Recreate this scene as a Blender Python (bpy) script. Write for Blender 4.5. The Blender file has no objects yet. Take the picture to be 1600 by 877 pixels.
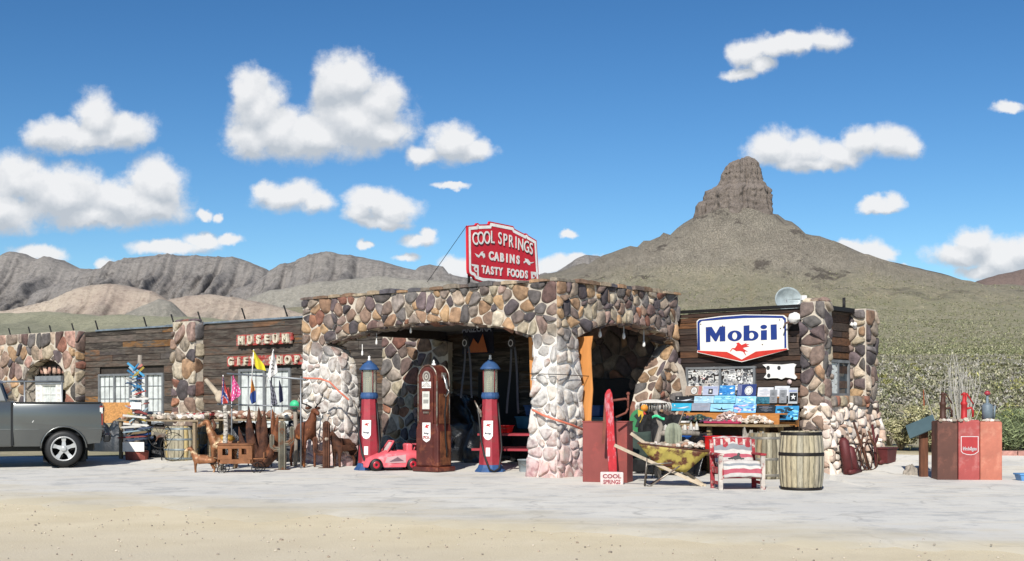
import bpy, math, random
from mathutils import Matrix, Vector, noise, Euler
sc = bpy.context.scene
R = math.radians
# ---------------------------------------------------------------- camera
F, HOR, CH = 1956.0, 626.0, 1.5      # focal length in px of a 1600 px frame, horizon row, eye height
cd = bpy.data.cameras.new('camera'); cam = bpy.data.objects.new('camera', cd); sc.collection.objects.link(cam)
cd.sensor_width = 36; cd.lens = 36*F/1600; cd.shift_y = (HOR-438.5)/1600
cd.clip_start = .1; cd.clip_end = 30000
cam.location = (0, 0, CH); cam.rotation_euler = (R(90), 0, 0); sc.camera = cam
# ---------------------------------------------------------------- light
SAZ, SEL = R(13), R(38)              # sun behind the camera, a little to the left
sdir = Vector((-math.sin(SAZ)*math.cos(SEL), -math.cos(SAZ)*math.cos(SEL), math.sin(SEL)))
sl = bpy.data.lights.new('sun', 'SUN'); sl.energy = 4.8; sl.angle = R(.53); sl.color = (1, .955, .89)
so = bpy.data.objects.new('sun', sl); sc.collection.objects.link(so)
so.rotation_euler = sdir.to_track_quat('Z', 'Y').to_euler()
sc.view_settings.view_transform = 'Standard'; sc.view_settings.look = 'None'
sc.view_settings.gamma = 1; sc.view_settings.exposure = .2
W = bpy.data.worlds.new('World'); sc.world = W; W.use_nodes = True
SKY_STRENGTH = .087
CLOUDS = [(85,205,50,28),(150,186,44,42),(190,205,52,32),(130,214,84,24),
 (30,285,75,46),(100,305,85,48),(190,315,80,42),(245,290,52,44),(230,320,70,34),(0,330,70,40),(150,338,110,22),
 (315,333,14,9),(336,336,10,8),
 (388,148,32,48),(405,175,48,52),(430,205,66,42),(520,135,40,50),(555,130,44,42),(590,165,48,50),(560,190,88,54),(600,205,46,32),(480,215,120,34),(390,215,42,32),
 (700,222,46,32),(740,236,36,20),(662,240,32,15),
 (450,302,50,25),(492,316,30,22),(420,290,24,14),
 (575,312,38,20),(612,325,50,26),(560,330,26,20),(595,343,55,12),
 (655,373,34,12),(672,362,16,11),(635,402,24,8),
 (262,386,66,13),(318,374,34,15),(355,371,24,9),(165,413,18,10),(570,378,12,7),(60,396,42,16),
 (715,412,28,15),(730,430,50,14),
 (1165,88,34,24),(1205,75,44,19),(1245,66,36,17),(1292,62,34,20),(1160,116,34,10),(1190,104,26,14),
 (1205,232,44,32),(1255,240,46,30),(1310,242,52,24),(1350,222,34,26),(1395,222,50,30),(1425,226,24,22),(1265,258,70,12),
 (1360,322,22,14),(1392,320,20,14),(1378,332,26,8),
 (1345,388,50,19),(1385,395,24,17),(1412,414,14,7),(1320,382,24,12),
 (1520,378,44,24),(1500,398,52,22),(1560,402,56,34),(1600,392,44,32),(1540,426,50,14),
 (870,412,42,16),(910,402,34,10),(800,425,80,20),(886,362,18,7),(1577,165,26,8),(710,286,30,6)]
def world_nodes():
    nt = W.node_tree; N = nt.nodes; L = nt.links; N.clear()
    def nd(t, **k):
        n = N.new(t)
        for a, b in k.items(): setattr(n, a, b)
        return n
    def mth(op, a, b=None, c=None):
        n = nd('ShaderNodeMath', operation=op)
        for i, v in enumerate((a, b, c)):
            if v is None: continue
            if isinstance(v, (int, float)): n.inputs[i].default_value = v
            else: L.new(v, n.inputs[i])
        return n.outputs[0]
    sky = nd('ShaderNodeTexSky'); sky.sky_type = 'NISHITA'; sky.sun_disc = False
    sky.sun_elevation = SEL; sky.sun_rotation = R(193); sky.altitude = 900; sky.air_density = 1.0; sky.dust_density = .25; sky.ozone_density = 2.2
    hsv = nd('ShaderNodeHueSaturation'); hsv.inputs['Saturation'].default_value = 1.12; hsv.inputs['Value'].default_value = 1
    tint = nd('ShaderNodeMix', data_type='RGBA', blend_type='MULTIPLY'); tint.inputs['Factor'].default_value = 1; tint.inputs['B'].default_value = (.95, 1.02, 1.04, 1)
    L.new(sky.outputs[0], tint.inputs['A'])
    def scl(v, k):
        n = nd('ShaderNodeVectorMath', operation='SCALE'); L.new(v, n.inputs[0]); n.inputs['Scale'].default_value = k; return n.outputs[0]
    gm = nd('ShaderNodeGamma'); gm.inputs['Gamma'].default_value = 1.3; L.new(scl(tint.outputs['Result'], .15), gm.inputs['Color'])
    L.new(scl(gm.outputs[0], 1/.15), hsv.inputs['Color'])
    tc = nd('ShaderNodeTexCoord'); sp = nd('ShaderNodeSeparateXYZ'); L.new(tc.outputs['Generated'], sp.inputs[0])
    yy = mth('MAXIMUM', sp.outputs[1], .02)
    gx = mth('DIVIDE', sp.outputs[0], yy); gz = mth('DIVIDE', sp.outputs[2], yy)
    cx = nd('ShaderNodeCombineXYZ'); L.new(gx, cx.inputs[0]); L.new(gz, cx.inputs[1])
    P = cx.outputs[0]
    # wispy warp of the coordinates
    nz = nd('ShaderNodeTexNoise'); nz.inputs['Scale'].default_value = 22; nz.inputs['Detail'].default_value = 6; nz.inputs['Roughness'].default_value = .6
    L.new(P, nz.inputs['Vector'])
    sub = nd('ShaderNodeVectorMath', operation='SUBTRACT'); L.new(nz.outputs['Color'], sub.inputs[0]); sub.inputs[1].default_value = (.5, .5, .5)
    wa = nd('ShaderNodeVectorMath', operation='MULTIPLY_ADD'); L.new(sub.outputs[0], wa.inputs[0]); wa.inputs[1].default_value = (.03, .026, 0); L.new(P, wa.inputs[2])
    PW = wa.outputs[0]
    def field(vec):
        cur = None
        for (x, y, rx, ry) in CLOUDS:
            m = nd('ShaderNodeVectorMath', operation='MULTIPLY_ADD')
            L.new(vec, m.inputs[0])
            ix, iy = F/(rx*1.13), F/(ry*1.17)
            m.inputs[1].default_value = (ix, iy, 0)
            m.inputs[2].default_value = (-(x-800)/F*ix, -(HOR-y)/F*iy, 0)
            ln = nd('ShaderNodeVectorMath', operation='LENGTH'); L.new(m.outputs[0], ln.inputs[0])
            cur = ln.outputs['Value'] if cur is None else mth('SMOOTH_MIN', cur, ln.outputs['Value'], .12)
        return mth('SUBTRACT', 1.0, cur)
    def fbm(vec, s, det, off=(0, 0, 0), ro=.6):
        a = nd('ShaderNodeVectorMath', operation='ADD'); L.new(vec, a.inputs[0]); a.inputs[1].default_value = off
        n = nd('ShaderNodeTexNoise'); n.inputs['Scale'].default_value = s; n.inputs['Detail'].default_value = det; n.inputs['Roughness'].default_value = ro
        L.new(a.outputs[0], n.inputs['Vector']); return n.outputs['Fac']
    f = field(PW)
    n1 = fbm(P, 40, 10, ro=.66)
    n2 = fbm(P, 40, 6, (.0015, .007, 0), ro=.6)
    n1b = fbm(P, 40, 6, ro=.6)
    n3 = fbm(P, 9, 3)
    n4 = fbm(P, 12, 5, (.001, .016, 0)); n5 = fbm(P, 12, 5)
    dens = mth('ADD', f, mth('MULTIPLY', mth('SUBTRACT', n1, .5), 1.05))
    mr = nd('ShaderNodeMapRange', interpolation_type='SMOOTHSTEP'); L.new(dens, mr.inputs[0])
    mr.inputs[1].default_value = -.08; mr.inputs[2].default_value = .5
    alpha = mr.outputs[0]
    # lit from above: bright where density falls off upward
    rel = mth('ADD', mth('MULTIPLY', mth('SUBTRACT', n1b, n2), 1.0), mth('MULTIPLY', mth('SUBTRACT', n5, n4), 1.8))
    up = nd('ShaderNodeVectorMath', operation='ADD'); L.new(PW, up.inputs[0]); up.inputs[1].default_value = (-.001, .012, 0)
    f2 = field(up.outputs[0])
    g = mth('SUBTRACT', f, f2)
    sh = mth('ADD', mth('MULTIPLY', g, 1.5), rel)
    sh = mth('ADD', sh, mth('MULTIPLY', f, -.12))
    sh = mth('ADD', sh, .56)
    cl = nd('ShaderNodeClamp'); L.new(sh, cl.inputs[0])
    rampc = nd('ShaderNodeMix', data_type='RGBA')
    L.new(cl.outputs[0], rampc.inputs['Factor']); rampc.inputs['A'].default_value = (5.3, 5.75, 6.3, 1); rampc.inputs['B'].default_value = (8.9, 8.95, 9.05, 1)
    front = nd('ShaderNodeMath', operation='GREATER_THAN'); L.new(sp.outputs[1], front.inputs[0]); front.inputs[1].default_value = .15
    a2 = mth('MULTIPLY', mth('MULTIPLY', alpha, front.outputs[0]), .97)
    mx = nd('ShaderNodeMix', data_type='RGBA'); L.new(a2, mx.inputs['Factor']); L.new(hsv.outputs[0], mx.inputs['A']); L.new(rampc.outputs['Result'], mx.inputs['B'])
    bg = nd('ShaderNodeBackground'); bg.inputs['Strength'].default_value = SKY_STRENGTH
    L.new(mx.outputs['Result'], bg.inputs['Color'])
    out = nd('ShaderNodeOutputWorld'); L.new(bg.outputs[0], out.inputs['Surface'])
world_nodes()
sc.cycles.max_bounces = 6; sc.cycles.diffuse_bounces = 3; sc.cycles.glossy_bounces = 3; sc.cycles.transparent_max_bounces = 6
sc.cycles.use_denoising = True
random.seed(7)
U = random.uniform
# ---------------------------------------------------------------- materials
def c(h, k=1.0):
    h = h.lstrip('#'); o = []
    for i in (0, 2, 4):
        v = int(h[i:i+2], 16)/255
        v = v/12.92 if v <= .04045 else ((v+.055)/1.055)**2.4
        o.append(min(1, v*k))
    return (o[0], o[1], o[2], 1)
_m = {}
def mat(name, col=None, rough=.8, metal=0, var=.3, scale=5, bump=.15, bscale=40, col2=None, c2amt=.5, c2scale=3, stretch=None, alpha=None, coat=0, bdist=.01, spec=None):
    """Procedural principled material. col None -> the mesh's own 'Col' attribute."""
    if name in _m: return _m[name]
    m = bpy.data.materials.new(name); m.use_nodes = True; nt = m.node_tree; N = nt.nodes; L = nt.links
    b = N['Principled BSDF']; b.inputs['Roughness'].default_value = rough; b.inputs['Metallic'].default_value = metal
    if spec is not None: b.inputs['Specular IOR Level'].default_value = spec
    if coat: b.inputs['Coat Weight'].default_value = coat; b.inputs['Coat Roughness'].default_value = .12
    if alpha: b.inputs['Alpha'].default_value = alpha
    tc = N.new('ShaderNodeTexCoord'); vec = tc.outputs['Object']
    if stretch:
        mp = N.new('ShaderNodeMapping'); L.new(vec, mp.inputs[0]); mp.inputs['Scale'].default_value = stretch; vec = mp.outputs[0]
    if col is None:
        a = N.new('ShaderNodeAttribute'); a.attribute_name = 'Col'; cur = a.outputs['Color']
    else:
        rg = N.new('ShaderNodeRGB'); rg.outputs[0].default_value = col; cur = rg.outputs[0]
    def noi(s, d=5, r=.6):
        n = N.new('ShaderNodeTexNoise'); n.inputs['Scale'].default_value = s; n.inputs['Detail'].default_value = d; n.inputs['Roughness'].default_value = r
        L.new(vec, n.inputs['Vector']); return n.outputs['Fac']
    if col2 is not None:
        mr = N.new('ShaderNodeMapRange'); L.new(noi(c2scale, 8, .65), mr.inputs[0])
        t = .5 + (.5-c2amt)*.4
        mr.inputs[1].default_value = t-.05; mr.inputs[2].default_value = t+.05
        x = N.new('ShaderNodeMix'); x.data_type = 'RGBA'; L.new(mr.outputs[0], x.inputs['Factor']); L.new(cur, x.inputs['A']); x.inputs['B'].default_value = col2
        cur = x.outputs['Result']
    if var:
        mr = N.new('ShaderNodeMapRange'); L.new(noi(scale), mr.inputs[0]); mr.inputs[1].default_value = .3; mr.inputs[2].default_value = .7
        mr.inputs[3].default_value = 1-var; mr.inputs[4].default_value = 1+var
        x = N.new('ShaderNodeVectorMath'); x.operation = 'SCALE'; L.new(cur, x.inputs[0]); L.new(mr.outputs[0], x.inputs['Scale']); cur = x.outputs[0]
    L.new(cur, b.inputs['Base Color'])
    if bump:
        bp = N.new('ShaderNodeBump'); bp.inputs['Strength'].default_value = bump; bp.inputs['Distance'].default_value = bdist
        L.new(noi(bscale, 6), bp.inputs['Height']); L.new(bp.outputs[0], b.inputs['Normal'])
    _m[name] = m; return m
def zmix(m, z0, z1, color, nscale=3, amt=.9, zn=.5):
    """real stain / paint below a height, ragged edge, world space"""
    nt = m.node_tree; N = nt.nodes; L = nt.links; b = N['Principled BSDF']
    src = b.inputs['Base Color'].links[0].from_socket
    g = N.new('ShaderNodeNewGeometry'); s = N.new('ShaderNodeSeparateXYZ'); L.new(g.outputs['Position'], s.inputs[0])
    n = N.new('ShaderNodeTexNoise'); n.inputs['Scale'].default_value = nscale; n.inputs['Detail'].default_value = 6; L.new(g.outputs['Position'], n.inputs['Vector'])
    a = N.new('ShaderNodeMath'); a.operation = 'MULTIPLY_ADD'; L.new(n.outputs['Fac'], a.inputs[0]); a.inputs[1].default_value = zn*2; L.new(s.outputs[2], a.inputs[2])
    mr = N.new('ShaderNodeMapRange'); L.new(a.outputs[0], mr.inputs[0]); mr.inputs[1].default_value = z0+zn; mr.inputs[2].default_value = z1+zn
    mr.inputs[3].default_value = amt; mr.inputs[4].default_value = 0
    n2 = N.new('ShaderNodeTexNoise'); n2.inputs['Scale'].default_value = nscale*4; n2.inputs['Detail'].default_value = 8; L.new(g.outputs['Position'], n2.inputs['Vector'])
    m2 = N.new('ShaderNodeMapRange'); L.new(n2.outputs['Fac'], m2.inputs[0]); m2.inputs[1].default_value = .36; m2.inputs[2].default_value = .56; m2.inputs[3].default_value = .35; m2.inputs[4].default_value = 1
    mu = N.new('ShaderNodeMath'); mu.operation = 'MULTIPLY'; L.new(mr.outputs[0], mu.inputs[0]); L.new(m2.outputs[0], mu.inputs[1])
    x = N.new('ShaderNodeMix'); x.data_type = 'RGBA'; L.new(mu.outputs[0], x.inputs['Factor']); L.new(src, x.inputs['A']); x.inputs['B'].default_value = color
    L.new(x.outputs['Result'], b.inputs['Base Color'])
# ---------------------------------------------------------------- mesh builder
class MB:
    def __init__(s, T=None): s.v = []; s.f = []; s.c = []; s.T = T or Matrix(); s.col = (1, 1, 1, 1); s.sm = []
    def add(s, vs, fs, col=None, smooth=False):
        o = len(s.v); T = s.T
        s.v += [tuple(T @ Vector(p)) for p in vs]; s.f += [tuple(i+o for i in f) for f in fs]
        s.c += [col or s.col]*len(fs); s.sm += [smooth]*len(fs); return s
    def box(s, cx, cy, cz, sx, sy, sz, col=None, rot=None):
        M = Matrix.Translation((cx, cy, cz)) @ (Euler(rot).to_matrix().to_4x4() if rot else Matrix())
        vs = [tuple(M @ Vector((x*sx/2, y*sy/2, z*sz/2))) for x in (-1, 1) for y in (-1, 1) for z in (-1, 1)]
        return s.add(vs, [(0, 1, 3, 2), (4, 6, 7, 5), (0, 4, 5, 1), (2, 3, 7, 6), (0, 2, 6, 4), (1, 5, 7, 3)], col)
    def bar(s, a, b, w, h=None, col=None):
        """square bar from a to b"""
        return s.tube([a, b], w/2*1.414, 4, col, smooth=False, h=h)
    def tube(s, pts, r, n=8, col=None, smooth=True, h=None, cap=True):
        pts = [Vector(p) for p in pts]; rs = r if isinstance(r, (list, tuple)) else [r]*len(pts)
        vs = []; fs = []; up = None
        for i, p in enumerate(pts):
            d = (pts[min(i+1, len(pts)-1)] - pts[max(i-1, 0)])
            if d.length < 1e-9: d = Vector((0, 0, 1))
            d.normalize()
            if up is None:
                up = Vector((0, 0, 1)) if abs(d.z) < .9 else Vector((1, 0, 0))
            a = d.cross(up)
            if a.length < 1e-6: a = d.orthogonal()
            a.normalize(); b = a.cross(d).normalized(); up = b
            for k in range(n):
                t = 2*math.pi*(k+.5)/n
                vs.append(tuple(p + (a*math.cos(t) + b*math.sin(t))*rs[i]))
        m = len(pts)
        for i in range(m-1):
            for k in range(n):
                fs.append((i*n+k, i*n+(k+1) % n, (i+1)*n+(k+1) % n, (i+1)*n+k))
        if cap: fs.append(tuple(range(n))[::-1]); fs.append(tuple((m-1)*n+k for k in range(n)))
        return s.add(vs, fs, col, smooth)
    def lathe(s, prof, n=20, at=(0, 0, 0), col=None, smooth=True, axis='z', cap=True, ph=0):
        vs = []; fs = []
        for (r, z) in prof:
            for k in range(n):
                t = 2*math.pi*k/n+ph; x, y = r*math.cos(t), r*math.sin(t)
                q = (x, y, z) if axis == 'z' else ((x, z, y) if axis == 'y' else (z, x, y))
                vs.append((q[0]+at[0], q[1]+at[1], q[2]+at[2]))
        m = len(prof)
        for i in range(m-1):
            for k in range(n): fs.append((i*n+k, i*n+(k+1) % n, (i+1)*n+(k+1) % n, (i+1)*n+k))
        if cap: fs.append(tuple(range(n))[::-1]); fs.append(tuple((m-1)*n+k for k in range(n)))
        return s.add(vs, fs, col, smooth)
    def ball(s, at, r, n=12, m=8, col=None, jit=0):
        r = r if isinstance(r, (list, tuple)) else (r, r, r); vs = []; fs = []
        for i in range(m+1):
            a = math.pi*i/m
            for k in range(n):
                t = 2*math.pi*k/n; j = 1+U(-jit, jit)
                vs.append((at[0]+r[0]*math.sin(a)*math.cos(t)*j, at[1]+r[1]*math.sin(a)*math.sin(t)*j, at[2]+r[2]*math.cos(a)*j))
        for i in range(m):
            for k in range(n): fs.append((i*n+k, (i+1)*n+k, (i+1)*n+(k+1) % n, i*n+(k+1) % n))
        return s.add(vs, fs, col, jit == 0)
    def prism(s, poly, d0, d1, fr=None, col=None, smooth=False):
        """poly in (a,b), extruded d0..d1 ; fr(a,b,d)->xyz ; default a=x b=z d=y"""
        fr = fr or (lambda a, b, d: (a, d, b)); n = len(poly)
        vs = [fr(a, b, d0) for a, b in poly] + [fr(a, b, d1) for a, b in poly]
        fs = [tuple(range(n)), tuple(range(2*n-1, n-1, -1))] + [(i, i+n, (i+1) % n+n, (i+1) % n) for i in range(n)]
        return s.add(vs, fs, col, smooth)
    def grid(s, fn, nu, nv, col=None, smooth=True, colfn=None):
        vs = [fn(i/nu, j/nv) for i in range(nu+1) for j in range(nv+1)]
        fs = [(i*(nv+1)+j, (i+1)*(nv+1)+j, (i+1)*(nv+1)+j+1, i*(nv+1)+j+1) for i in range(nu) for j in range(nv)]
        o = len(s.c); s.add(vs, fs, col, smooth)
        if colfn:
            k = o
            for i in range(nu):
                for j in range(nv): s.c[k] = colfn((i+.5)/nu, (j+.5)/nv); k += 1
        return s
    def build(s, name, m, parent=None, bevel=0, sub=0, loc=None, rz=0, solid=0, tri=False, fixn=True):
        me = bpy.data.meshes.new(name); me.from_pydata(s.v, [], s.f)
        a = me.color_attributes.new('Col', 'FLOAT_COLOR', 'CORNER'); buf = []
        for f, cc in zip(s.f, s.c): buf += list(cc)*len(f)
        a.data.foreach_set('color', buf)
        me.polygons.foreach_set('use_smooth', s.sm); me.update()
        if fixn:
            import bmesh
            bm = bmesh.new(); bm.from_mesh(me); bmesh.ops.recalc_face_normals(bm, faces=bm.faces); bm.to_mesh(me); bm.free()
        for x in (m if isinstance(m, (list, tuple)) else [m]): me.materials.append(x)
        o = bpy.data.objects.new(name, me); sc.collection.objects.link(o)
        if parent: o.parent = parent
        if loc is not None: o.location = loc
        o.rotation_euler.z = rz
        if solid: md = o.modifiers.new('s', 'SOLIDIFY'); md.thickness = solid; md.offset = 0
        if bevel: md = o.modifiers.new('b', 'BEVEL'); md.width = bevel; md.segments = 2; md.limit_method = 'ANGLE'; md.angle_limit = R(35)
        if sub: md = o.modifiers.new('u', 'SUBSURF'); md.levels = sub; md.render_levels = sub
        return o
def thing(name, label, cat, loc, rz=0, group=None):
    o = bpy.data.objects.new(name, None); sc.collection.objects.link(o); o.empty_display_size = .2
    o.location = loc; o.rotation_euler.z = rz; return tag(o, label, cat, group)
def tag(o, label, cat, group=None):
    o['label'] = label; o['category'] = cat
    if group: o['group'] = group
    return o
def kind(o, k): o['kind'] = k; return o
def copy_thing(o, loc, rz, label=None):
    r = o.copy(); sc.collection.objects.link(r); r.location = loc; r.rotation_euler.z = rz
    if label: r['label'] = label
    for ch in list(o.children):
        k = ch.copy(); sc.collection.objects.link(k); k.parent = r
        for g in list(ch.children):
            q = g.copy(); sc.collection.objects.link(q); q.parent = k
    return r
def skin(name, pts, edges, m, parent=None, sub=1, loc=None, rz=0):
    """one continuous surface grown round a skeleton; pts: (x,y,z,r[,r2])"""
    me = bpy.data.meshes.new(name); me.from_pydata([p[:3] for p in pts], edges, [])
    o = bpy.data.objects.new(name, me); sc.collection.objects.link(o)
    o.modifiers.new('k', 'SKIN'); 
    if not me.skin_vertices: 
        bpy.context.view_layer.objects.active = o
    for i, p in enumerate(pts):
        sv = me.skin_vertices[0].data[i]; sv.radius = (p[3], p[4] if len(p) > 4 else p[3]); sv.use_root = (i == 0)
    md = o.modifiers.new('u', 'SUBSURF'); md.levels = sub; md.render_levels = sub
    dg = bpy.context.evaluated_depsgraph_get(); dg.update()
    nm = bpy.data.meshes.new_from_object(o.evaluated_get(dg)); bpy.data.objects.remove(o)
    for p in nm.polygons: p.use_smooth = True
    nm.materials.clear(); nm.materials.append(m)
    o = bpy.data.objects.new(name, nm); sc.collection.objects.link(o)
    if parent: o.parent = parent
    if loc is not None: o.location = loc
    o.rotation_euler.z = rz
    return o
def text_mesh(mb, txt, fr, h, sx=1.0, bold=.0, depth=.004, col=None, spacing=1.0):
    """text outlines turned to mesh; fr(a,b,d) places it; origin = centre; h = cap height"""
    cu = bpy.data.curves.new('t', 'FONT'); cu.body = txt; cu.size = 1; cu.align_x = 'CENTER'; cu.offset = bold; cu.space_character = spacing
    cu.extrude = .5; cu.resolution_u = 5
    o = bpy.data.objects.new('t', cu); sc.collection.objects.link(o)
    dg = bpy.context.evaluated_depsgraph_get(); dg.update()
    me = bpy.data.meshes.new_from_object(o.evaluated_get(dg))
    k = h/.7
    vs = [fr(v.co.x*k*sx, (v.co.y-.35)*k, -v.co.z*depth) for v in me.vertices]
    mb.add(vs, [tuple(p.vertices) for p in me.polygons], col)
    bpy.data.objects.remove(o); bpy.data.curves.remove(cu); bpy.data.meshes.remove(me)
# ---------------------------------------------------------------- geometry of the place
def lerp(a, b, t): return a+(b-a)*t
def clamp(t, a=0., b=1.): return max(a, min(b, t))
def sm(t): t = clamp(t); return t*t*(3-2*t)
def interp(tab, x):
    if x <= tab[0][0]: return tab[0][1]
    for (a, b), (a2, b2) in zip(tab, tab[1:]):
        if x <= a2: return b+(b2-b)*(x-a)/(a2-a)
    return tab[-1][1]
BUT = (394., 2200.)
HB = [(0,330),(70,331),(128,296),(173,278),(246,249),(324,223),(413,205),(500,190),(672,168),(800,154),(1000,136),(1215,118),(1600,94),(2000,74),(2400,54),(2800,38),(3200,25),(3560,17),(3900,9),(4160,4.3),(4280,2.2),(4400,.25)]
def Gn(X, Y):
    r = sm((X-3)/3.5)
    return .15*sm((Y-26.5)/5)*(1-r) + clamp((Y-24.7)*.13, 0, .36)*r
def T(X, Y):
    near = Gn(X, Y)
    if Y < 28.5: return near
    dyb = Y-BUT[1]; r = math.hypot(X-BUT[0], dyb*(1+sm((-dyb-30)/170) if dyb < 0 else 1)); far = interp(HB, r)
    if r < 1500 and r > 60:
        a = math.atan2(Y-BUT[1], X-BUT[0])
        w = sm((r-60)/60)*sm((1500-r)/700)
        g = noise.fractal(Vector((a*9, r/420, 3)), 1, 2, 4)
        far += w*g*2.5*sm((r-150)/300) + w*noise.fractal(Vector((X/60, Y/60, 1)), 1, 2, 5)*2.2
        gl = 1-abs(noise.noise(Vector((a*14+r/500, r/900, 7))))*2
        far -= sm((gl-.55)/.45)*w*9
    far += noise.noise(Vector((X/18, Y/18, 0)))*.25*sm((Y-32)/30)
    return lerp(near, max(far, .3), sm((Y-28.5)/26))
def Pg(px, py):
    """ground point seen at a photo pixel"""
    Y = CH*F/(py-HOR)
    for _ in range(30):
        X = (px-800)/F*Y; Y = Y*.5 + .5*(CH-Gn(X, Y))*F/(py-HOR)
    X = (px-800)/F*Y
    return Vector((X, Y, Gn(X, Y)))
def Pz(px, py, Y): return Vector(((px-800)/F*Y, Y, CH+(HOR-py)/F*Y))
BA = R(39.7); CX, CY = .859, 24.05; cB, sB = math.cos(BA), math.sin(BA); BYAW = -BA
def BL(x, y, z=0): return Vector((CX+cB*x+sB*y, CY-sB*x+cB*y, z))
def toB(p): return ((p[0]-CX)*cB-(p[1]-CY)*sB, (p[0]-CX)*sB+(p[1]-CY)*cB)
def Wy(px, py, v):
    """photo pixel -> (x,z) on the building plane y=v"""
    k = (px-800)/F; ax, ay = CX+sB*v, CY+cB*v
    x = (k*ay-ax)/(cB+k*sB); Y = ay-sB*x
    return (x, CH+(HOR-py)/F*Y)
def Wx(px, py, u):
    """photo pixel -> (y,z) on the building plane x=u"""
    k = (px-800)/F; ax, ay = CX+cB*u, CY-sB*u
    y = (k*ay-ax)/(sB-k*cB); Y = ay+cB*y
    return (y, CH+(HOR-py)/F*Y)
def inpoly(p, poly):
    x, y = p; r = False; n = len(poly)
    for i in range(n):
        x1, y1 = poly[i]; x2, y2 = poly[(i+1) % n]
        if (y1 > y) != (y2 > y) and x < (x2-x1)*(y-y1)/(y2-y1)+x1: r = not r
    return r
# ---------------------------------------------------------------- ground materials
def G_(m):
    nt = m.node_tree; N = nt.nodes; L = nt.links
    class g: pass
    g.N, g.L, g.b = N, L, N['Principled BSDF']
    geo = N.new('ShaderNodeNewGeometry'); g.pos = geo.outputs['Position']; g.nrm = geo.outputs['Normal']
    def math_(op, a, b=None, cc=None):
        n = N.new('ShaderNodeMath'); n.operation = op
        for i, v in enumerate((a, b, cc)):
            if v is None: continue
            if isinstance(v, (int, float)): n.inputs[i].default_value = v
            else: L.new(v, n.inputs[i])
        return n.outputs[0]
    def noi(s, d=6, r=.6, vec=None, st=None):
        v = vec or g.pos
        if st: mp = N.new('ShaderNodeMapping'); L.new(v, mp.inputs[0]); mp.inputs['Scale'].default_value = st; v = mp.outputs[0]
        n = N.new('ShaderNodeTexNoise'); n.inputs['Scale'].default_value = s; n.inputs['Detail'].default_value = d; n.inputs['Roughness'].default_value = r; L.new(v, n.inputs['Vector']); return n.outputs['Fac']
    def mr(v, a, b, c0=0, d0=1):
        n = N.new('ShaderNodeMapRange'); L.new(v, n.inputs[0])
        for i, q in enumerate((a, b, c0, d0)): n.inputs[i+1].default_value = q
        return n.outputs[0]
    def mix(f, a, b):
        x = N.new('ShaderNodeMix'); x.data_type = 'RGBA'
        for key, v in (('Factor', f), ('A', a), ('B', b)):
            if isinstance(v, (tuple, int, float)): x.inputs[key].default_value = v
            else: L.new(v, x.inputs[key])
        return x.outputs['Result']
    def vor(s, feat='F1', vec=None, rnd=1):
        n = N.new('ShaderNodeTexVoronoi'); n.feature = feat; n.inputs['Scale'].default_value = s; n.inputs['Randomness'].default_value = rnd; L.new(vec or g.pos, n.inputs['Vector']); return n
    def bump(h, st, d, prev=None):
        n = N.new('ShaderNodeBump'); n.inputs['Strength'].default_value = st; n.inputs['Distance'].default_value = d; L.new(h, n.inputs['Height'])
        if prev: L.new(prev, n.inputs['Normal'])
        return n.outputs[0]
    g.math, g.noi, g.mr, g.mix, g.vor, g.bump = math_, noi, mr, mix, vor, bump
    return g
def newm(name, rough=.95):
    m = bpy.data.materials.new(name); m.use_nodes = True; m.node_tree.nodes['Principled BSDF'].inputs['Roughness'].default_value = rough
    m.node_tree.nodes['Principled BSDF'].inputs['Specular IOR Level'].default_value = .25
    return m
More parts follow.
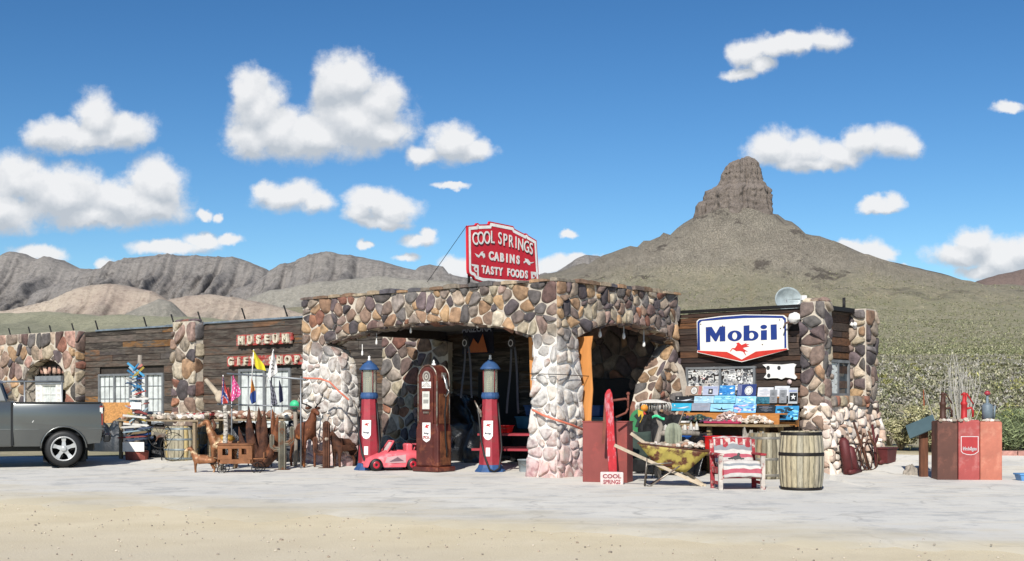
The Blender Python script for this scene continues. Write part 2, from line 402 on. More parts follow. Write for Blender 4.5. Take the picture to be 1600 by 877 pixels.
def mat_ground():
    m = newm('desert_ground'); g = G_(m)
    sp = g.N.new('ShaderNodeSeparateXYZ'); g.L.new(g.pos, sp.inputs[0]); X, Y, Z = sp.outputs
    # roadside sand with pebbles, greyer gravel toward the road
    sand = g.mix(g.mr(g.noi(.8, 6), .35, .65), c('d2c3a2'), c('ddcfb0'))
    line = g.math('ADD', Y, g.math('MULTIPLY', X, .28))
    gr = g.mr(g.math('ADD', line, g.math('MULTIPLY', g.noi(.5, 5), 4)), 13.2, 16.5, 1, 0)
    sand = g.mix(g.math('MULTIPLY', gr, .45), sand, c('bcb2a2'))
    pb = g.vor(38); peb = g.mr(pb.outputs['Distance'], .10, .20, 1, 0)
    pb2 = g.vor(14); peb2 = g.mr(pb2.outputs['Distance'], .07, .13, 1, 0)
    s1 = g.N.new('ShaderNodeSeparateColor'); g.L.new(pb.outputs['Color'], s1.inputs[0])
    pc = g.mix(s1.outputs[0], c('8f8274'), c('e0d7c6'))
    dens = g.mr(g.noi(1.2, 5), .4, .62)
    sand = g.mix(g.math('MULTIPLY', g.math('MULTIPLY', peb, dens), .7), sand, pc)
    sand = g.mix(g.math('MULTIPLY', peb2, g.math('MULTIPLY', s1.outputs[1], .4)), sand, c('7f766a'))
    # desert soil with scrub speckle, further away
    soil = g.mix(g.mr(g.noi(.05, 8), .35, .65), c('a89c82'), c('b8ac92'))
    ve = g.vor(.55); sc1 = g.mr(ve.outputs['Distance'], .28, .5, 1, 0)
    ve2 = g.vor(.16); sc2 = g.mr(ve2.outputs['Distance'], .25, .5, 1, 0)
    sgn = g.N.new('ShaderNodeSeparateColor'); g.L.new(ve.outputs['Color'], sgn.inputs[0])
    shr = g.mix(sgn.outputs[0], c('737656'), c('95936f'))
    cov = g.mr(g.noi(.02, 6), .3, .7, .35, .85)
    soil = g.mix(g.math('MULTIPLY', sc1, cov), soil, shr)
    soil = g.mix(g.math('MULTIPLY', sc2, .45), soil, c('7f8262'))
    cl_ = g.mr(g.noi(.11, 9, .8), .4, .62, 0, 1); soil = g.mix(g.math('MULTIPLY', cl_, .6), soil, c('6f7256')); soil = g.mix(g.mr(g.noi(.25, 6, .8), .55, .7, 0, .5), soil, c('b0a688'))
    soil = g.mix(g.mr(g.noi(.012, 7, .7), .45, .6, 0, .5), soil, c('8f8e6e'))
    # the butte's stony upper slope is greyer
    up = g.mr(g.math('ADD', Z, g.math('MULTIPLY', g.noi(.006, 7, .65), 260)), 250, 370, 0, 1)
    rock = g.mix(g.mr(g.noi(.03, 9, .75), .35, .65), c('746d64'), c('8f877b'))
    soil = g.mix(g.math('MULTIPLY', up, .85), soil, rock)
    crag = g.mr(g.noi(.011, 9, .72), .555, .61, 0, 1)
    crag = g.math('MULTIPLY', crag, g.mr(Z, 120, 200))
    soil = g.mix(g.math('MULTIPLY', crag, .8), soil, c('4f4842'))
    # dirt track across the plain
    tr = g.mr(g.math('ABSOLUTE', g.math('SUBTRACT', g.math('ADD', Y, g.math('MULTIPLY', g.noi(.02, 3), 30)), 435)), 7, 15, 1, 0)
    soil = g.mix(g.math('MULTIPLY', tr, .55), soil, c('b5a98c'))
    far = g.mr(g.math('ADD', Y, g.math('MULTIPLY', g.noi(.6, 4), 3)), 27, 31)
    col = g.mix(far, sand, soil); g.L.new(col, g.b.inputs['Base Color'])
    h = g.math('ADD', g.math('MULTIPLY', peb, .5), g.noi(30, 6))
    h2 = g.math('ADD', g.math('MULTIPLY', sc1, 1.0), g.noi(.3, 8))
    nb = g.bump(h, .7, .015)
    mrf = g.math('MULTIPLY', far, g.mr(Y, 60, 300, .12, .9)); n2 = g.N.new('ShaderNodeBump'); g.L.new(mrf, n2.inputs['Strength']); n2.inputs['Distance'].default_value = 1.6; g.L.new(h2, n2.inputs['Height']); g.L.new(nb, n2.inputs['Normal'])
    g.L.new(n2.outputs[0], g.b.inputs['Normal'])
    return m
def mat_pavement():
    m = newm('old_concrete', .9); g = G_(m)
    base = g.mix(g.mr(g.noi(.35, 7), .38, .62), c('cdcac2'), c('d9d5ca'))
    base = g.mix(g.mr(g.noi(1.3, 8, .7), .5, .62, 0, .8), base, c('b3b2ad'))
    st = g.noi(1, 7, .65, st=(.35, 2.2, 1)); base = g.mix(g.mr(st, .52, .66, 0, .75), base, c('d3cbba'))
    base = g.mix(g.mr(g.noi(.5, 5), .58, .7, 0, .7), base, c('cfc6b2'))
    base = g.mix(g.mr(g.noi(9, 8, .7), .58, .75, 0, .45), base, c('8f8e8a'))
    wv = g.N.new('ShaderNodeVectorMath'); wv.operation = 'MULTIPLY_ADD'
    nn = g.N.new('ShaderNodeTexNoise'); nn.inputs['Scale'].default_value = 1.1; nn.inputs['Detail'].default_value = 6; g.L.new(g.pos, nn.inputs['Vector'])
    g.L.new(nn.outputs['Color'], wv.inputs[0]); wv.inputs[1].default_value = (1.1, 1.1, 0); g.L.new(g.pos, wv.inputs[2])
    cr = g.vor(.42, 'DISTANCE_TO_EDGE', wv.outputs[0]).outputs['Distance']; crk = g.mr(cr, .004, .016, 1, 0)
    crk = g.math('MULTIPLY', crk, g.mr(g.noi(.5, 3), .42, .6))
    base = g.mix(g.math('MULTIPLY', crk, .4), base, c('8d8a84'))
    fl = g.vor(60); fk = g.mr(fl.outputs['Distance'], .08, .2, .35, 0); base = g.mix(fk, base, c('77736c'))
    sp = g.N.new('ShaderNodeSeparateXYZ'); g.L.new(g.pos, sp.inputs[0])
    line = g.math('ADD', sp.outputs[1], g.math('MULTIPLY', sp.outputs[0], .55))
    dr = g.mr(g.math('ADD', line, g.math('MULTIPLY', g.noi(.7, 7, .6, st=(.6, 1.4, 1)), 6)), 17.6, 20.4, 1, 0)
    base = g.mix(g.math('MULTIPLY', dr, .85), base, c('c8bb9c'))
    g.L.new(base, g.b.inputs['Base Color'])
    g.L.new(g.bump(g.math('SUBTRACT', g.noi(25, 7), g.math('MULTIPLY', crk, .7)), .35, .012), g.b.inputs['Normal'])
    return m
def mat_rockhill(name, ca, cb, dark, ns=.004, cliff=.5, z0=None):
    m = newm(name); g = G_(m)
    a = g.mix(g.mr(g.noi(ns, 9, .68), .38, .62), ca, cb)
    a = g.mix(g.mr(g.noi(ns*6, 9, .75), .52, .68, 0, cliff), a, dark)
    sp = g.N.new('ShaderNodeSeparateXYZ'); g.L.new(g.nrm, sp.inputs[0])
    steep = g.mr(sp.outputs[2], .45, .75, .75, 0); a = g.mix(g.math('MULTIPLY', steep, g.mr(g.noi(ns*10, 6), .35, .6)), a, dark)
    hi = tuple(min(1, x*1.25) for x in cb[:3])+(1,)
    a = g.mix(g.mr(g.noi(ns*28, 8, .8), .47, .6, 0, .6), a, hi); a = g.mix(g.mr(g.noi(ns*20, 8, .8, st=(1, 1, 2.5)), .52, .62, 0, .65), a, dark)
    g.L.new(a, g.b.inputs['Base Color'])
    g.L.new(g.bump(g.noi(ns*12, 12, .8), 1.0, .03/ns), g.b.inputs['Normal'])
    return m
# ---------------------------------------------------------------- ground sheet
def build_ground():
    az = []
    a = -180.
    while a < 180:
        az.append(a); a += .3 if -34 < a < 34 else (1 if -50 < a < 50 else 5)
    rad = [0.3, 2, 4, 6]; r = 8.
    while r < 9500: rad.append(r); r *= 1.018 if 15 < r < 60 else 1.035
    vs = []; fs = []
    for q in rad:
        for t in az:
            X, Y = q*math.sin(R(t)), q*math.cos(R(t))
            z = T(X, Y) if Y > 0 else 0
            if Y < 29.5 : z -= .03
            if Y > 4000: z -= (Y-4000)*.03
            vs.append((X, Y, z))
    n = len(az)
    for i in range(len(rad)-1):
        for k in range(n): fs.append((i*n+k, i*n+(k+1) % n, (i+1)*n+(k+1) % n, (i+1)*n+k))
    fs.append(tuple(range(n)))
    mb = MB(); mb.add(vs, fs, smooth=True)
    kind(mb.build('desert_ground', mat_ground(), fixn=False), 'structure')
build_ground()
def pave_edge(X): return 14.7-.50*X + noise.fractal(Vector((X*.7, 3, 0)), 1, 2, 5)*1.1
def build_pavement():
    xs = []; x = -24.
    while x < 20: xs.append(x); x += .16
    NY = 46
    def y1(X): return 27.2+noise.noise(Vector((X*.5, 9, 0)))*.35 if X > 6 else (33 if X > 2 else 33+(2-X)*1.1)
    mb = MB(); vs = []; fs = []
    for X in xs:
        a, b = max(2, pave_edge(X)), y1(X)
        for j in range(NY+1):
            t = j/NY; Y = a+(b-a)*t; vs.append((X, Y, Gn(X, Y)+(.012 if j > 0 else -.04)))
    m = NY+1
    for i in range(len(xs)-1):
        for j in range(NY): fs.append((i*m+j, (i+1)*m+j, (i+1)*m+j+1, i*m+j+1))
    mb.add(vs, fs, smooth=True); kind(mb.build('pavement', mat_pavement(), fixn=False), 'structure')
build_pavement()
# ---------------------------------------------------------------- hills, ranges, butte
def ridge(name, prof, Yc, front, back, m, amp, gs, base=-5, seed=0, p0=None, p1=None, step=2.0, nv=70, rough=.0, shape=.8, crestn=3.):
    p0 = prof[0][0] if p0 is None else p0; p1 = prof[-1][0] if p1 is None else p1
    ps = []; p = p0
    while p <= p1: ps.append(p); p += step
    def fn(u, v):
        p = lerp(p0, p1, u); X0 = (p-800)/F*Yc
        crest = CH+(HOR-interp(prof, p))/F*Yc + noise.fractal(Vector((X0/70, seed, 2)), 1, 2, 5)*crestn
        if v < .8:
            t = v/.8; Y = Yc-front*(1-t)
            w = math.sin(math.pi*min(1, t*1.0))*.9+.1*t*(1-t)
            X = X0 + noise.noise(Vector((X0/(gs*3), t*2, seed)))*gs*.6*(1-t)
            g = 1-abs(noise.fractal(Vector((X/gs, t*1.3, seed)), 1, 2.1, 4))*1.6
            hf = .8*t/.86 if t < .86 else .8+.2*sm((t-.86)/.1)
            z = base + (crest-base)*(hf**shape)
            XX = X+(1-t)*gs*.8*noise.noise(Vector((X/(gs*4), 1, seed)))
            z -= amp*w*(1.1*abs(noise.noise(Vector((XX/gs, t*.8, seed))))+.6*abs(noise.noise(Vector((XX/(gs*.42), t*1.6, seed+3))))+.3*abs(noise.noise(Vector((XX/(gs*.17), t*3, seed+6)))))*1.5
            z += amp*.2*w*noise.fractal(Vector((X/(gs*.3), t*14, seed+5)), .8, 2.1, 6)
            z = min(z, crest+1) if t > .93 else z
        else:
            t = (v-.8)/.2; Y = Yc+back*t; z = lerp(crest, base, t**1.3); X = X0
        X = X*1.0
        return (X*(Y/Yc)**.25, Y, z)
    mb = MB(); mb.grid(fn, int((p1-p0)/step), nv); return kind(mb.build(name, m), 'structure')
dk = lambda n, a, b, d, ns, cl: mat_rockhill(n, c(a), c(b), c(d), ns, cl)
m_dark = dk('dark_range', '88837e', '98928b', '5c5855', .0026, .9)
m_pale = dk('pale_hill', 'c6b8a4', 'a8988a', '83746a', .006, .9)
m_gray = dk('gray_hill', '8a867c', '9a958a', '737068', .006, .7)
m_green = dk('green_hill', '8b8a72', '98957e', '70705c', .02, .8)
m_brown = dk('brown_hill', '7d6c64', '70625b', '584d48', .006, .6)
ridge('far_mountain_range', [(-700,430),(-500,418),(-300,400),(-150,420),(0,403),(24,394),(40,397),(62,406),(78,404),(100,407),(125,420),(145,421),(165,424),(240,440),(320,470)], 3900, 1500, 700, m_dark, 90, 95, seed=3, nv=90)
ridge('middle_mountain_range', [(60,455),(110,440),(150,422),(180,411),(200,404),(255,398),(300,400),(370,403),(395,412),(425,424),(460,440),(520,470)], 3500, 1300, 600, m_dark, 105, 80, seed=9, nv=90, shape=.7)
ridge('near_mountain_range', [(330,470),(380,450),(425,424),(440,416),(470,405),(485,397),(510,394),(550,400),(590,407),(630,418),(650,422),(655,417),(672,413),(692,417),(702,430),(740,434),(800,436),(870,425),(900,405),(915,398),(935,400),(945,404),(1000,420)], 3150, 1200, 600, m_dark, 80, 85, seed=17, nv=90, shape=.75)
ridge('brown_far_hill', [(1470,470),(1525,440),(1560,429),(1600,421),(1680,415),(1800,430),(2100,440)], 3300, 900, 500, m_brown, 40, 90, seed=23, nv=50)
ridge('grey_foothill', [(330,500),(380,470),(425,455),(500,440),(600,432),(700,440),(800,455),(900,480)], 2300, 500, 400, m_gray, 26, 60, seed=31, nv=60)
ridge('pale_foothill', [(-600,500),(-200,480),(0,488),(50,478),(80,470),(110,455),(140,446),(165,444),(190,447),(240,455),(280,478),(330,505)], 1900, 500, 400, m_pale, 26, 40, seed=37, nv=70)
ridge('tan_foothill', [(215,500),(250,476),(280,466),(320,461),(370,465),(420,477),(470,488),(540,498),(640,520)], 1550, 420, 400, m_pale, 16, 34, seed=41, nv=60)
ridge('cone_foothill', [(165,505),(200,490),(225,476),(252,467),(268,472),(290,492),(310,512)], 1350, 260, 200, m_gray, 8, 30, seed=43, nv=50, shape=1)
ridge('green_foothill', [(-700,480),(-300,485),(0,491),(100,490),(200,493),(320,500),(480,515),(600,530)], 1000, 500, 400, m_green, 7, 60, seed=47, nv=60, base=8)
# rocky tower of the butte
def build_tower():
    m = mat_rockhill('butte_rock', c('6f6660'), c('81776e'), c('4f4843'), .03, .8)
    prof = [(0,425),(14,425),(23,422),(29,414),(34,400),(38,386),(42,377),(52,371),(57,366),(60,355),(63,340),(68,322),(76,295),(84,270)]
    def fn(u, v):
        a = u*2*math.pi; k = v*(len(prof)-1); i = min(int(k), len(prof)-2); t = k-i
        r = lerp(prof[i][0], prof[i+1][0], t); z = lerp(prof[i][1], prof[i+1][1], t)
        ca, sa = math.cos(a), math.sin(a)
        cr = noise.fractal(Vector((ca*3.2, sa*3.2, z/90)), 1, 2.1, 5)
        cv = 1-abs(noise.noise(Vector((ca*7, sa*7, z/160))))*2
        wgt = sm(r/25)
        rr = r*(1+.13*cr*wgt) - sm(cv)*2.2*wgt*(1-sm((v-.75)/.25)) + 2.6*wgt*noise.fractal(Vector((ca*9, sa*9, z/10)), .8, 2, 6) + .5*wgt*math.sin(z*.55+3*noise.noise(Vector((ca*2, sa*2, z/30))))
        x = rr*ca; y = rr*sa
        x += 8*sm((z-360)/20)-3; 
        z += noise.fractal(Vector((x/11, y/11, 4)), 1, 2, 4)*2.5
        if z > 400: z += 4*ca
        return (BUT[0]+x+4, BUT[1]+y, z)
    mb = MB(); mb.grid(fn, 260, 110)
    # shoulder block on the left
    def f2(u, v):
        a = u*2*math.pi; r = [0, 10, 17, 20, 26, 40][min(5, int(v*5))]; z = [352, 350, 342, 318, 305, 285][min(5, int(v*5))]
        k = v*5; i = min(4, int(k)); t = k-i; rs = [0, 9, 15, 18, 24, 40]; zs = [351, 349, 341, 318, 303, 280]
        r = lerp(rs[i], rs[i+1], t); z = lerp(zs[i], zs[i+1], t)
        n = noise.fractal(Vector((math.cos(a)*4, math.sin(a)*4, z/20+9)), 1, 2, 5); r *= 1+.22*n
        return (BUT[0]-57+r*math.cos(a), BUT[1]-8+r*math.sin(a), z+n*2)
    mb.grid(f2, 90, 50)
    kind(mb.build('butte_hill', m), 'structure')
build_tower()
# ---------------------------------------------------------------- stone walls
STONE = ['7d6a5f','6f5d55','8a7262','9c7d60','66595a','524a4b','756d69','8a8076','958777','a3967f','66504a','83594a','936750','a98a68','57524f','70625a','84766a','bfb09a','5f5150','917a6f','6b6562','4c4546','8a6e58','9d8c7a']
WASH = ['b5aea6','a8a19a','c4bcb2','9a948e','b9b2aa','aaa6a0','8f8884','bdb4a4']
PALE = ['d6c6b6','cbb7a4','dccfc0','bda894','d3c5b8','b59c8a','e2d6c8']
def pal(lst, k=.93):
    def f(a, b):
        q = c(random.choice(lst), k*U(.85, 1.15)); return (q[0]*U(.97, 1.03), q[1], q[2]*U(.97, 1.03), 1)
    return f
def clip(poly, mx, my, nx, ny):
    out = []; n = len(poly)
    for i in range(n):
        p, q = poly[i], poly[(i+1) % n]
        dp = (p[0]-mx)*nx+(p[1]-my)*ny; dq = (q[0]-mx)*nx+(q[1]-my)*ny
        if dp <= 0: out.append(p)
        if (dp < 0 < dq) or (dq < 0 < dp):
            t = dp/(dp-dq); out.append((p[0]+(q[0]-p[0])*t, p[1]+(q[1]-p[1])*t))
    return out
def stones(mb, region, bb, size, fr, palf, dep=.06, asp=1.15, gap=.0115, ch=2, keep=.88, rot=0, gm=None):
    x0, x1, z0, z1 = bb; sx = size*asp; sz = size; seeds = []; rows = {}; wt = {}
    nx = int((x1-x0)/sx)+4; nz = int((z1-z0)/sz)+4
    for i in range(-2, nx):
        for j in range(-2, nz):
            if random.random() > keep: continue
            p = (x0+(i+.5*(j % 2)+U(-.36, .36))*sx, z0+(j+U(-.36, .36))*sz); seeds.append(p); wt[p] = random.choice((-.34, -.12, .0, .1, .3))*size*size
            
            if region(*p): rows.setdefault((int(p[0]//(sx*2)), int(p[1]//(sz*2))), []).append(p)
    for s in seeds:
        if not region(*s): continue
        k = (int(s[0]//(sx*2)), int(s[1]//(sz*2))); poly = [(s[0]-sx*1.3, s[1]-sz*1.3), (s[0]+sx*1.3, s[1]-sz*1.3), (s[0]+sx*1.3, s[1]+sz*1.3), (s[0]-sx*1.3, s[1]+sz*1.3)]
        for dx in (-1, 0, 1):
            for dz in (-1, 0, 1):
                for q in rows.get((k[0]+dx, k[1]+dz), ()):
                    if q is s: continue
                    nxx, nzz = q[0]-s[0], q[1]-s[1]; l = math.hypot(nxx, nzz)
                    if l < 1e-6: continue
                    g = gap*U(.7, 1.8)*(gm(*s) if gm else 1); h = max(l*.12, l/2+(wt[s]-wt[q])/(2*l)-g)
                    poly = clip(poly, s[0]+nxx/l*h, s[1]+nzz/l*h, nxx, nzz)
                    if len(poly) < 3: break
        if len(poly) < 3: continue
        for _ in range(ch):
            n = len(poly); o = []
            for i in range(n):
                p, q = poly[i], poly[(i+1) % n]; f = U(.12, .2) if _ == 0 else .25
                o.append((p[0]+(q[0]-p[0])*f, p[1]+(q[1]-p[1])*f)); o.append((p[0]+(q[0]-p[0])*(1-f), p[1]+(q[1]-p[1])*(1-f)))
            poly = o
        pp = []
        for p in poly:
            if not region(*p):
                a, b = 0., 1.
                for _ in range(6):
                    m_ = (a+b)/2
                    if region(s[0]+(p[0]-s[0])*m_, s[1]+(p[1]-s[1])*m_): a = m_
                    else: b = m_
                p = (s[0]+(p[0]-s[0])*a, s[1]+(p[1]-s[1])*a)
            pp.append(p)
        n = len(pp); cx = sum(p[0] for p in pp)/n; cz = sum(p[1] for p in pp)/n
        d = dep*U(.45, 1.25); tx, tz = U(-.22, .22), U(-.22, .22); vs = []; sd = U(0, 99)
        for (sc_, dd) in ((1, -.02), (.985, d*.42), (.9, d*.8), (.62, d*1.0)):
            for p in pp:
                a, b = cx+(p[0]-cx)*sc_, cz+(p[1]-cz)*sc_
                e = dd + (noise.noise(Vector((a*7, b*7, sd)))*.35*d + (a-cx)*tx+(b-cz)*tz)*(1 if dd > 0 else 0)
                vs.append(fr(a, b, max(e, -.02)))
        vs.append(fr(cx, cz, d*1.03)); fs = []
        for r in range(3):
            for i in range(n): fs.append((r*n+i, r*n+(i+1) % n, (r+1)*n+(i+1) % n, (r+1)*n+i))
        for i in range(n): fs.append((3*n+i, 3*n+(i+1) % n, 4*n))
        mb.add(vs, fs, palf(cx, cz), True)
def stone_mat(name):
    m = mat(name, None, .88, 0, .5, 7, .7, 32, bdist=.02, col2=c('8f877c'), c2amt=-.15, c2scale=9); return m
m_stone = stone_mat('field_stone')
m_mort = mat('mortar', c('bfb4a4'), .95, 0, .22, 6, .6, 30, bdist=.02)
m_pstone = stone_mat('washed_stone'); m_pmort = mat('washed_mortar', c('bfb4a4'), .95, 0, .2, 6, .6, 30, bdist=.02)
for q in (m_pstone, m_pmort):
    zmix(q, 2.3, 2.9, c('efece5') if q is m_pmort else c('d8d3cb'), 2.2, .97 if q is m_pmort else .78)
    zmix(q, .15, .95, c('c48084'), 1.6, .5)
m_pale = mat('pale_rubble', None, .9, 0, .25, 7, .5, 30, bdist=.015)
m_pmort2 = mat('pale_mortar', c('c9bcac'), .95, 0, .25, 6, .6, 30, bdist=.02)
m_wood = mat('weathered_wood', None, .85, 0, .5, 3, .5, 14, stretch=(1, 4, 7), bdist=.008, col2=c('6d645a', .55), c2amt=.45, c2scale=1.6)
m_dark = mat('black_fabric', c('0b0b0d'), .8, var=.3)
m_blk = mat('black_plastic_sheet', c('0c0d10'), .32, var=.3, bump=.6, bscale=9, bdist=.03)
m_white = mat('white_paint', c('e4e2dc'), .6, var=.1, scale=9, bump=.05)
m_gmetal = mat('grey_metal', c('8f9294'), .45, .6, .2)
m_iron = mat('black_iron', c('1a1817'), .6, .3, .3)
m_glass = mat('window_glass', c('3a444a'), .08, 0, .15, bump=.0, spec=.6)
m_curt = mat('lace_curtain', c('c9cdc9'), .9, 0, .22, 5, .2, 60)
m_roof = mat('roofing', c('6d6a66'), .95, var=.3)
m_ceil = mat('plaster_ceiling', c('7a7976'), .95, var=.12)
m_ply = mat('orange_plywood', c('c98748'), .7, 0, .15, 3, .1, stretch=(6, 6, .6))
m_osb = mat('particle_board', c('c08a4f'), .8, 0, .4, 26, .3)
BO = thing('roadside_station_building', 'long low museum building of field stone and weathered planks with an arched stone pump canopy', 'building', BL(0, 0, 0), BYAW)
VW = 4.5; ZL = 3.87; ZR = 3.41
# main body
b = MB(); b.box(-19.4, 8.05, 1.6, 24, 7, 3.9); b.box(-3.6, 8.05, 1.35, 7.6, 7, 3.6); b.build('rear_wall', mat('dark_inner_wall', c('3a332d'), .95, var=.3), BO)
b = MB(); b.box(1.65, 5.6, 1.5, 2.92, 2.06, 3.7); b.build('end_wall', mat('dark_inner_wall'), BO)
b = MB(); b.box(-19.4, 8.0, ZL-.14, 23.9, 6.9, .1); b.box(-3.6, 8.0, ZR-.2, 7.5, 6.9, .1); b.box(1.66, 5.6, ZR-.06, 3.0, 2.2, .1); b.build('roof', m_roof, BO)
b = MB(); b.box(-12.6, VW-.02, ZL+.0, 10.6+2.2, .16, .05); b.box(-20, VW-.02, ZL-.02, 6, .16, .05); b.build('roof_edge_flashing', mat('galvanised_strip', c('8d98a2'), .4, .5), BO)
# canopy front
def pz(L_, v): return [Wy(x, y, v) for x, y in L_]
fo_in = pz([(540,731),(538,650),(531,568),(519,546),(505,537),(540,526),(588,513),(640,506),(692,503),(745,506),(789,512),(833,525),(834,560),(832,624),(829,662),(826,700),(823,747)], 0)
fo_in[0] = (fo_in[0][0], -.1); fo_in[-1] = (fo_in[-1][0], -.1)
XL = -7.36; ZT = 3.80
front = [(XL, -.1), (XL, ZT), (0, ZT), (0, -.1)] + fo_in[::-1]
fr_front = lambda a, b, d: (a, -d, b)
b = MB(); b.prism(front, 0, .48); b.build('canopy_front_wall', m_pmort, BO)
reg = lambda a, b: inpoly((a, b), front) and b > -.05
wgm = lambda a, z: 1.5 if z < 2.7 else 1
b = MB(); stones(b, reg, (XL, 0, 0, ZT), .222, fr_front, pal(STONE), gm=wgm); 
# arch lip stones
def sof(lst, y0, y1, n):
    for i in range(len(lst)-1):
        (xa, za), (xb, zb) = lst[i], lst[i+1]
        b.grid(lambda u, v, A=(xa, za), B=(xb, zb): (lerp(A[0], B[0], u), lerp(y0, y1, v), lerp(A[1], B[1], u)-.03-noise.noise(Vector((u*3+A[0]*5, v*3, 0)))*.03), 3, 3, pal(['7a5f4a', '6a5546', '8a7058'])(0, 0))

# left pier inner face
fl = fo_in[0:4]
def fr_lp(a, b_, d): 
    x = interp([(-.1, fo_in[0][0]), (fo_in[1][1], fo_in[1][0]), (fo_in[2][1], fo_in[2][0]), (fo_in[3][1], fo_in[3][0])], b_)
    return (x+d, a, b_)
def ribbon(b, path, mk, d0, d1, size, pl, flip=1, a0=0, a1=9e9):
    L_ = [0]
    for p, q in zip(path, path[1:]): L_.append(L_[-1]+math.hypot(q[0]-p[0], q[1]-p[1]))
    def at(s):
        i = 0
        while i < len(L_)-2 and s > L_[i+1]: i += 1
        t = (s-L_[i])/max(1e-6, L_[i+1]-L_[i]); p, q = path[i], path[i+1]
        n = Vector((q[1]-p[1], -(q[0]-p[0]))).normalized()*flip
        return lerp(p[0], q[0], t), lerp(p[1], q[1], t), n
    def fr(a, w, d): x, z, n = at(a); return mk(x+n.x*d, z+n.y*d, w)
    stones(b, lambda a, w: max(a0, .02) < a < min(a1, L_[-1]-.02) and d0 < w < d1, (0, L_[-1], d0, d1), size, fr, pl, dep=.045)
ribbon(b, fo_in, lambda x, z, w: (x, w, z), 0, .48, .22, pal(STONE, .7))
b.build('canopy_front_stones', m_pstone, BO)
# canopy right side
so_in = [Wx(x, y, 0) for x, y in [(913,753),(911,640),(905,560),(901,528),(925,514),(951,506),(985,505),(1015,511),(1040,523),(1056,537),(1040,570),(1024,600),(1014,640),(1008,700)]]
so_in[0] = (so_in[0][0], -.1); so_in[-1] = (so_in[-1][0]+.1, -.1)
YR = 4.34
side = [(.48, -.1), (.48, ZT), (YR, ZT), (YR, -.1)] + so_in[::-1]
sideS = [(0, -.1), (0, ZT), (YR, ZT), (YR, -.1)] + so_in[::-1]
YS = 2.2
def halfp(P, keep_lo):
    return clip(P, YS, 0, 1 if keep_lo else -1, 0)
for lo, mm in ((True, m_pmort), (False, m_mort)):
    b = MB(); b.prism(halfp(side, lo), -.48, 0, lambda a, b_, d: (d, a, b_)); b.build('canopy_side_wall', mm, BO)
b = MB(); stones(b, lambda a, z: inpoly((a, z), sideS) and z > -.05 and a < 1.3, (0, 1.4, 0, ZT), .215, lambda a, z, d: (d, a, z), pal(STONE), asp=1.0, gm=wgm); b.build('canopy_side_stones', m_pstone, BO)
b = MB(); stones(b, lambda a, z: inpoly((a, z), sideS) and z > -.05 and a >= 1.3, (1.3, YR, 0, ZT), .2, lambda a, z, d: (d, a, z), pal(STONE), asp=1.0)
# stones on the front-facing edge of the rear pier
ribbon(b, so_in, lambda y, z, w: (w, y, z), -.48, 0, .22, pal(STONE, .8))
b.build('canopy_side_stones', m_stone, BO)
# flared foot of rear pier, front face
rp = [Wy(x, y, 4.3) for x, y in [(1063,560),(1076,580),(1076,760),(1010,760),(1014,640),(1040,575)]]
b = MB(); b.prism([(0.02, -.1), (0.02, 2.4), (.17, 2.15), (.3, 1.6), (.38, -.1)], 4.0, 4.32); b.build('pier_foot', m_mort, BO)
b = MB(); stones(b, lambda a, z: inpoly((a, z), [(0.02, -.1), (0.02, 2.45), (.2, 2.2), (.33, 1.6), (.42, -.1)]), (0, .5, 0, 2.5), .2, lambda a, z, d: (a, 4.0-d, z), pal(STONE), dep=.06)
b.build('pier_foot_stones', m_stone, BO)
# coping
def coping(b, x0, x1, fr, z, w=.56):
    x = x0
    while x < x1:
        l = min(U(.22, .5), x1-x); t = U(.05, .1); o = U(-.03, .05)
        cc = pal(['8a7f70', '6f6259', '5f5a58', 'a3927a', '7d6450', '9a7a5c', '565357'])(0, 0)
        pts = [(x+.008, z), (x+.012, z+t*.8), (x+l*.3, z+t), (x+l*.75, z+t*U(.8, 1.1)), (x+l-.01, z+t*.7), (x+l-.008, z)]
        vs = [fr(a, -.05-o, q) for a, q in pts]+[fr(a, w, q) for a, q in pts]; n = len(pts)
        b.add(vs, [tuple(range(n)), tuple(range(2*n-1, n-1, -1))]+[(i, i+n, (i+1) % n+n, (i+1) % n) for i in range(n)], cc); x += l
b = MB(); coping(b, XL-.03, .04, lambda a, d, z: (a, d, z), ZT+.002); coping(b, .56, YR, lambda a, d, z: (-d, a, z), ZT+.002)
b.build('coping_stones', m_stone, BO)
# canopy roof, ceiling
b = MB(); b.box(-3.75, 2.5, 3.42, 6.5, 3.96, .2); b.build('canopy_roof', m_roof, BO)
b = MB(); b.box(-3.75, 2.5, 3.28, 6.48, 3.94, .06); b.build('canopy_ceiling', m_ceil, BO)
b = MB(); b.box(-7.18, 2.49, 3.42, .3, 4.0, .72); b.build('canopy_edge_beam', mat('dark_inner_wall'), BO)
bulbs = [(-5.6,2.55), (-5.15,2.78), (-4.1,3.0), (-2.2,3.04), (-.75,2.78)]
for x, z in bulbs:
    b = MB(); b.lathe([(.008, .2), (.008, .05), (.016, .05), (.022, .0), (.026, -.03), (.015, -.055), (.0, -.06)], 10, (x, .2, z)); b.build('light_bulb', m_white, BO)
for y, z in [(1.7,2.86), (2.55,2.86), (3.3,2.72)]:
    b = MB(); b.lathe([(.012, .3), (.012, .05), (.02, .05), (.03, .0), (.036, -.04), (.02, -.075), (.0, -.08)], 10, (-.2, y, z)); b.build('light_bulb', m_white, BO)
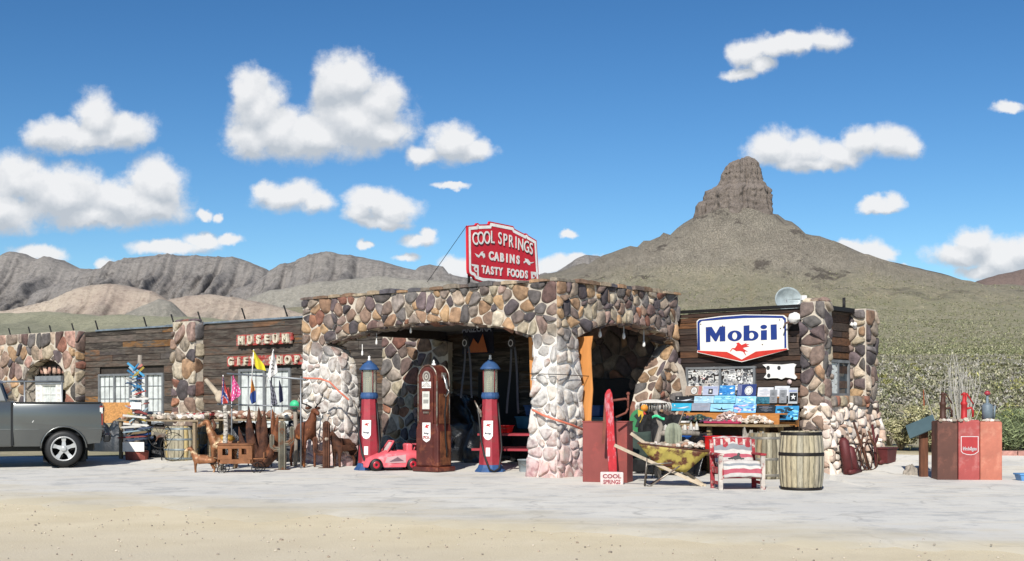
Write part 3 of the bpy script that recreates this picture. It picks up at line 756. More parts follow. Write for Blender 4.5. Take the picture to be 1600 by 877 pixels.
# weathered planks
WD = ['5a4a3f','4a3f38','6a5546','544c47','6b5f55','42372f','7a5a40','5f5046','4d4239','665040','8a6238','3b332d']
def planks(b, x0, x1, z0, z1, fr, h=.2, holes=(), lst=WD, th=.03, k=.74, lmax=3.2):
    z = z0
    while z < z1-.02:
        hh = min(h*U(.8, 1.2), z1-z); x = x0
        while x < x1-.01:
            l = min(U(.8, lmax), x1-x)
            if x1-x-l < .3: l = x1-x
            segs = [(x, x+l)]
            for (hx0, hx1, hz0, hz1) in holes:
                if z+hh > hz0+.02 and z < hz1-.02:
                    o = []
                    for a, q in segs:
                        if q <= hx0 or a >= hx1: o.append((a, q))
                        else:
                            if a < hx0: o.append((a, hx0))
                            if q > hx1: o.append((hx1, q))
                    segs = o
            cc = pal(lst, k)(0, 0); t = th*U(.5, 1.3)
            for a, q in segs:
                if q-a > .02:
                    g = .006
                    s1, s2 = U(0, .008), U(0, .008)
                    vs = [fr(a+.003, z+g/2+s1, 0), fr(q-.003, z+g/2+s2, 0), fr(q-.003, z+hh-g/2-s1, 0), fr(a+.003, z+hh-g/2-s2, 0),
                          fr(a+.003, z+g/2+s1, t), fr(q-.003, z+g/2+s2, t), fr(q-.003, z+hh-g/2-s1, t), fr(a+.003, z+hh-g/2-s2, t)]
                    b.add(vs, [(0, 3, 2, 1), (4, 5, 6, 7), (0, 1, 5, 4), (1, 2, 6, 5), (2, 3, 7, 6), (3, 0, 4, 7)], cc)
            x += l
        z += hh
fW = lambda a, z, d: (a, VW-.012-d, z)
x133 = Wy(133, 600, VW)[0]; x285 = Wy(285, 600, VW)[0]; x320 = Wy(320, 600, VW)[0]
w1 = (Wy(157, 0, VW)[0], Wy(258, 0, VW)[0], Wy(200, 648, VW)[1]-.3, Wy(200, 584, VW)[1])
w2 = (Wy(376, 0, VW)[0], Wy(457, 0, VW)[0], .3, Wy(415, 576, VW)[1])
b = MB()
planks(b, x133-.1, x285+.1, 0, ZL-.03, fW, .235, [w1]); planks(b, x320-.1, -9.15, 0, ZL-.03, fW, .235, [w2]); b.build('plank_wall', m_wood, BO)
b = MB(); planks(b, -6.95, -3.2, 0, 3.2, fW, .2, [(-5.9, -4.6, 0, 2.2)], k=.22); b.build('inner_plank_wall', m_wood, BO)  # canopy shade is put into these planks by a much darker palette
RW = ['5a3f2e','4a3428','6e4a32','3b2b24','54443a','7a5232','443732','2f2724','665246']
b = MB(); planks(b, -.3, 3.1, 0, ZR-.02, fW, .125, (), RW, k=.6); m_dwood = mat('dark_creosoted_wood', None, .8, 0, .6, 3, .6, 14, stretch=(1, 4, 9), bdist=.01)
b.build('dark_plank_wall', m_dwood, BO)
b = MB(); planks(b, 4.5, 6.4, 1.6, ZR-.05, lambda a, z, d: (3.14+.012+d, a, z), .16, (), RW, k=.6)
b.build('end_plank_wall', m_dwood, BO)
# inner stone walls, mortar and stones darkened to paint in the canopy's shade
b = MB(); b.box(-1.6, VW-.1, 1.6, 2.9, .2, 3.3); b.build('inner_stone_wall', mat('shade_dark_mortar', c('4f4943'), .95, var=.3), BO)
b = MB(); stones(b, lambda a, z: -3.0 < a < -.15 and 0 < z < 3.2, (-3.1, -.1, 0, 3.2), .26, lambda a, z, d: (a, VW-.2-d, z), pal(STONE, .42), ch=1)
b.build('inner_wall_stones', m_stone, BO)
# sunlit pier beyond the canopy's open left end
pp_ = [Wy(x, y, 4.3) for x, y in [(598,800),(598,523),(618,518),(640,521),(665,526),(700,535),(700,800)]]
pp_ = [(a, max(z, -.1)) for a, z in pp_]
b = MB(); b.prism(pp_, 4.3, 4.5); b.build('stone_pier', m_mort, BO)
b = MB(); stones(b, lambda a, z: inpoly((a, z), pp_), (-9.3, -6.5, 0, 3.4), .3, lambda a, z, d: (a, 4.3-d, z), pal(STONE)); b.build('stone_pier_stones', m_stone, BO)
# stone pilaster between plank panels
def pilaster(name, x0, x1, z1, y0, yb, size, z0=-.05, side=True, lst=STONE, ch=2):
    b = MB(); b.box((x0+x1)/2, (y0+yb)/2, (z0+z1)/2, x1-x0-.06, yb-y0-.02, z1-z0); b.build(name, m_mort, BO)
    b = MB(); stones(b, lambda a, z: x0 < a < x1 and z0 < z < z1, (x0, x1, z0, z1), size, lambda a, z, d: (a, y0+.02-d, z), pal(lst), dep=.09, ch=ch, asp=1.25)
    if side:
        stones(b, lambda a, z: y0+.02 < a < yb and z0 < z < z1, (y0, yb, z0, z1), size, lambda a, z, d: (x1-.05+d, a, z), pal(lst), dep=.07, ch=ch)
    for i in range(3):
        b.ball((lerp(x0, x1, .2+.3*i), (y0+yb)/2, z1+.02), ((x1-x0)*.22, .2, .07), 9, 6, pal(lst)(0, 0), .12)
    b.build(name+'_stones', m_stone, BO)
pilaster('pilaster', x285, x320, ZL+.06, 4.12, 4.5, .36)
pilaster('pilaster', 3.02, 3.54, ZR+.08, 4.13, 4.55, .22, z0=.9)
# far-left stone wall with its arched window niche
x40, x100 = Wy(40, 0, 4.12)[0], Wy(103, 0, 4.12)[0]; xc = (x40+x100)/2; ra = (x100-x40)/2; zt = Wy(72, 561, 4.12)[1]
arc = [(xc+ra*math.cos(t), zt-ra*.62+ra*.62*math.sin(t)) for t in [math.pi*i/12 for i in range(13)]]
XF = -31.
lw = [(XF, -.1), (XF, ZL), (x133+.02, ZL), (x133+.02, -.1), (x100, -.1)]+arc+[(x40, -.1)]
b = MB(); b.prism(lw, 4.12, 4.5); b.build('left_stone_wall', m_mort, BO)
b = MB(); stones(b, lambda a, z: inpoly((a, z), lw) and z > 0, (XF, x133+.05, 0, ZL+.04), .36, lambda a, z, d: (a, 4.12-d, z), pal(STONE+['b08a7a', 'a88878', 'b9a08c']), asp=1.15)
stones(b, lambda a, z: 4.12 < a < 4.5 and 0 < z < ZL, (4.12, 4.5, 0, ZL), .3, lambda a, z, d: (x133+.02+d, a, z), pal(STONE))
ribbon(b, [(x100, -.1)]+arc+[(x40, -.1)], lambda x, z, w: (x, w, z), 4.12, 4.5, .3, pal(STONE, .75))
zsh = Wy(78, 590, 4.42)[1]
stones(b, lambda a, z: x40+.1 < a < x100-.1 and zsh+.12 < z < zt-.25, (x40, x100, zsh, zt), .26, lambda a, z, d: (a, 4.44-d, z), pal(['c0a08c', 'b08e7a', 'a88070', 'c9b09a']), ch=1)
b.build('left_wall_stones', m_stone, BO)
# white shuttered window
def window(name, x0, x1, z0, z1, y, cols, rows, frame=.06, mm=None, curtain=True, casements=2, fcol=None, rust=False):
    mm = mm or mat('grey_window_frame', c('6f7274'), .7, var=.25)
    w = MB(); w.box((x0+x1)/2, y-.02, z1-frame/2, x1-x0, .08, frame); w.box((x0+x1)/2, y-.02, z0+frame/2, x1-x0, .08, frame)
    for i in range(casements+1):
        xx = lerp(x0+frame/2, x1-frame/2, i/casements); w.box(xx, y-.022, (z0+z1)/2, frame*1.1, .08, z1-z0-.01)
    fo = w.build(name, mm, BO)
    w = MB()
    for i in range(casements):
        a, q = lerp(x0, x1, i/casements)+frame*.8, lerp(x0, x1, (i+1)/casements)-frame*.8
        for k in range(1, cols): w.box(lerp(a, q, k/cols), y-.012, (z0+z1)/2, .012, .02, z1-z0-.02)
        for k in range(1, rows): w.box((a+q)/2, y-.014, lerp(z0, z1, k/rows), q-a, .02, .012)
    w.build('muntin', mm, fo)
    w = MB(); w.box((x0+x1)/2, y+.012, (z0+z1)/2, x1-x0-.02, .008, z1-z0-.02); w.build('pane', m_glass, fo)
    if curtain:
        w = MB()
        for i in range(casements):
            if curtain == 2 and i % 2: continue
            a, q = lerp(x0, x1, i/casements)+frame*.7, lerp(x0, x1, (i+1)/casements)-frame*.7
            w.grid(lambda u, v: (lerp(a, q, u), y+.002+.003*math.sin(u*40), lerp(z0+.03, z1-.04, v)), 40, 1)
        w.build('curtain', m_curt, fo)
    return fo
xs0, xs1 = Wy(60, 0, 4.42)[0], Wy(98, 0, 4.42)[0]; zb = Wy(78, 640, 4.42)[1]-.6
f = window('window', xs0+.28, xs1-.28, zb, zsh-.22, 4.42, 2, 4, .07, m_white, True, 1)
for (a, q) in ((xs0-.04, xs0+.3), (xs1-.3, xs1+.04)):
    w = MB()
    for k in range(9): w.box((a+q)/2, 4.36, lerp(zb+.1, zsh-.3, k/8), q-a-.1, .02, (zsh-zb)*.07, rot=(.35, 0, 0))
    w.box((a+q)/2, 4.375, (zb+zsh)/2-.1, q-a-.04, .01, zsh-zb-.15); w.box(a+.03, 4.36, (zb+zsh)/2-.1, .06, .05, zsh-zb-.1); w.box(q-.03, 4.36, (zb+zsh)/2-.1, .06, .05, zsh-zb-.1); w.build('shutter', m_white, f)
w = MB(); w.box((xs0+xs1)/2, 4.37, zsh-.1, xs1-xs0+.1, .1, .3); w.build('lintel', mat('grey_lintel', c('777b7e'), .7), f)
window('window', *w1, 4.47, 3, 4, .07, None, True, 4)
window('window', *w2, 4.47, 3, 4, .08, None, True, 2)
# wooden doorway, dark, under the canopy
b = MB(); b.box(-5.25, 4.46, 1.1, 1.3, .04, 2.2); b.build('doorway', m_dark, BO)
# right end: recessed plank wall, second pilaster, pale battered rubble base
b = MB(); b.box(3.3, 6.42, 1.7, .44, .5, 3.5); b.build('pilaster', m_mort, BO)
b = MB()
stones(b, lambda a, z: 3.1 < a < 3.5 and .9 < z < ZR+.02, (3.1, 3.5, .9, ZR), .19, lambda a, z, d: (a, 6.17-d, z), pal(STONE), dep=.07)
stones(b, lambda a, z: 6.17 < a < 6.67 and .6 < z < ZR+.02, (6.17, 6.67, .6, ZR), .22, lambda a, z, d: (3.52+d, a, z), pal(STONE), dep=.07)
b.build('pilaster_stones', m_stone, BO)
def bat(a, z): return 3.5+.22*sm((1.62-z)/1.6)
b = MB(); b.add([(3.1, 4.13, -.1), (3.66, 4.13, -.1), (3.5, 4.13, 1.5), (3.1, 4.13, 1.5), (3.1, 6.7, -.1), (3.66, 6.7, -.1), (3.5, 6.7, 1.5), (3.1, 6.7, 1.5)], [(0, 1, 2, 3), (1, 5, 6, 2), (5, 4, 7, 6), (4, 0, 3, 7), (3, 2, 6, 7)])
b.build('rubble_base', m_pmort2, BO)
b = MB(); stones(b, lambda a, z: 4.1 < a < 6.75 and -.02 < z < 1.36+.1*math.sin(a*5), (4.1, 6.75, 0, 1.5), .17, lambda a, z, d: (bat(a, z)-.02+d, a, z), pal(PALE, .95), dep=.1, asp=.8)
stones(b, lambda a, z: 3.1 < a < 3.68 and -.02 < z < 1.4, (3.1, 3.7, 0, 1.4), .22, lambda a, z, d: (a, 4.13-d, z), pal(PALE, .95), dep=.06)
b.build('rubble_base_stones', m_pale, BO)
b = MB(); stones(b, lambda a, z: 4.5 < a < 6.2 and 1.38 < z < 1.6, (4.5, 6.2, 1.36, 1.62), .14, lambda a, z, d: (3.5+d, a, z), pal(STONE), dep=.08, asp=1.6); b.box(3.32, 5.35, 1.48, .4, 1.7, .22, c('9a8a78')); b.build('window_ledge', m_stone, BO)
# end window on the recessed side
def wxb(px, u): return Wx(px, 600, u)[0]
y0, y1 = 4.95, 6.0; zz0, zz1 = 1.6, 2.32
b = MB(); b.box(3.19, (y0+y1)/2, zz1, .08, y1-y0, .06); b.box(3.19, (y0+y1)/2, zz0+.02, .08, y1-y0, .06)
for yy in (y0, (y0+y1)/2, y1): b.box(3.19, yy, (zz0+zz1)/2, .07, .06, zz1-zz0)
fo = b.build('window', mat('grey_window_frame'), BO)
b = MB(); b.box(3.17, (y0+y1)/2, (zz0+zz1)/2, .02, y1-y0-.05, zz1-zz0-.05); b.build('pane', m_glass, fo)
b = MB(); b.grid(lambda u, v: (3.195+.012*math.sin(v*30+u*9), lerp(y0+.03, y0+.5, u), lerp(zz0+.05, zz1-.04, v)), 12, 10); b.build('curtain', m_curt, fo)
# roof stakes
for px, py in [(17,523),(48,521),(81,519),(116,516),(153,512),(229,507),(272,503),(314,499),(383,494),(449,490)]:
    x, z = Wy(px, py, 4.7); b = MB(); b.tube([(x, 4.7, z-.08), (x-.16, 4.7, z+.24)], .024, 6); b.build('roof_stake', m_iron, BO)
b = MB(); b.tube([(3.1, 6.0, ZR-.02), (3.1, 6.0, ZR+.28)], .035, 6); b.build('roof_stake', m_iron, BO)
b = MB(); b.box(3.2, 5.35, ZR-.0, .2, 1.5, .09); b.build('roof_edge_beam', m_iron, BO)
b = MB(); b.box(1.45, VW-.02, ZR+.03, 3.0, .14, .06); b.build('roof_edge_beam', m_iron, BO)
# ---------------------------------------------------------------- shared paints
m_red = mat('faded_red_paint', c('98303a'), .5, 0, .2, 4, .1, 30, col2=c('8a3f40'), c2amt=.25, c2scale=5)
m_blue = mat('blue_paint', c('2c4f7c'), .65, 0, .25, 6, .1)
m_rust = mat('rusty_sheet', c('5c3a29'), .8, .2, .4, 6, .35, 60, col2=c('3c241b'), c2amt=.4, c2scale=4)
m_rusto = mat('orange_rust', c('7d4c2f'), .75, .2, .4, 6, .3, 60, col2=c('5a321f'), c2amt=.4, c2scale=5)
m_brown = mat('oxidised_maroon_paint', c('53261f'), .5, .1, .35, 3, .12, 40, col2=c('74402c'), c2amt=.3, c2scale=4)
m_alu = mat('dull_aluminium', c('8e877c'), .4, .6, .25, col2=c('6d4a3a'), c2amt=.4)
m_hose = mat('black_rubber', c('121212'), .55, var=.2)
m_col = mat('plain_paint', None, .6, 0, .14, 8, .08)
m_fab = mat('cloth', None, .95, 0, .12, 12, .25, 90)
m_bark = mat('driftwood', c('8d8478'), .9, 0, .35, 8, .6, 25, stretch=(3, 3, .5), bdist=.02)
m_clear = mat('pump_glass', c('c9cbb8'), .06, 0, .1, bump=0, alpha=.38)
K = dict(w=c('e8e5dd'), r=c('a31f24'), b=c('15327a'), k=c('0e0e10'), y=c('c9a52a'))
def ring(b, cx, cz, r0, r1, q0, q1, fr, d, col, n=28):
    vs = []; 
    for i in range(n):
        t = 2*math.pi*i/n
        for rx, rz in ((r0, r1), (q0, q1)):
            vs.append(fr(cx+rx*math.cos(t), cz+rz*math.sin(t), d))
    b.add(vs, [(2*i, 2*((i+1) % n), 2*((i+1) % n)+1, 2*i+1) for i in range(n)], col)
def disc(b, cx, cz, rx, rz, fr, d, col, n=24):
    b.add([fr(cx+rx*math.cos(2*math.pi*i/n), cz+rz*math.sin(2*math.pi*i/n), d) for i in range(n)], [tuple(range(n))], col)
def flat(b, poly, fr, d, col): b.add([fr(x, z, d) for x, z in poly], [tuple(range(len(poly)))], col)
def rect(b, x0, z0, x1, z1, fr, d, col): flat(b, [(x0, z0), (x1, z0), (x1, z1), (x0, z1)], fr, d, col)
def inset(poly, k):
    n = len(poly); o = []; A = sum(poly[i][0]*poly[(i+1) % n][1]-poly[(i+1) % n][0]*poly[i][1] for i in range(n)); s = 1 if A > 0 else -1
    for i in range(n):
        p, q, r = Vector(poly[i-1]), Vector(poly[i]), Vector(poly[(i+1) % n]); a = (q-p).normalized(); e = (r-q).normalized()
        na = Vector((-a.y, a.x))*s; ne = Vector((-e.y, e.x))*s; m_ = na+ne; m_ = m_/max(.35, m_.length_squared)*2
        o.append((q.x+m_.x*k, q.y+m_.y*k))
    return o
def band(b, poly, k0, k1, fr, d, col):
    P, Q = inset(poly, k0), inset(poly, k1); n = len(P)
    b.add([fr(*p, d) for p in P]+[fr(*p, d) for p in Q], [(i, (i+1) % n, (i+1) % n+n, i+n) for i in range(n)], col)
PEG = [(548,378),(572,373),(583,385),(600,400),(660,373),(640,390),(685,390),(650,405),(684,415),(630,425),(612,432),(628,445),(660,465),(665,472),(640,465),(632,475),(650,510),(640,505),(615,470),(585,462),(545,465),(515,445),(505,440),(485,468),(478,465),(500,432),(530,432),(545,410),(555,395),(545,388)]
def pegasus(b, cx, cz, w, fr, d, col):
    k = w/207; flat(b, [(cx+(x-581)*k, cz-(y-441)*k) for x, y in PEG], fr, d, col)
# ---------------------------------------------------------------- big red sign on the canopy
def z8(x, y): return Wx(700+x/6.267, 320+y/6.267, -2.8)
def cool_sign():
    t = thing('roadside_sign', 'big red roof sign reading COOL SPRINGS CABINS TASTY FOODS with white border', 'sign', BL(-2.8, 1.8, 3.55), BYAW)
    fr = lambda a, z, d: (d, a-1.8, z-3.55)
    O = [z8(*p) for p in [(190,205),(272,198),(283,180),(297,180),(307,193),(400,190),(408,163),(640,210),(652,236),(752,288),(762,280),(775,286),(786,301),(868,350),(895,790),(560,778),(340,762),(265,738),(248,708),(222,698),(200,670),(195,630)]]
    b = MB(); b.prism(O, -.05, 0, fr); b.build('sign_board', mat('sign_red', c('cc2230'), .45, 0, .08, 5, .04, col2=c('bb202c'), c2amt=.3, c2scale=2), t)
    b = MB(); band(b, O, .03, .095, fr, .006, c('f2efe8'))
    for P in ([(225,580),(297,592),(300,712),(285,712),(282,660),(262,655),(248,625),(258,605),(232,600)],):
        flat(b, [z8(*p) for p in P], fr, .007, K['w'])
    flat(b, [z8(*p) for p in [(808,655),(882,662),(884,680),(860,680),(855,705),(838,722),(812,725)]], fr, .007, K['w'])
    disc(b, *z8(273, 632), .03, .03, fr, .009, c('b3202c')); disc(b, *z8(838, 698), .035, .03, fr, .009, c('b3202c'))
    for P in ([(258,474),(300,496),(322,462),(345,456),(338,475),(358,480),(362,510),(345,527),(335,505),(318,492),(300,520),(278,508)],
              [(846,560),(805,565),(782,535),(748,525),(755,545),(735,560),(742,575),(762,560),(785,590),(805,592),(800,578),(825,572)]):
        flat(b, [z8(*p) for p in P], fr, .008, K['w'])
    b.build('border', mat('plain_paint'), t)
    def word(nm, L_, sx, bold, m_, dd):
        for s_, hh, dz, cc, off in m_:
            b = MB()
            for ch, x, y, h in L_:
                A = z8(x, y); B1, B2 = z8(x, y-h/2), z8(x, y+h/2); H = B1[1]-B2[1]
                text_mesh(b, ch, lambda a, q, d, A=A: fr(A[0]+a+off, A[1]+q-off, dd+dz+d), H, sx, bold+hh, .008, cc)
            b.build(s_, m_col, t)
    L1 = [('C',262,330,122),('O',317,325,124),('O',378,321,124),('L',432,316,120),('S',505,328,118),('P',556,343,118),('R',612,356,118),('I',662,368,116),('N',708,388,116),('G',765,410,114),('S',810,430,112)]
    L2 = [('C',420,500,78),('A',472,508,78),('B',525,516,78),('I',574,522,78),('N',625,530,78),('S',682,540,76)]
    L3 = [('T',345,632,72),('A',387,640,74),('S',430,645,74),('T',470,650,72),('Y',512,655,74),('F',590,660,70),('O',632,668,72),('O',675,675,72),('D',722,680,72),('S',764,684,72)]
    word('lettering', L1, .72, .0, [('lettering_shadow', .018, -.002, c('3a1216'), .012), ('lettering', .008, .002, K['w'], 0)], .012)
    word('lettering', L2, .9, .05, [('lettering', 0, 0, K['w'], 0)], .012)
    word('lettering', L3, .85, .04, [('lettering', 0, 0, K['w'], 0)], .012)
    for y in (.7, 2.6):
        b = MB(); b.tube([fr(y, 3.45, -.08), fr(y, 4.9, -.08)], .03, 8); b.build('support_post', m_iron, t)
    b = MB(); b.tube([fr(*z8(190, 205), -.02), fr(z8(190, 205)[0]-1.2, 3.9, -.02)], .006, 4); b.build('guy_wire', m_iron, t)
cool_sign()
# ---------------------------------------------------------------- oil company sign
def zm(x, y): return Wy(1070+x/6.745, 480+y/6.745, 4.33)
def mobil():
    o = zm(600, 330); t = thing('enamel_sign', 'white enamel sign with blue rim reading Mobil over a red winged horse', 'sign', BL(o[0], 4.33, o[1]), BYAW)
    fr = lambda a, z, d: (a-o[0], -d, z-o[1]); P = lambda l: [zm(*q) for q in l]
    base = P([(125,150),(150,126),(380,95),(620,78),(830,80),(1040,84),(1076,112),(1082,430),(1090,447),(600,580),(128,478),(134,450)])
    b = MB(); b.prism(base, -.03, .0, fr); b.build('sign_board', mat('white_enamel', c('e6e3da'), .3, 0, .05, 5, .03, col2=c('b39a7c'), c2amt=-.25, c2scale=14), t)
    b = MB(); flat(b, P([(134,455),(134,157),(157,134),(380,105),(620,86),(830,88),(1034,93),(1067,120),(1072,430),(1050,434),(1048,140),(1028,116),(830,112),(620,116),(380,133),(178,148),(157,170),(163,456)]), fr, .004, K['b']); b.build('blue_rim', m_col, t)
    b = MB(); flat(b, P([(137,459),(445,472),(600,553),(750,468),(1080,437),(1082,448),(600,572),(137,474)]), fr, .004, c('c23326')); b.build('red_chevron', m_col, t)
    b = MB(); D = .006; B_ = K['b']
    flat(b, P([(222,212),(285,208),(328,278),(370,205),(428,203),(428,360),(370,362),(369,290),(336,360),(320,362),(272,297),(272,367),(224,370)]), fr, D, B_)
    sx = abs(zm(600, 300)[0]-zm(601, 300)[0]); sz = abs(zm(600, 300)[1]-zm(600, 301)[1])
    ring(b, *zm(527, 303), 76*sx, 57*sz, 26*sx, 38*sz, fr, D, B_)
    ring(b, *zm(704, 301), 74*sx, 53*sz, 26*sx, 33*sz, fr, D, B_)
    flat(b, P([(621,196),(683,191),(683,352),(621,356)]), fr, D+.001, B_)
    flat(b, P([(803,246),(867,241),(867,345),(803,348)]), fr, D, B_); disc(b, *zm(833, 209), 34*sx, 22*sz, fr, D, B_)
    flat(b, P([(905,185),(970,181),(973,341),(908,345)]), fr, D, B_)
    b.build('lettering', m_col, t)
    b = MB(); flat(b, [zm(x, y) for x, y in PEG], fr, .006, c('c8302a')); b.build('winged_horse', m_col, t)
    b = MB()
    for (x, y) in [(240,243),(400,200),(1010,225),(820,395),(170,180),(390,112),(1000,135)]: disc(b, *zm(x, y), 7*sx, 6*sz, fr, .008, c('4a3426'), 7)
    b.build('rust_chip', m_col, t)
mobil()
# ---------------------------------------------------------------- museum signs
def plank_sign(name, label, txt, x0, x1, y0, y1, seg, v=4.38):
    a, z0 = Wy(x0, y1, v); e, z1 = Wy(x1, (y0+y1)/2-(y1-y0)/2, v); z1 = Wy(x1, y0, v)[1]
    z0 = (Wy(x0, y1, v)[1]); cx, cz = (a+e)/2, (z0+z1)/2; h = z1-z0
    t = thing(name, label, 'sign', BL(cx, v, cz), BYAW)
    b = MB()
    for k in range(3): b.box(U(-.03, .03), 0, (k-1)*h/3, e-a-U(0, .08), .05, h/3-.01)
    b.build('board', mat('peeling_red', c('a3403a'), .8, 0, .3, 6, .3, 40, col2=c('8d8377'), c2amt=.42, c2scale=5), t)
    for ch, px in seg:
        b = MB(); cxp = Wy(px, (y0+y1)/2, v)[0]-cx
        text_mesh(b, ch, lambda p, q, d: (cxp+p, -.03-.04-d, q), h*.72, 1.0, .035, .07, c('cdc4ae'))
        if ch in 'MUIFTHPE':
            w = h*.16
            for sx_ in ((-.2, .2) if ch in 'MUHN' else ((0,) if ch in 'ITF' else (-.2,))):
                for sz_ in (-.36, .36):
                    if ch == 'U' and sz_ < 0: continue
                    b.box(cxp+sx_*h*.95, -.07, sz_*h*.92, w*1.7, .07, h*.06, c('cdc4ae'))
        b.build('letter', mat('peeling_cream', None, .8, 0, .3, 9, .2, col2=c('6d5f50'), c2amt=.15, c2scale=14), t)
plank_sign('wooden_sign', 'weathered red board reading MUSEUM in raised cream letters on the plank wall', 'MUSEUM', 370, 458, 519, 541, [('M',380),('U',394),('S',407),('E',420),('U',434),('M',449)])
plank_sign('wooden_sign', 'weathered red board reading GIFT SHOP hung below the MUSEUM board', 'GIFT SHOP', 355, 475, 553, 573, [('G',364),('I',376),('F',387),('T',398),('S',427),('H',440),('O',453),('P',467)])
# ---------------------------------------------------------------- visible gas pumps
def gas_pump(loc, rz, label, words):
    t = thing('gas_pump', label, 'gas pump', loc, rz, 'two glass topped gas pumps')
    b = MB(); b.lathe([(.33, 0), (.33, .03), (.27, .1), (.245, .16)], 8, ph=R(22.5), smooth=False); b.build('base', m_blue, t, bevel=.006)
    b = MB(); b.lathe([(.24, .15), (.232, .35), (.165, 1.53)], 8, ph=R(22.5), smooth=False); b.build('body', m_red, t, bevel=.008)
    b = MB(); b.lathe([(.165, 1.53), (.188, 1.56), (.192, 1.6), (.176, 1.65), (.176, 1.67)], 16, smooth=False); b.build('collar', m_blue, t)
    b = MB(); b.lathe([(.155, 1.66), (.155, 2.16)], 24, cap=False); b.build('glass_cylinder', m_clear, t)
    b = MB()
    for k in range(4): a = R(45+90*k); b.tube([(.168*math.cos(a), .168*math.sin(a), 1.66), (.168*math.cos(a), .168*math.sin(a), 2.17)], .011, 6)
    b.build('rod', mat('dark_red', c('7a2226'), .5), t)
    b = MB(); b.tube([(.02, 0, 1.66), (.02, 0, 2.16)], .022, 8); b.tube([(-.05, .03, 1.66), (-.05, .03, 2.1)], .012, 6)
    for k in range(10): b.box(-.03, -.02, 1.7+k*.045, .07, .01, .012)
    b.build('gauge', mat('tarnished_brass', c('8a7f68'), .5, .5), t)
    b = MB(); b.lathe([(.21, 2.15), (.215, 2.17), (.19, 2.2), (.15, 2.26), (.09, 2.31), (.06, 2.32), (.055, 2.35)], 18); b.build('cap', m_blue, t)
    b = MB(); b.lathe([(.03, 2.35), (.035, 2.38), (.02, 2.41), (.03, 2.44), (.0, 2.46)], 10); b.build('finial', m_white, t)
    fr = lambda a, z, d: (a, -.222-d+(z-.35)*.0, z)
    def fr(a, z, d): return (a, -(.215-(z-.35)*.0525)-d-.006, z)
    b = MB(); S = [(-.1, 1.08), (-.1, .76), (-.06, .7), (0, .675), (.06, .7), (.1, .76), (.1, 1.08)]
    flat(b, S, fr, 0, K['w']); b.build('shield', m_col, t)
    b = MB(); pegasus(b, 0, .98, .13, fr, .003, K['r']); text_mesh(b, words, lambda a, q, d: fr(a, .82+q, .004), .045, .62, .02, .001, c('2a3358')); b.build('shield_lettering', m_col, t)
    b = MB(); rect(b, -.045, .34, .045, .52, fr, 0, K['w']); b.build('small_plate', m_col, t)
    b = MB(); pts = [(-.16, -.1, 1.42), (-.24, -.14, 1.3), (-.2, -.19, 1.2), (-.17, -.23, 1.0), (-.14, -.27, .7), (-.05, -.31, .35), (.07, -.36, .08), (.16, -.33, .03), (.24, -.22, .1), (.27, -.1, .5), (.22, -.05, 1.0), (.17, -.02, 1.45)]
    b.tube(pts, .021, 8); b.build('hose', m_hose, t)
    b = MB(); b.tube([(-.2, -.14, 1.16), (-.2, -.16, 1.3), (-.3, -.16, 1.5)], [.024, .028, .013], 8); b.box(-.17, -.15, 1.22, .05, .05, .12); b.tube([(-.21, -.17, 1.18), (-.14, -.18, 1.26), (-.2, -.17, 1.34)], .009, 6); b.build('nozzle', m_alu, t)
    return t
p = Pg(577, 735); gas_pump(p, R(-12), 'glass topped red and blue gas pump beside the pink toy car, nearer the left pier', 'Mobilgas')
p = Pg(766, 738); gas_pump(p, R(-12), 'glass topped red and blue gas pump in front of the red bench', 'Mobilgas')
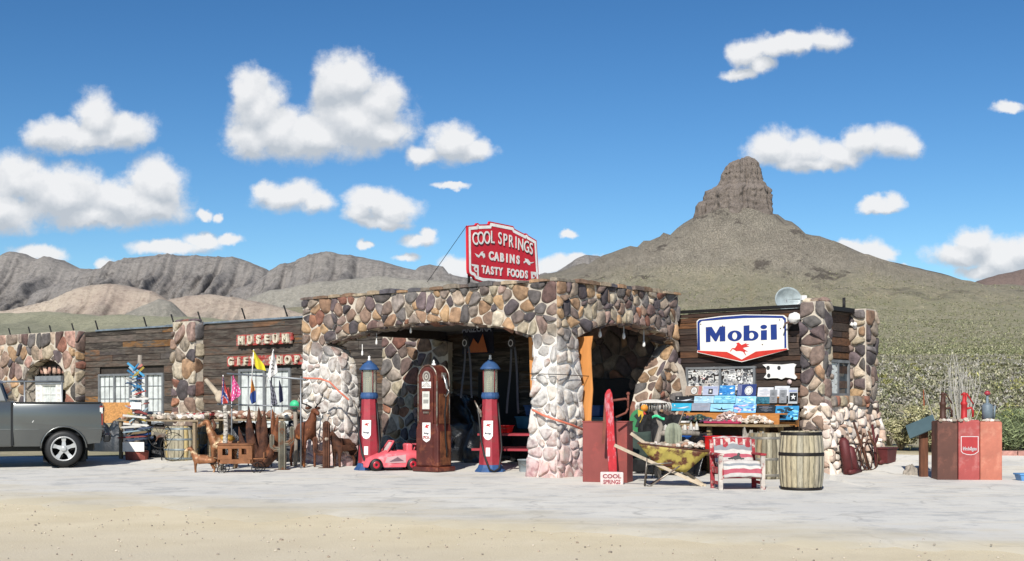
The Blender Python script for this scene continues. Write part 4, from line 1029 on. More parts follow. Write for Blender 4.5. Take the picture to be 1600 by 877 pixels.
def clock_pump():
    p = BL(-3.38, .05, .0); t = thing('vintage_gas_pump', 'tall round-topped maroon gas pump with rusty side panels between the two glass topped pumps', 'gas pump', (p.x+.07, p.y, .02), R(-36)); t.scale = (.84, .9, 1)
    def outline(w, z0, zs, n=16): return [(-w, z0), (-w, zs)]+[(w*math.cos(math.pi-math.pi*i/n), zs+w*.95*math.sin(math.pi*i/n)) for i in range(1, n)]+[(w, zs), (w, z0)]
    b = MB(); b.box(0, 0, .05, .82, .66, .1); b.build('plinth', m_brown, t, bevel=.02)
    b = MB(); b.prism(outline(.31, .98, 1.93), -.22, .22); b.prism([(-.31, .1), (-.36, .1), (-.36, .85), (-.31, 1.0), (.31, 1.0), (.36, .85), (.36, .1)], -.25, .25)
    b.build('body', m_brown, t, bevel=.03)
    b = MB(); b.add([(.366, -.17, .14), (.366, .19, .14), (.366, .19, .84), (.366, -.17, .84)], [(0, 1, 2, 3)]); b.add([(.316, -.15, 1.0), (.316, .18, 1.0), (.316, .18, 1.62), (.316, -.15, 1.62)], [(0, 1, 2, 3)]); b.build('side_panel', m_rusto, t, solid=.012)
    b = MB()
    for s in (-1, 1):
        o = outline(.30, .14, 1.93); b.tube([(x, s*.225, z) for x, z in o], .022, 6)
    b.build('edge_trim', m_alu, t)
    b = MB(); b.prism([(-.2, .14), (-.2, 1.98), (-.14, 2.08), (0, 2.13), (.14, 2.08), (.2, 1.98), (.2, .14)], -.262, -.24); b.build('front_panel', m_brown, t)
    fr = lambda a, z, d: (a, -.264-d, z)
    b = MB(); ring(b, 0, 1.98, .125, .115, .09, .085, fr, .006, c('9a948a')); disc(b, 0, 1.98, .085, .08, fr, .004, c('6a625a')); ring(b, 0, 1.98, .05, .05, .03, .03, fr, .008, c('b8b2a6')); b.build('dial', m_col, t)
    b = MB(); rect(b, -.145, 1.74, .145, 1.87, fr, .004, K['w']); b.build('sunburst_plate', m_col, t)
    b = MB()
    for k in range(9):
        a = math.pi*(k+.5)/9; flat(b, [(.02*math.cos(a), 1.755), (.14*math.cos(a-.07), 1.76+.1*math.sin(a-.07)), (.14*math.cos(a+.07), 1.76+.1*math.sin(a+.07))], fr, .006, c('3b1a18'))
    b.build('sunburst', m_col, t)
    b = MB(); b.box(0, -.27, 1.48, .29, .03, .42); b.build('window_frame', m_brown, t)
    b = MB(); rect(b, -.115, 1.3, .115, 1.67, fr, .024, c('c9c8bd')); rect(b, -.08, 1.42, .08, 1.5, fr, .027, c('8d8c84')); rect(b, -.08, 1.55, .08, 1.62, fr, .027, c('a3a298')); b.build('counter_window', m_col, t)
    b = MB(); b.box(0, -.275, 1.23, .17, .03, .04); b.build('handle_slot', m_alu, t)
    b = MB(); S = [(-.13, 1.02), (-.13, .72), (-.11, .66), (-.05, .63), (0, .61), (.05, .63), (.11, .66), (.13, .72), (.13, 1.02)]; flat(b, S, fr, .004, K['w']); b.build('shield', m_col, t)
    b = MB(); pegasus(b, .01, .93, .17, fr, .007, c('b8262a')); text_mesh(b, 'Mobilgas', lambda a, q, d: fr(a, .80+q, .008), .04, .8, .02, .001, c('2a3358')); text_mesh(b, 'SPECIAL', lambda a, q, d: fr(a, .715+q, .008), .058, .72, .03, .001, c('b8262a')); b.build('shield_lettering', m_col, t)
    b = MB(); b.lathe([(.06, 2.2), (.05, 2.25), (.025, 2.26), (.03, 2.3), (.0, 2.34)], 10); b.build('finial', m_white, t)
    b = MB(); b.tube([(.33, -.02, 1.98), (.45, -.04, 1.93), (.5, -.05, 1.72), (.44, -.05, 1.55), (.4, -.05, 1.2), (.4, -.03, .7), (.42, 0, .4), (.36, .05, .3)], .02, 8); b.build('hose', m_hose, t)
    b = MB(); b.tube([(.32, -.05, 2.02), (.37, -.06, 1.99), (.45, -.08, 1.85), (.5, -.08, 1.72)], [.014, .022, .024, .03], 8); b.tube([(.5, -.08, 1.74), (.56, -.08, 1.66), (.46, -.08, 1.56), (.4, -.06, 1.6)], .011, 6); b.build('nozzle', mat('bright_metal', c('b9b9b6'), .3, .7), t)
    b = MB(); b.box(.325, 0, 2.0, .04, .14, .12); b.build('nozzle_bracket', m_alu, t)
clock_pump()
# ---------------------------------------------------------------- pink ride-on toy car
def toy_car():
    p = Pg(613, 734)+Vector((0, -.25, 0)); t = thing('toy_car', 'faded pink-red plastic ride-on toy car parked between the pumps', 'toy car', p, R(198))
    t.scale = (1.2, 1.2, 1.25)
    m = mat('faded_pink_plastic', c('dc6069'), .5, 0, .12, 4, .03, col2=c('e09a9c'), c2amt=.25, c2scale=2)
    def top(x):  # body height along its length
        return interp([(-.52,.26),(-.46,.33),(-.3,.36),(-.1,.37),(.05,.36),(.2,.31),(.38,.25),(.48,.19),(.53,.13)], x)
    def wid(x): return interp([(-.52,.2),(-.46,.27),(-.25,.3),(0,.28),(.25,.3),(.42,.27),(.5,.2),(.53,.12)], x)
    def fn(u, v):
        x = lerp(-.52, .53, u); a = (v-.5)*math.pi*1.2
        s = math.sin(a); y = wid(x)*max(-1, min(1, s*1.08)); cz = max(0, math.cos(a))**.35 if abs(a) < math.pi/2 else 0
        zb = .07; z = zb+(top(x)-zb)*cz
        cut = 0
        for wx in (-.33, .33):
            if abs(y) > wid(x)*.8 and abs(x-wx) < .12: cut = max(cut, math.sqrt(max(0, .12**2-(x-wx)**2)))
        if cut and z < .1+cut: z = min(top(x), .1+cut)
        if -.25 < x < .02 and abs(y) < wid(x)*.6 and z > .2: z -= .1
        return (x, y, z)
    b = MB(); b.grid(fn, 60, 30); b.build('body', m, t, solid=.008, sub=1)
    b = MB(); b.add([(.1, -.2, .33), (.1, .2, .33), (0, .17, .48), (0, -.17, .48)], [(0, 1, 2, 3)]); b.build('windscreen', mat('white_film', c('d9c9c6'), .3), t, solid=.015)
    b = MB(); b.tube([(.12, -.23, .33), (0, -.19, .5), (0, .19, .5), (.12, .23, .33)], .018, 6); b.build('windscreen_frame', m, t)
    b = MB(); b.tube([(-.02, 0, .33), (-.08, 0, .45)], .014, 6); b.lathe([(.075, -.01), (.085, 0), (.075, .01), (.06, 0), (.075, -.01)], 14, (-.1, 0, .48), cap=False); b.build('steering_wheel', m_hose, t)
    b = MB(); b.box(-.3, 0, .38, .12, .3, .16); b.build('seat', m, t, bevel=.03)
    b = MB()
    for s in (-1, 1): b.tube([(-.46, s*.2, .33), (-.5, s*.2, .43)], .014, 6)
    b.box(-.51, 0, .44, .13, .56, .018); b.build('rear_spoiler', m, t)
    for x in (-.33, .33):
        for s in (-1, 1):
            b = MB(); b.lathe([(.06, -.04), (.105, -.035), (.11, 0), (.105, .035), (.06, .04)], 20, (x, s*.27, .11), axis='y'); w = b.build('wheel', m_hose, t)
            b = MB(); b.lathe([(.0, .02), (.03, .045), (.062, .042), (.068, .03)], 14, (x, s*.27, .11), axis='y', cap=False) if s > 0 else b.lathe([(.0, -.02), (.03, -.045), (.062, -.042), (.068, -.03)], 14, (x, s*.27, .11), axis='y', cap=False); b.build('hub_cap', mat('red_plastic', c('b02030'), .4), w)
    for s in (-1, 1):
        b = MB()
        b.add([(-.2, s*.305, .14), (.18, s*.297, .14), (.14, s*.3, .24), (-.2, s*.303, .28)], [(0, 1, 2, 3)], c('c09a9a'))
        b.add([(-.16, s*.309, .17), (.1, s*.303, .16), (-.05, s*.305, .24)], [(0, 1, 2)], c('6a5058'))
        b.build('side_sticker', m_col, t)
toy_car()
# ---------------------------------------------------------------- bench, buckets, stock under the canopy
def bench():
    p = BL(-2.55, 2.1, .02); t = thing('picnic_table', 'red topped picnic table on white legs behind the right glass topped pump', 'table', p, BYAW+R(25))
    b = MB()
    for k in range(3): b.box(0, (k-1)*.2, .74, 1.9, .185, .045)
    b.build('tabletop', m_red, t)
    for s in (-1, 1):
        b = MB(); b.box(0, s*.62, .43, 1.9, .24, .045); b.build('seat', m_red, t)
    for s in (-1, 1):
        b = MB(); b.tube([(s*.75, -.35, .0), (s*.75, -.3, .1), (s*.72, -.25, .7)], .03, 8); b.tube([(s*.75, .35, .0), (s*.72, .25, .7)], .03, 8); b.tube([(s*.75, -.62, .4), (s*.75, .62, .4)], .025, 8); b.build('leg', m_white, t)
bench()
def bucket(loc, label, m, r=.15, h=.27, hd=True):
    t = thing('bucket', label, 'bucket', loc, 0)
    b = MB(); b.lathe([(r*.72, 0), (r*.76, .01), (r, h), (r*1.06, h), (r*1.06, h-.02), (r*1.0, h-.022)], 20, cap=False); b.lathe([(0, .01), (r*.72, .01)], 20, cap=False); b.build('pail', m, t)
    b = MB(); b.tube([(-r, 0, h-.01), (-r*.9, -r*.6, h*.75), (0, -r*1.15, h*.55), (r*.9, -r*.6, h*.75), (r, 0, h-.01)], .004, 5); b.build('handle', m_alu, t)
bucket(Pg(820, 738), 'grey plastic bucket on the ground left of the corner pier', mat('grey_plastic', c('8a9296'), .5))
p = BL(-3.1, 2.15, .785); bucket(p, 'small red tub on the red picnic table', mat('bright_red_plastic', c('c0201e'), .4), .2, .17)
def crate(name, label, loc, rz, sx, sy, sz, m, group=None, lid=True, cat='box', ml=None):
    t = thing(name, label, cat, loc, rz, group)
    b = MB(); q = .86
    b.add([(-sx/2*q, -sy/2*q, 0), (sx/2*q, -sy/2*q, 0), (sx/2*q, sy/2*q, 0), (-sx/2*q, sy/2*q, 0), (-sx/2, -sy/2, sz), (sx/2, -sy/2, sz), (sx/2, sy/2, sz), (-sx/2, sy/2, sz)], [(0, 3, 2, 1), (0, 1, 5, 4), (1, 2, 6, 5), (2, 3, 7, 6), (3, 0, 4, 7)]+([(4, 5, 6, 7)] if lid else []))
    b.build('bin', m, t, bevel=.01, solid=0 if lid else .01)
    b = MB()
    if lid: b.box(0, 0, sz+.012, sx+.03, sy+.03, .03)
    else:
        for s in (-1, 1): b.box(0, s*sy/2, sz, sx+.04, .03, .03); b.box(s*sx/2, 0, sz, .03, sy+.04, .028)
    b.build('lid' if lid else 'rim', ml or m, t, bevel=.006)
    return t
mB = mat('blue_bin', c('274a78'), .5); mB2 = mat('teal_bin', c('2f5f78'), .5)
# tables of stock under a dark cloth, with rows of bins
def cloth_table(x0, x1, y0, y1, h, label, m=m_dark, n=36):
    cx, cy = (x0+x1)/2, (y0+y1)/2; t = thing('display_table', label, 'table', BL(cx, cy, .02), BYAW)
    b = MB(); b.box(0, 0, h-.02, x1-x0, y1-y0, .04); b.build('tabletop', m, t)
    b = MB(); L_ = x1-x0; D_ = y1-y0
    def fn(u, v):
        s = u*(L_+2*D_); f = .03*math.sin(s*17)*v+.02*math.sin(s*31+1)*v
        if s < D_: x, y, nx, ny = -L_/2, D_/2-s, -1, 0
        elif s < D_+L_: x, y, nx, ny = -L_/2+(s-D_), -D_/2, 0, -1
        else: x, y, nx, ny = L_/2, -D_/2+(s-D_-L_), 1, 0
        return (x+nx*(.015+f), y+ny*(.015+f), lerp(h, .03, v))
    b.grid(fn, 90, 6); b.build('skirt', m, t)
    for sx in (-1, 1):
        for sy in (-1, 1):
            b = MB(); b.box(sx*(L_/2-.06), sy*(D_/2-.06), h/2, .04, .04, h-.04); b.build('leg', m_iron, t)
cloth_table(-6.0, -4.6, 2.9, 3.7, .8, 'black skirted table of souvenirs at the left under the canopy')
cloth_table(-3.9, -.9, 3.3, 4.05, .82, 'long black skirted table of blue bins in the shade behind the picnic table')
k = 0
for x in (-3.65, -3.1, -2.55, -2.0, -1.45):
    crate('storage_bin', 'blue storage bin in the lower row on the shaded table', BL(x, 3.7, .845), BYAW, .46, .5, .26, mB if k % 2 else mB2, 'blue storage bins under the canopy'); k += 1
for x in (-3.45, -2.85, -1.75):
    crate('storage_bin', 'blue storage bin stacked in the upper row on the shaded table', BL(x, 3.75, 1.145), BYAW, .46, .45, .22, mB, 'upper blue storage bins under the canopy')
for x, y, cc, l in ((-5.75, 3.2, '5b6fa8', 'small violet-blue carton'), (-5.4, 3.1, 'c98a44', 'small orange carton'), (-5.1, 3.25, 'b9b34a', 'small yellow-green carton')):
    crate('carton', l+' on the left souvenir table under the canopy', BL(x, y, .805), BYAW, .26, .22, .16, mat('carton_'+cc, c(cc), .8))
def drape(name, label, prof, m, cat='tarp'):
    """crumpled sheet hanging: prof = list of (x0,x1,y,z) rows in building frame"""
    o = BL(prof[-1][0], prof[-1][2], 0); rows = prof; b = MB()
    def fn(u, v):
        k_ = v*(len(rows)-1); i = min(int(k_), len(rows)-2); t_ = k_-i
        x0, x1, y, z = [lerp(rows[i][q], rows[i+1][q], t_) for q in range(4)]
        n1 = noise.fractal(Vector((u*3, v*2.2, x0)), 1, 2, 5); n2 = noise.noise(Vector((u*9, v*3, 4)))
        return tuple(BL(lerp(x0, x1, u)+n2*.03, y+n1*.14+.05*math.sin(u*13+v*3), z+n2*.04)-o)
    b.grid(fn, 40, 50); ob = b.build(name, m, None, loc=o, solid=.004); return tag(ob, label, cat)
def hz(px, py, v): return Wy(px, py, v)
drape('plastic_sheet', 'crumpled black plastic sheet hanging beside the left pier', [(-5.92,-5.72,.5,2.35),(-5.98,-5.62,.5,1.9),(-6.0,-5.55,.5,1.5),(-6.0,-5.35,.42,1.1),(-5.98,-5.3,.4,.7),(-5.95,-5.35,.35,.3),(-5.95,-5.3,.3,.03)], m_blk)
drape('plastic_sheet', 'black plastic sheet slumped over the stock between the left and middle pumps', [(-6.1,-5.2,3.2,1.65),(-6.05,-4.7,3.0,1.6),(-5.7,-4.2,2.8,1.3),(-5.5,-3.7,2.6,.95),(-5.6,-3.7,2.5,.5),(-5.6,-3.7,2.4,.04)], m_blk)
drape('plastic_sheet', 'black plastic strip hanging beside the orange board at the corner pier', [(-.62,-.5,.98,2.75),(-.6,-.36,1.0,2.2),(-.62,-.3,1.0,1.6),(-.6,-.28,1.02,1.0),(-.6,-.3,1.0,.6)], m_blk)
drape('shade_sheet', 'black cloth sheet added to deepen the shade at the back of the arched side opening', [(-2.6,-.2,4.2,2.0),(-2.6,-.2,4.15,1.0),(-2.6,-.2,4.1,.04)], m_dark, 'curtain')  # black sheet added to darken the depth behind the side arch
def board(name, label, pts, fr, th, m, cat='board'):
    cx = sum(p[0] for p in pts)/len(pts); cz = min(p[1] for p in pts)
    o = fr(cx, cz, 0); b = MB(); b.prism(pts, 0, th, lambda a, z, d: tuple(Vector(fr(a, z, d))-Vector(o))); return tag(b.build(name, m, None, loc=o), label, cat)
fi = lambda a, z, d: BL(a, .52+d, z)
board('plywood_panel', 'orange plywood strip fixed inside the left pier', [Wy(x, y, .52) for x, y in [(530,566),(546,566),(549,600),(548,632),(532,632)]], fi, .02, m_ply)
board('plywood_panel', 'narrow orange plywood edge inside the corner pier', [Wy(x, y, .52) for x, y in [(826,527),(836,527),(838,612),(829,612)]], fi, .02, m_ply)
board('plywood_panel', 'tall curved orange plywood board in the arched side opening', [Wy(x, y, .9) for x, y in [(898,527),(926,525),(923,545),(924,575),(926,610),(924,640),(923,662),(905,662),(902,600)]], lambda a, z, d: BL(a, .9+d, z), .02, m_ply)
# banners in the shade
def banner(label, x0, x1, z0, z1, v, cc, dec):
    cx, cz = (x0+x1)/2, (z0+z1)/2; t = thing('banner', label, 'banner', BL(cx, v, cz), BYAW)
    b = MB(); b.grid(lambda u, w: (lerp(x0, x1, u)-cx, .03*math.sin(u*9+w*2), lerp(z0, z1, w)-cz), 24, 8, cc); b.build('cloth', m_fab, t, solid=.004)
    b = MB(); dec(b, lambda a, z, d: (a, -.05-d, z)); b.build('print', m_col, t)
def d1(b, fr):
    text_mesh(b, 'ARIZONA', lambda a, q, d: fr(a, .28+q, d), .15, 1, .03, .002, c('8d96a8')); flat(b, [(-.3, -.3), (-.1, .05), (.05, -.1), (.2, .15), (.35, -.3)], fr, .0, c('a85a2a'))
x0, z1 = Wy(722, 512, 3.9); x1, z0 = Wy(772, 552, 3.9); banner('dark souvenir banner reading ARIZONA hanging at the back of the canopy', x0, x1, z0, z1, 3.9, c('14182a'), d1)
def strapbag(label, px, py, L_):
    x, z = Wy(px, py, 2.6); t = thing('hanging_straps', label, 'straps', BL(x, 2.6, z), BYAW)
    b = MB(); b.ball((0, 0, -.1), (.1, .04, .16), 12, 8, c('1a1a1e')); b.build('buckle_pad', m_col, t)
    b = MB(); ring(b, 0, -.12, .07, .08, .05, .06, lambda a, q, d: (a, -.05, q), 0, c('b9b9bd')); b.build('ring', m_col, t)
    for s in (-1, 1):
        b = MB(); b.grid(lambda u, v: (s*.05+s*.12*v+u*.06, .02*math.sin(v*5), -.2-L_*v), 1, 10, c('55575f')); b.build('strap', m_fab, t, solid=.004)
strapbag('dark straps with a pale ring hanging left of the blue bins', 728, 528, 1.2)
strapbag('dark straps with a pale ring hanging beside the corner pier', 800, 528, 1.5)
for i, (x, y) in enumerate([(-5.35, 2.2), (-5.2, 2.3)]):
    pass
def shirts(label, x, v, cc, txt, px_h=.14):
    t = thing('hanging_shirt', label, 'shirt', BL(x, v, 0), BYAW)
    b = MB(); P_ = [(-.22,.15),(-.24,.62),(-.42,.5),(-.46,.62),(-.2,.84),(-.08,.86),(0,.82),(.08,.86),(.2,.84),(.46,.62),(.42,.5),(.24,.62),(.22,.15)]
    b.prism(P_, -.03, .03); b.build('cloth', mat('navy_cloth', c(cc), .95), t, bevel=.01)
    b = MB(); text_mesh(b, txt, lambda a, q, d: (a, -.034-d, .5+q), px_h, .9, .03, .002, c('7d8094')); b.build('print', m_col, t)
shirts('dark shirt with pale print hanging low between the left pump and the toy car', -5.3, 2.35, '101322', 'YOU')
shirts('dark shirt with pale lettering beside the bucket', -1.35, 3.2, '121018', 'LIST')
# ---------------------------------------------------------------- pickup truck
def truck():
    p = Pg(103, 727); t = thing('pickup_truck', 'metallic grey extended pickup truck cut by the left edge of the photo', 'pickup truck', p, R(17+180))
    # local: +x forward, near side is +y (towards the camera) ; wheel centre at x=0
    m = mat('truck_paint', c('6a6c6a'), .3, .7, .05, 2, .0, coat=.3)
    mk = mat('truck_black_trim', c('101112'), .5)
    W2 = .96
    def arch(cx, r, z0, n=12): return [(cx+r*math.cos(math.pi*i/n), z0+r*math.sin(math.pi*i/n)) for i in range(n+1)]
    def shell(poly, name, bulge=.04):
        n = len(poly); b = MB(); lay = [(0, .03), (.0, .0)]
        for s in (1,):
            pass
        b.prism(poly, -W2, W2); return b.build(name, m, t, bevel=.045)
    bed = [(1.03, .46), (1.03, 1.4), (-.77, 1.4), (-.79, .75), (-.75, .52)]+[(-.46, .5)]+[(x, z) for x, z in arch(0, .47, .42)[::-1]]+[(.47, .46)]
    # bed box: side walls and bottom so that the load space is open
    for s in (1, -1):
        b = MB(); b.prism(bed, s*W2, s*(W2-.09)); b.build('bed_side', m, t, bevel=.03)
    b = MB(); b.box(.08, 0, .72, 1.8, 1.7, .06); b.box(.98, 0, 1.08, .06, 1.75, .66); b.build('bed_floor', mk, t)
    b = MB(); b.box(-.76, 0, 1.0, .07, 1.76, .76); tg = b.build('tailgate', m, t, bevel=.02)
    b = MB(); b.box(-.8, 0, 1.25, .03, .2, .07); b.build('handle', mk, tg)
    for s in (1, -1):
        b = MB(); b.box(.13, s*(W2-.05), 1.412, 1.74, .1, .03); b.build('bed_rail', mk, t)
        b = MB(); b.box(-.775, s*(W2-.06), 1.13, .06, .12, .42, c('8a1c1c')); b.box(-.778, s*(W2-.055), 1.24, .062, .125, .13, c('c9c9c4')); b.build('tail_light', m_col, t)
    for s in (1, -1):
        b = MB(); arcp = arch(0, .47, .42); b.tube([(x, s*(W2-.0), z) for x, z in arcp], .018, 6); b.build('arch_lip', m, t)
        b = MB(); b.lathe([(.46, -.2), (.46, .2)], 24, (0, s*(W2-.22), .43), axis='y', cap=False); b.box(0, s*(W2-.42), .5, .9, .02, .8); b.build('wheel_well', mk, t)
    cab = [(1.07, .46), (1.07, 1.43), (3.45, 1.43), (3.55, 1.38), (4.55, 1.28), (4.72, 1.1), (4.74, .62), (4.6, .5)]+[(x, z) for x, z in arch(4.0-.12, .46, .42)[:: 1]]+[(3.3, .44)]
    b = MB(); b.prism(cab, -W2, W2); b.build('cab_body', m, t, bevel=.05)
    # greenhouse
    gb = [(1.14, 1.42), (1.3, 1.86), (1.48, 1.94), (2.7, 1.95), (2.9, 1.9), (3.52, 1.42)]
    b = MB(); n = len(gb)
    wv = lambda z: W2-.03-(z-1.42)*.32
    b.add([(x, wv(z), z) for x, z in gb]+[(x, -wv(z), z) for x, z in gb], [tuple(range(n)), tuple(range(2*n-1, n-1, -1))]+[(i, i+n, (i+1) % n+n, (i+1) % n) for i in range(n)]); b.build('cab_roof', m, t, bevel=.04)
    mg = mat('tinted_glass', c('0b0e12'), .05, 0, 0, bump=0, spec=.7)
    for s in (1, -1):
        for q, P_ in (('side_window', [(1.5, 1.5), (1.56, 1.8), (1.68, 1.87), (2.15, 1.88), (2.15, 1.5)]), ('side_window', [(2.25, 1.5), (2.25, 1.88), (2.75, 1.87), (3.28, 1.5)])):
            b = MB(); b.add([(x, s*(wv(z)+.008), z) for x, z in P_], [tuple(range(len(P_)))]); b.build(q, mg, t, solid=.012)
    b = MB(); b.add([(3.5, .8, 1.47), (3.5, -.8, 1.47), (2.96, -.7, 1.88), (2.96, .7, 1.88)], [(0, 1, 2, 3)]); b.build('windscreen', mg, t, solid=.02)
    b = MB(); b.add([(1.15, .72, 1.5), (1.15, -.72, 1.5), (1.28, -.68, 1.84), (1.28, .68, 1.84)], [(0, 1, 2, 3)]); b.build('rear_window', mg, t, solid=.02)
    for s in (1, -1):
        b = MB(); b.box(1.05, s*(W2-.02), .95, .035, .05, .94); b.build('cab_gap', mk, t)
        b = MB(); b.box(2.2, s*(W2+.002), 1.0, .014, .012, .85); b.box(2.8, s*(W2+.002), .56, 1.2, .012, .012); b.box(3.4, s*(W2+.002), 1.0, .014, .012, .85); d = b.build('door_seam', mk, t)
        b = MB(); b.box(2.38, s*(W2+.015), 1.25, .16, .03, .035); b.build('door_handle', mk, t)
        b = MB(); b.box(3.3, s*(W2+.12), 1.5, .1, .2, .2); b.build('side_mirror', mk, t, bevel=.03)
        b = MB(); b.box(2.2, s*(W2+.001), .83, 2.25, .016, .02); b.box(.75, s*(W2+.001), .83, .5, .016, .02); b.box(-.67, s*(W2+.001), .83, .35, .016, .02); b.build('crease_line', m, t, bevel=.006)
    b = MB(); b.box(-.89, 0, .62, .14, 1.7, .16); b.build('rear_bumper', mk, t, bevel=.03)
    b = MB(); b.box(4.78, 0, .62, .16, 1.85, .22); b.build('front_bumper', m, t, bevel=.04)
    b = MB(); b.box(4.75, 0, .95, .04, 1.1, .26); b.build('grille', mk, t)
    for s in (1, -1):
        b = MB(); b.box(4.71, s*.72, .98, .08, .3, .22); b.build('headlight', mat('lamp_glass', c('c9ccd0'), .1), t, bevel=.02)
    b = MB(); b.box(1.9, 0, .42, 5.0, .9, .16); b.build('chassis', mk, t)
    b = MB(); b.box(.62, .7, 1.02, .07, .012, .015, rot=(0, .5, 0)); b.box(.62, W2+.004, 1.02, .09, .006, .012, rot=(0, 1.0, 0)); b.build('scratch', m_white, t)
    mr_ = mat('alloy_rim', c('b5b5b2'), .35, .3, .1)
    for cx in (0, 3.88):
        for s in (1, -1):
            y = s*(W2-.13)
            b = MB(); b.lathe([(.26, -.13), (.33, -.135), (.385, -.11), (.405, -.05), (.405, .05), (.385, .11), (.33, .135), (.26, .13)], 40, (cx, y, .405), axis='y', cap=False); w = b.build('wheel', m_hose, t)
            b = MB(); b.lathe([(.275, 0), (.27, s*.135), (.255, s*.14), (.245, s*.1), (.235, s*-.05), (.0, s*-.06)], 36, (cx, y, .405), axis='y', cap=False)
            b.build('rim_barrel', mat('dark_rim', c('2a2a2a'), .4, .5), w)
            b = MB(); b.lathe([(.262, s*.12), (.272, s*.142), (.25, s*.145), (.238, s*.11)], 36, (cx, y, .405), axis='y', cap=False)
            for k in range(5):
                a = 2*math.pi*k/5+.3; ca, sa = math.cos(a), math.sin(a)
                q = []
                for rr, ww, dd in ((.04, .05, .11), (.15, .035, .1), (.25, .055, .115)):
                    q += [(cx+rr*ca-ww*sa, y+s*dd, .405+rr*sa+ww*ca), (cx+rr*ca+ww*sa, y+s*dd, .405+rr*sa-ww*ca)]
                q2 = [(x_, y_-s*.035, z_) for x_, y_, z_ in q]
                b.add(q+q2, [(0, 1, 3, 2), (2, 3, 5, 4), (0, 2, 8, 6), (2, 4, 10, 8), (1, 7, 9, 3), (3, 9, 11, 5)])
            b.lathe([(.07, s*.08), (.065, s*.125), (.03, s*.135), (0, s*.135)], 16, (cx, y, .405), axis='y', cap=False)
            b.build('rim', mr_, w)
truck()
def bulge():
    import bmesh
    for o in bpy.data.objects:
        if o.name.split('.')[0] in ('bed_side', 'cab_body'):
            bm = bmesh.new(); bm.from_mesh(o.data)
            for z in (.52, .6, .7, .78, .83, .88, 1.0, 1.1, 1.2, 1.3, 1.36):
                bmesh.ops.bisect_plane(bm, geom=bm.verts[:]+bm.edges[:]+bm.faces[:], plane_co=(0, 0, z), plane_no=(0, 0, 1))
            for v in bm.verts:
                if abs(v.co.y) > .93:
                    z = v.co.z; k = interp([(.4,-.06),(.52,-.035),(.7,-.012),(.78,-.002),(.83,.004),(.88,-.002),(1.0,.006),(1.1,.01),(1.2,.008),(1.3,-.002),(1.36,-.014),(1.42,-.03)], z)
                    v.co.y += k*(1 if v.co.y > 0 else -1)
            for f in bm.faces: f.smooth = True
            bm.to_mesh(o.data); bm.free()
bulge()
# pipe rail behind the truck
p = Pz(60, 600, 33.5); t = thing('pipe_railing', 'thin galvanised pipe railing behind the truck in front of the shuttered window', 'railing', (p.x, p.y, .15), R(12))
hz_ = p.z-.15+.06
b = MB(); b.tube([(-2.6, 0, hz_), (.66, 0, hz_)], .028, 8); b.build('rail', m_gmetal, t)
for x in (-2.4, -.35, .6):
    b = MB(); b.tube([(x, 0, 0), (x, 0, hz_)], .024, 8); b.build('post', m_gmetal, t)
# ---------------------------------------------------------------- signboard totem
def totem():
    p = Pg(214, 719); t = thing('signboard_totem', 'driftwood post crowded with small painted arrow boards standing in a red planter', 'sign post', p, 0)
    s = p.y/F; H = (719-555)*s
    b = MB(); b.tube([(.02, 0, .1), (0, 0, H*.4), (.05, .02, H*.75), (.07, 0, H)], [.075, .07, .06, .05], 10); b.build('post', m_bark, t)
    b = MB(); b.lathe([(.26, 0), (.28, .2), (.25, .22)], 12, smooth=False); b.build('planter', mat('red_brick_paint', c('8a4a40'), .9), t)
    b = MB(); b.box(0, -.27, .32, .5, .03, .22); b.build('white_plate', m_white, t)
    cols = ['3f86b3', 'c9c4b8', '8a3a36', '2d4f8e', 'd6d2c8', '5fa3c4', '7c6a50', 'b9a24a', '46536b', 'c4766a', '9fb7c0', 'b0392f', 'e0ddd5']
    zs = [(.48, 7)]
    i = 0
    for k in range(38):
        if k < 12: z = .5+k*.048; rr = .36
        else: z = 1.02+(k-12)*.047; rr = .35*(1-.4*(k-12)/26)
        if abs(z-.93) < .07: continue
        ang = U(-25, 25) if k < 12 else U(-45, 45); L_ = U(.8, 1.1)*rr*2*(1 if k < 12 else U(.5, 1)); x = U(-.08, .08)+.03
        b = MB(); a0 = -L_/2; h = U(.03, .05)
        cc = c(random.choice(cols), .8); tip = .06
        M_ = Matrix.Translation((x, -.07-U(0, .12), z)) @ Euler((0, R(ang*(.35 if k < 12 else 1)), R(U(-35, 35)))).to_matrix().to_4x4(); b.T = M_
        b.prism([(a0, -h/2), (a0, h/2), (-a0-tip, h/2), (-a0, 0), (-a0-tip, -h/2)] if k % 2 else [(-a0, -h/2), (-a0, h/2), (a0+tip, h/2), (a0, 0), (a0+tip, -h/2)], 0, .018, None, cc)
        b.build('arrow_board', m_col, t)
    b = MB(); b.T = Matrix.Translation((.05, -.12, 2.1)) @ Euler((0, R(38), 0)).to_matrix().to_4x4(); b.box(-.05, 0, 0, .5, .02, .05, c('3b8fb8')); b.build('arrow_board', m_col, t)
    b = MB(); b.box(.03, -.2, 1.28, .26, .02, .16); b.build('square_plate', m_white, t)
totem()
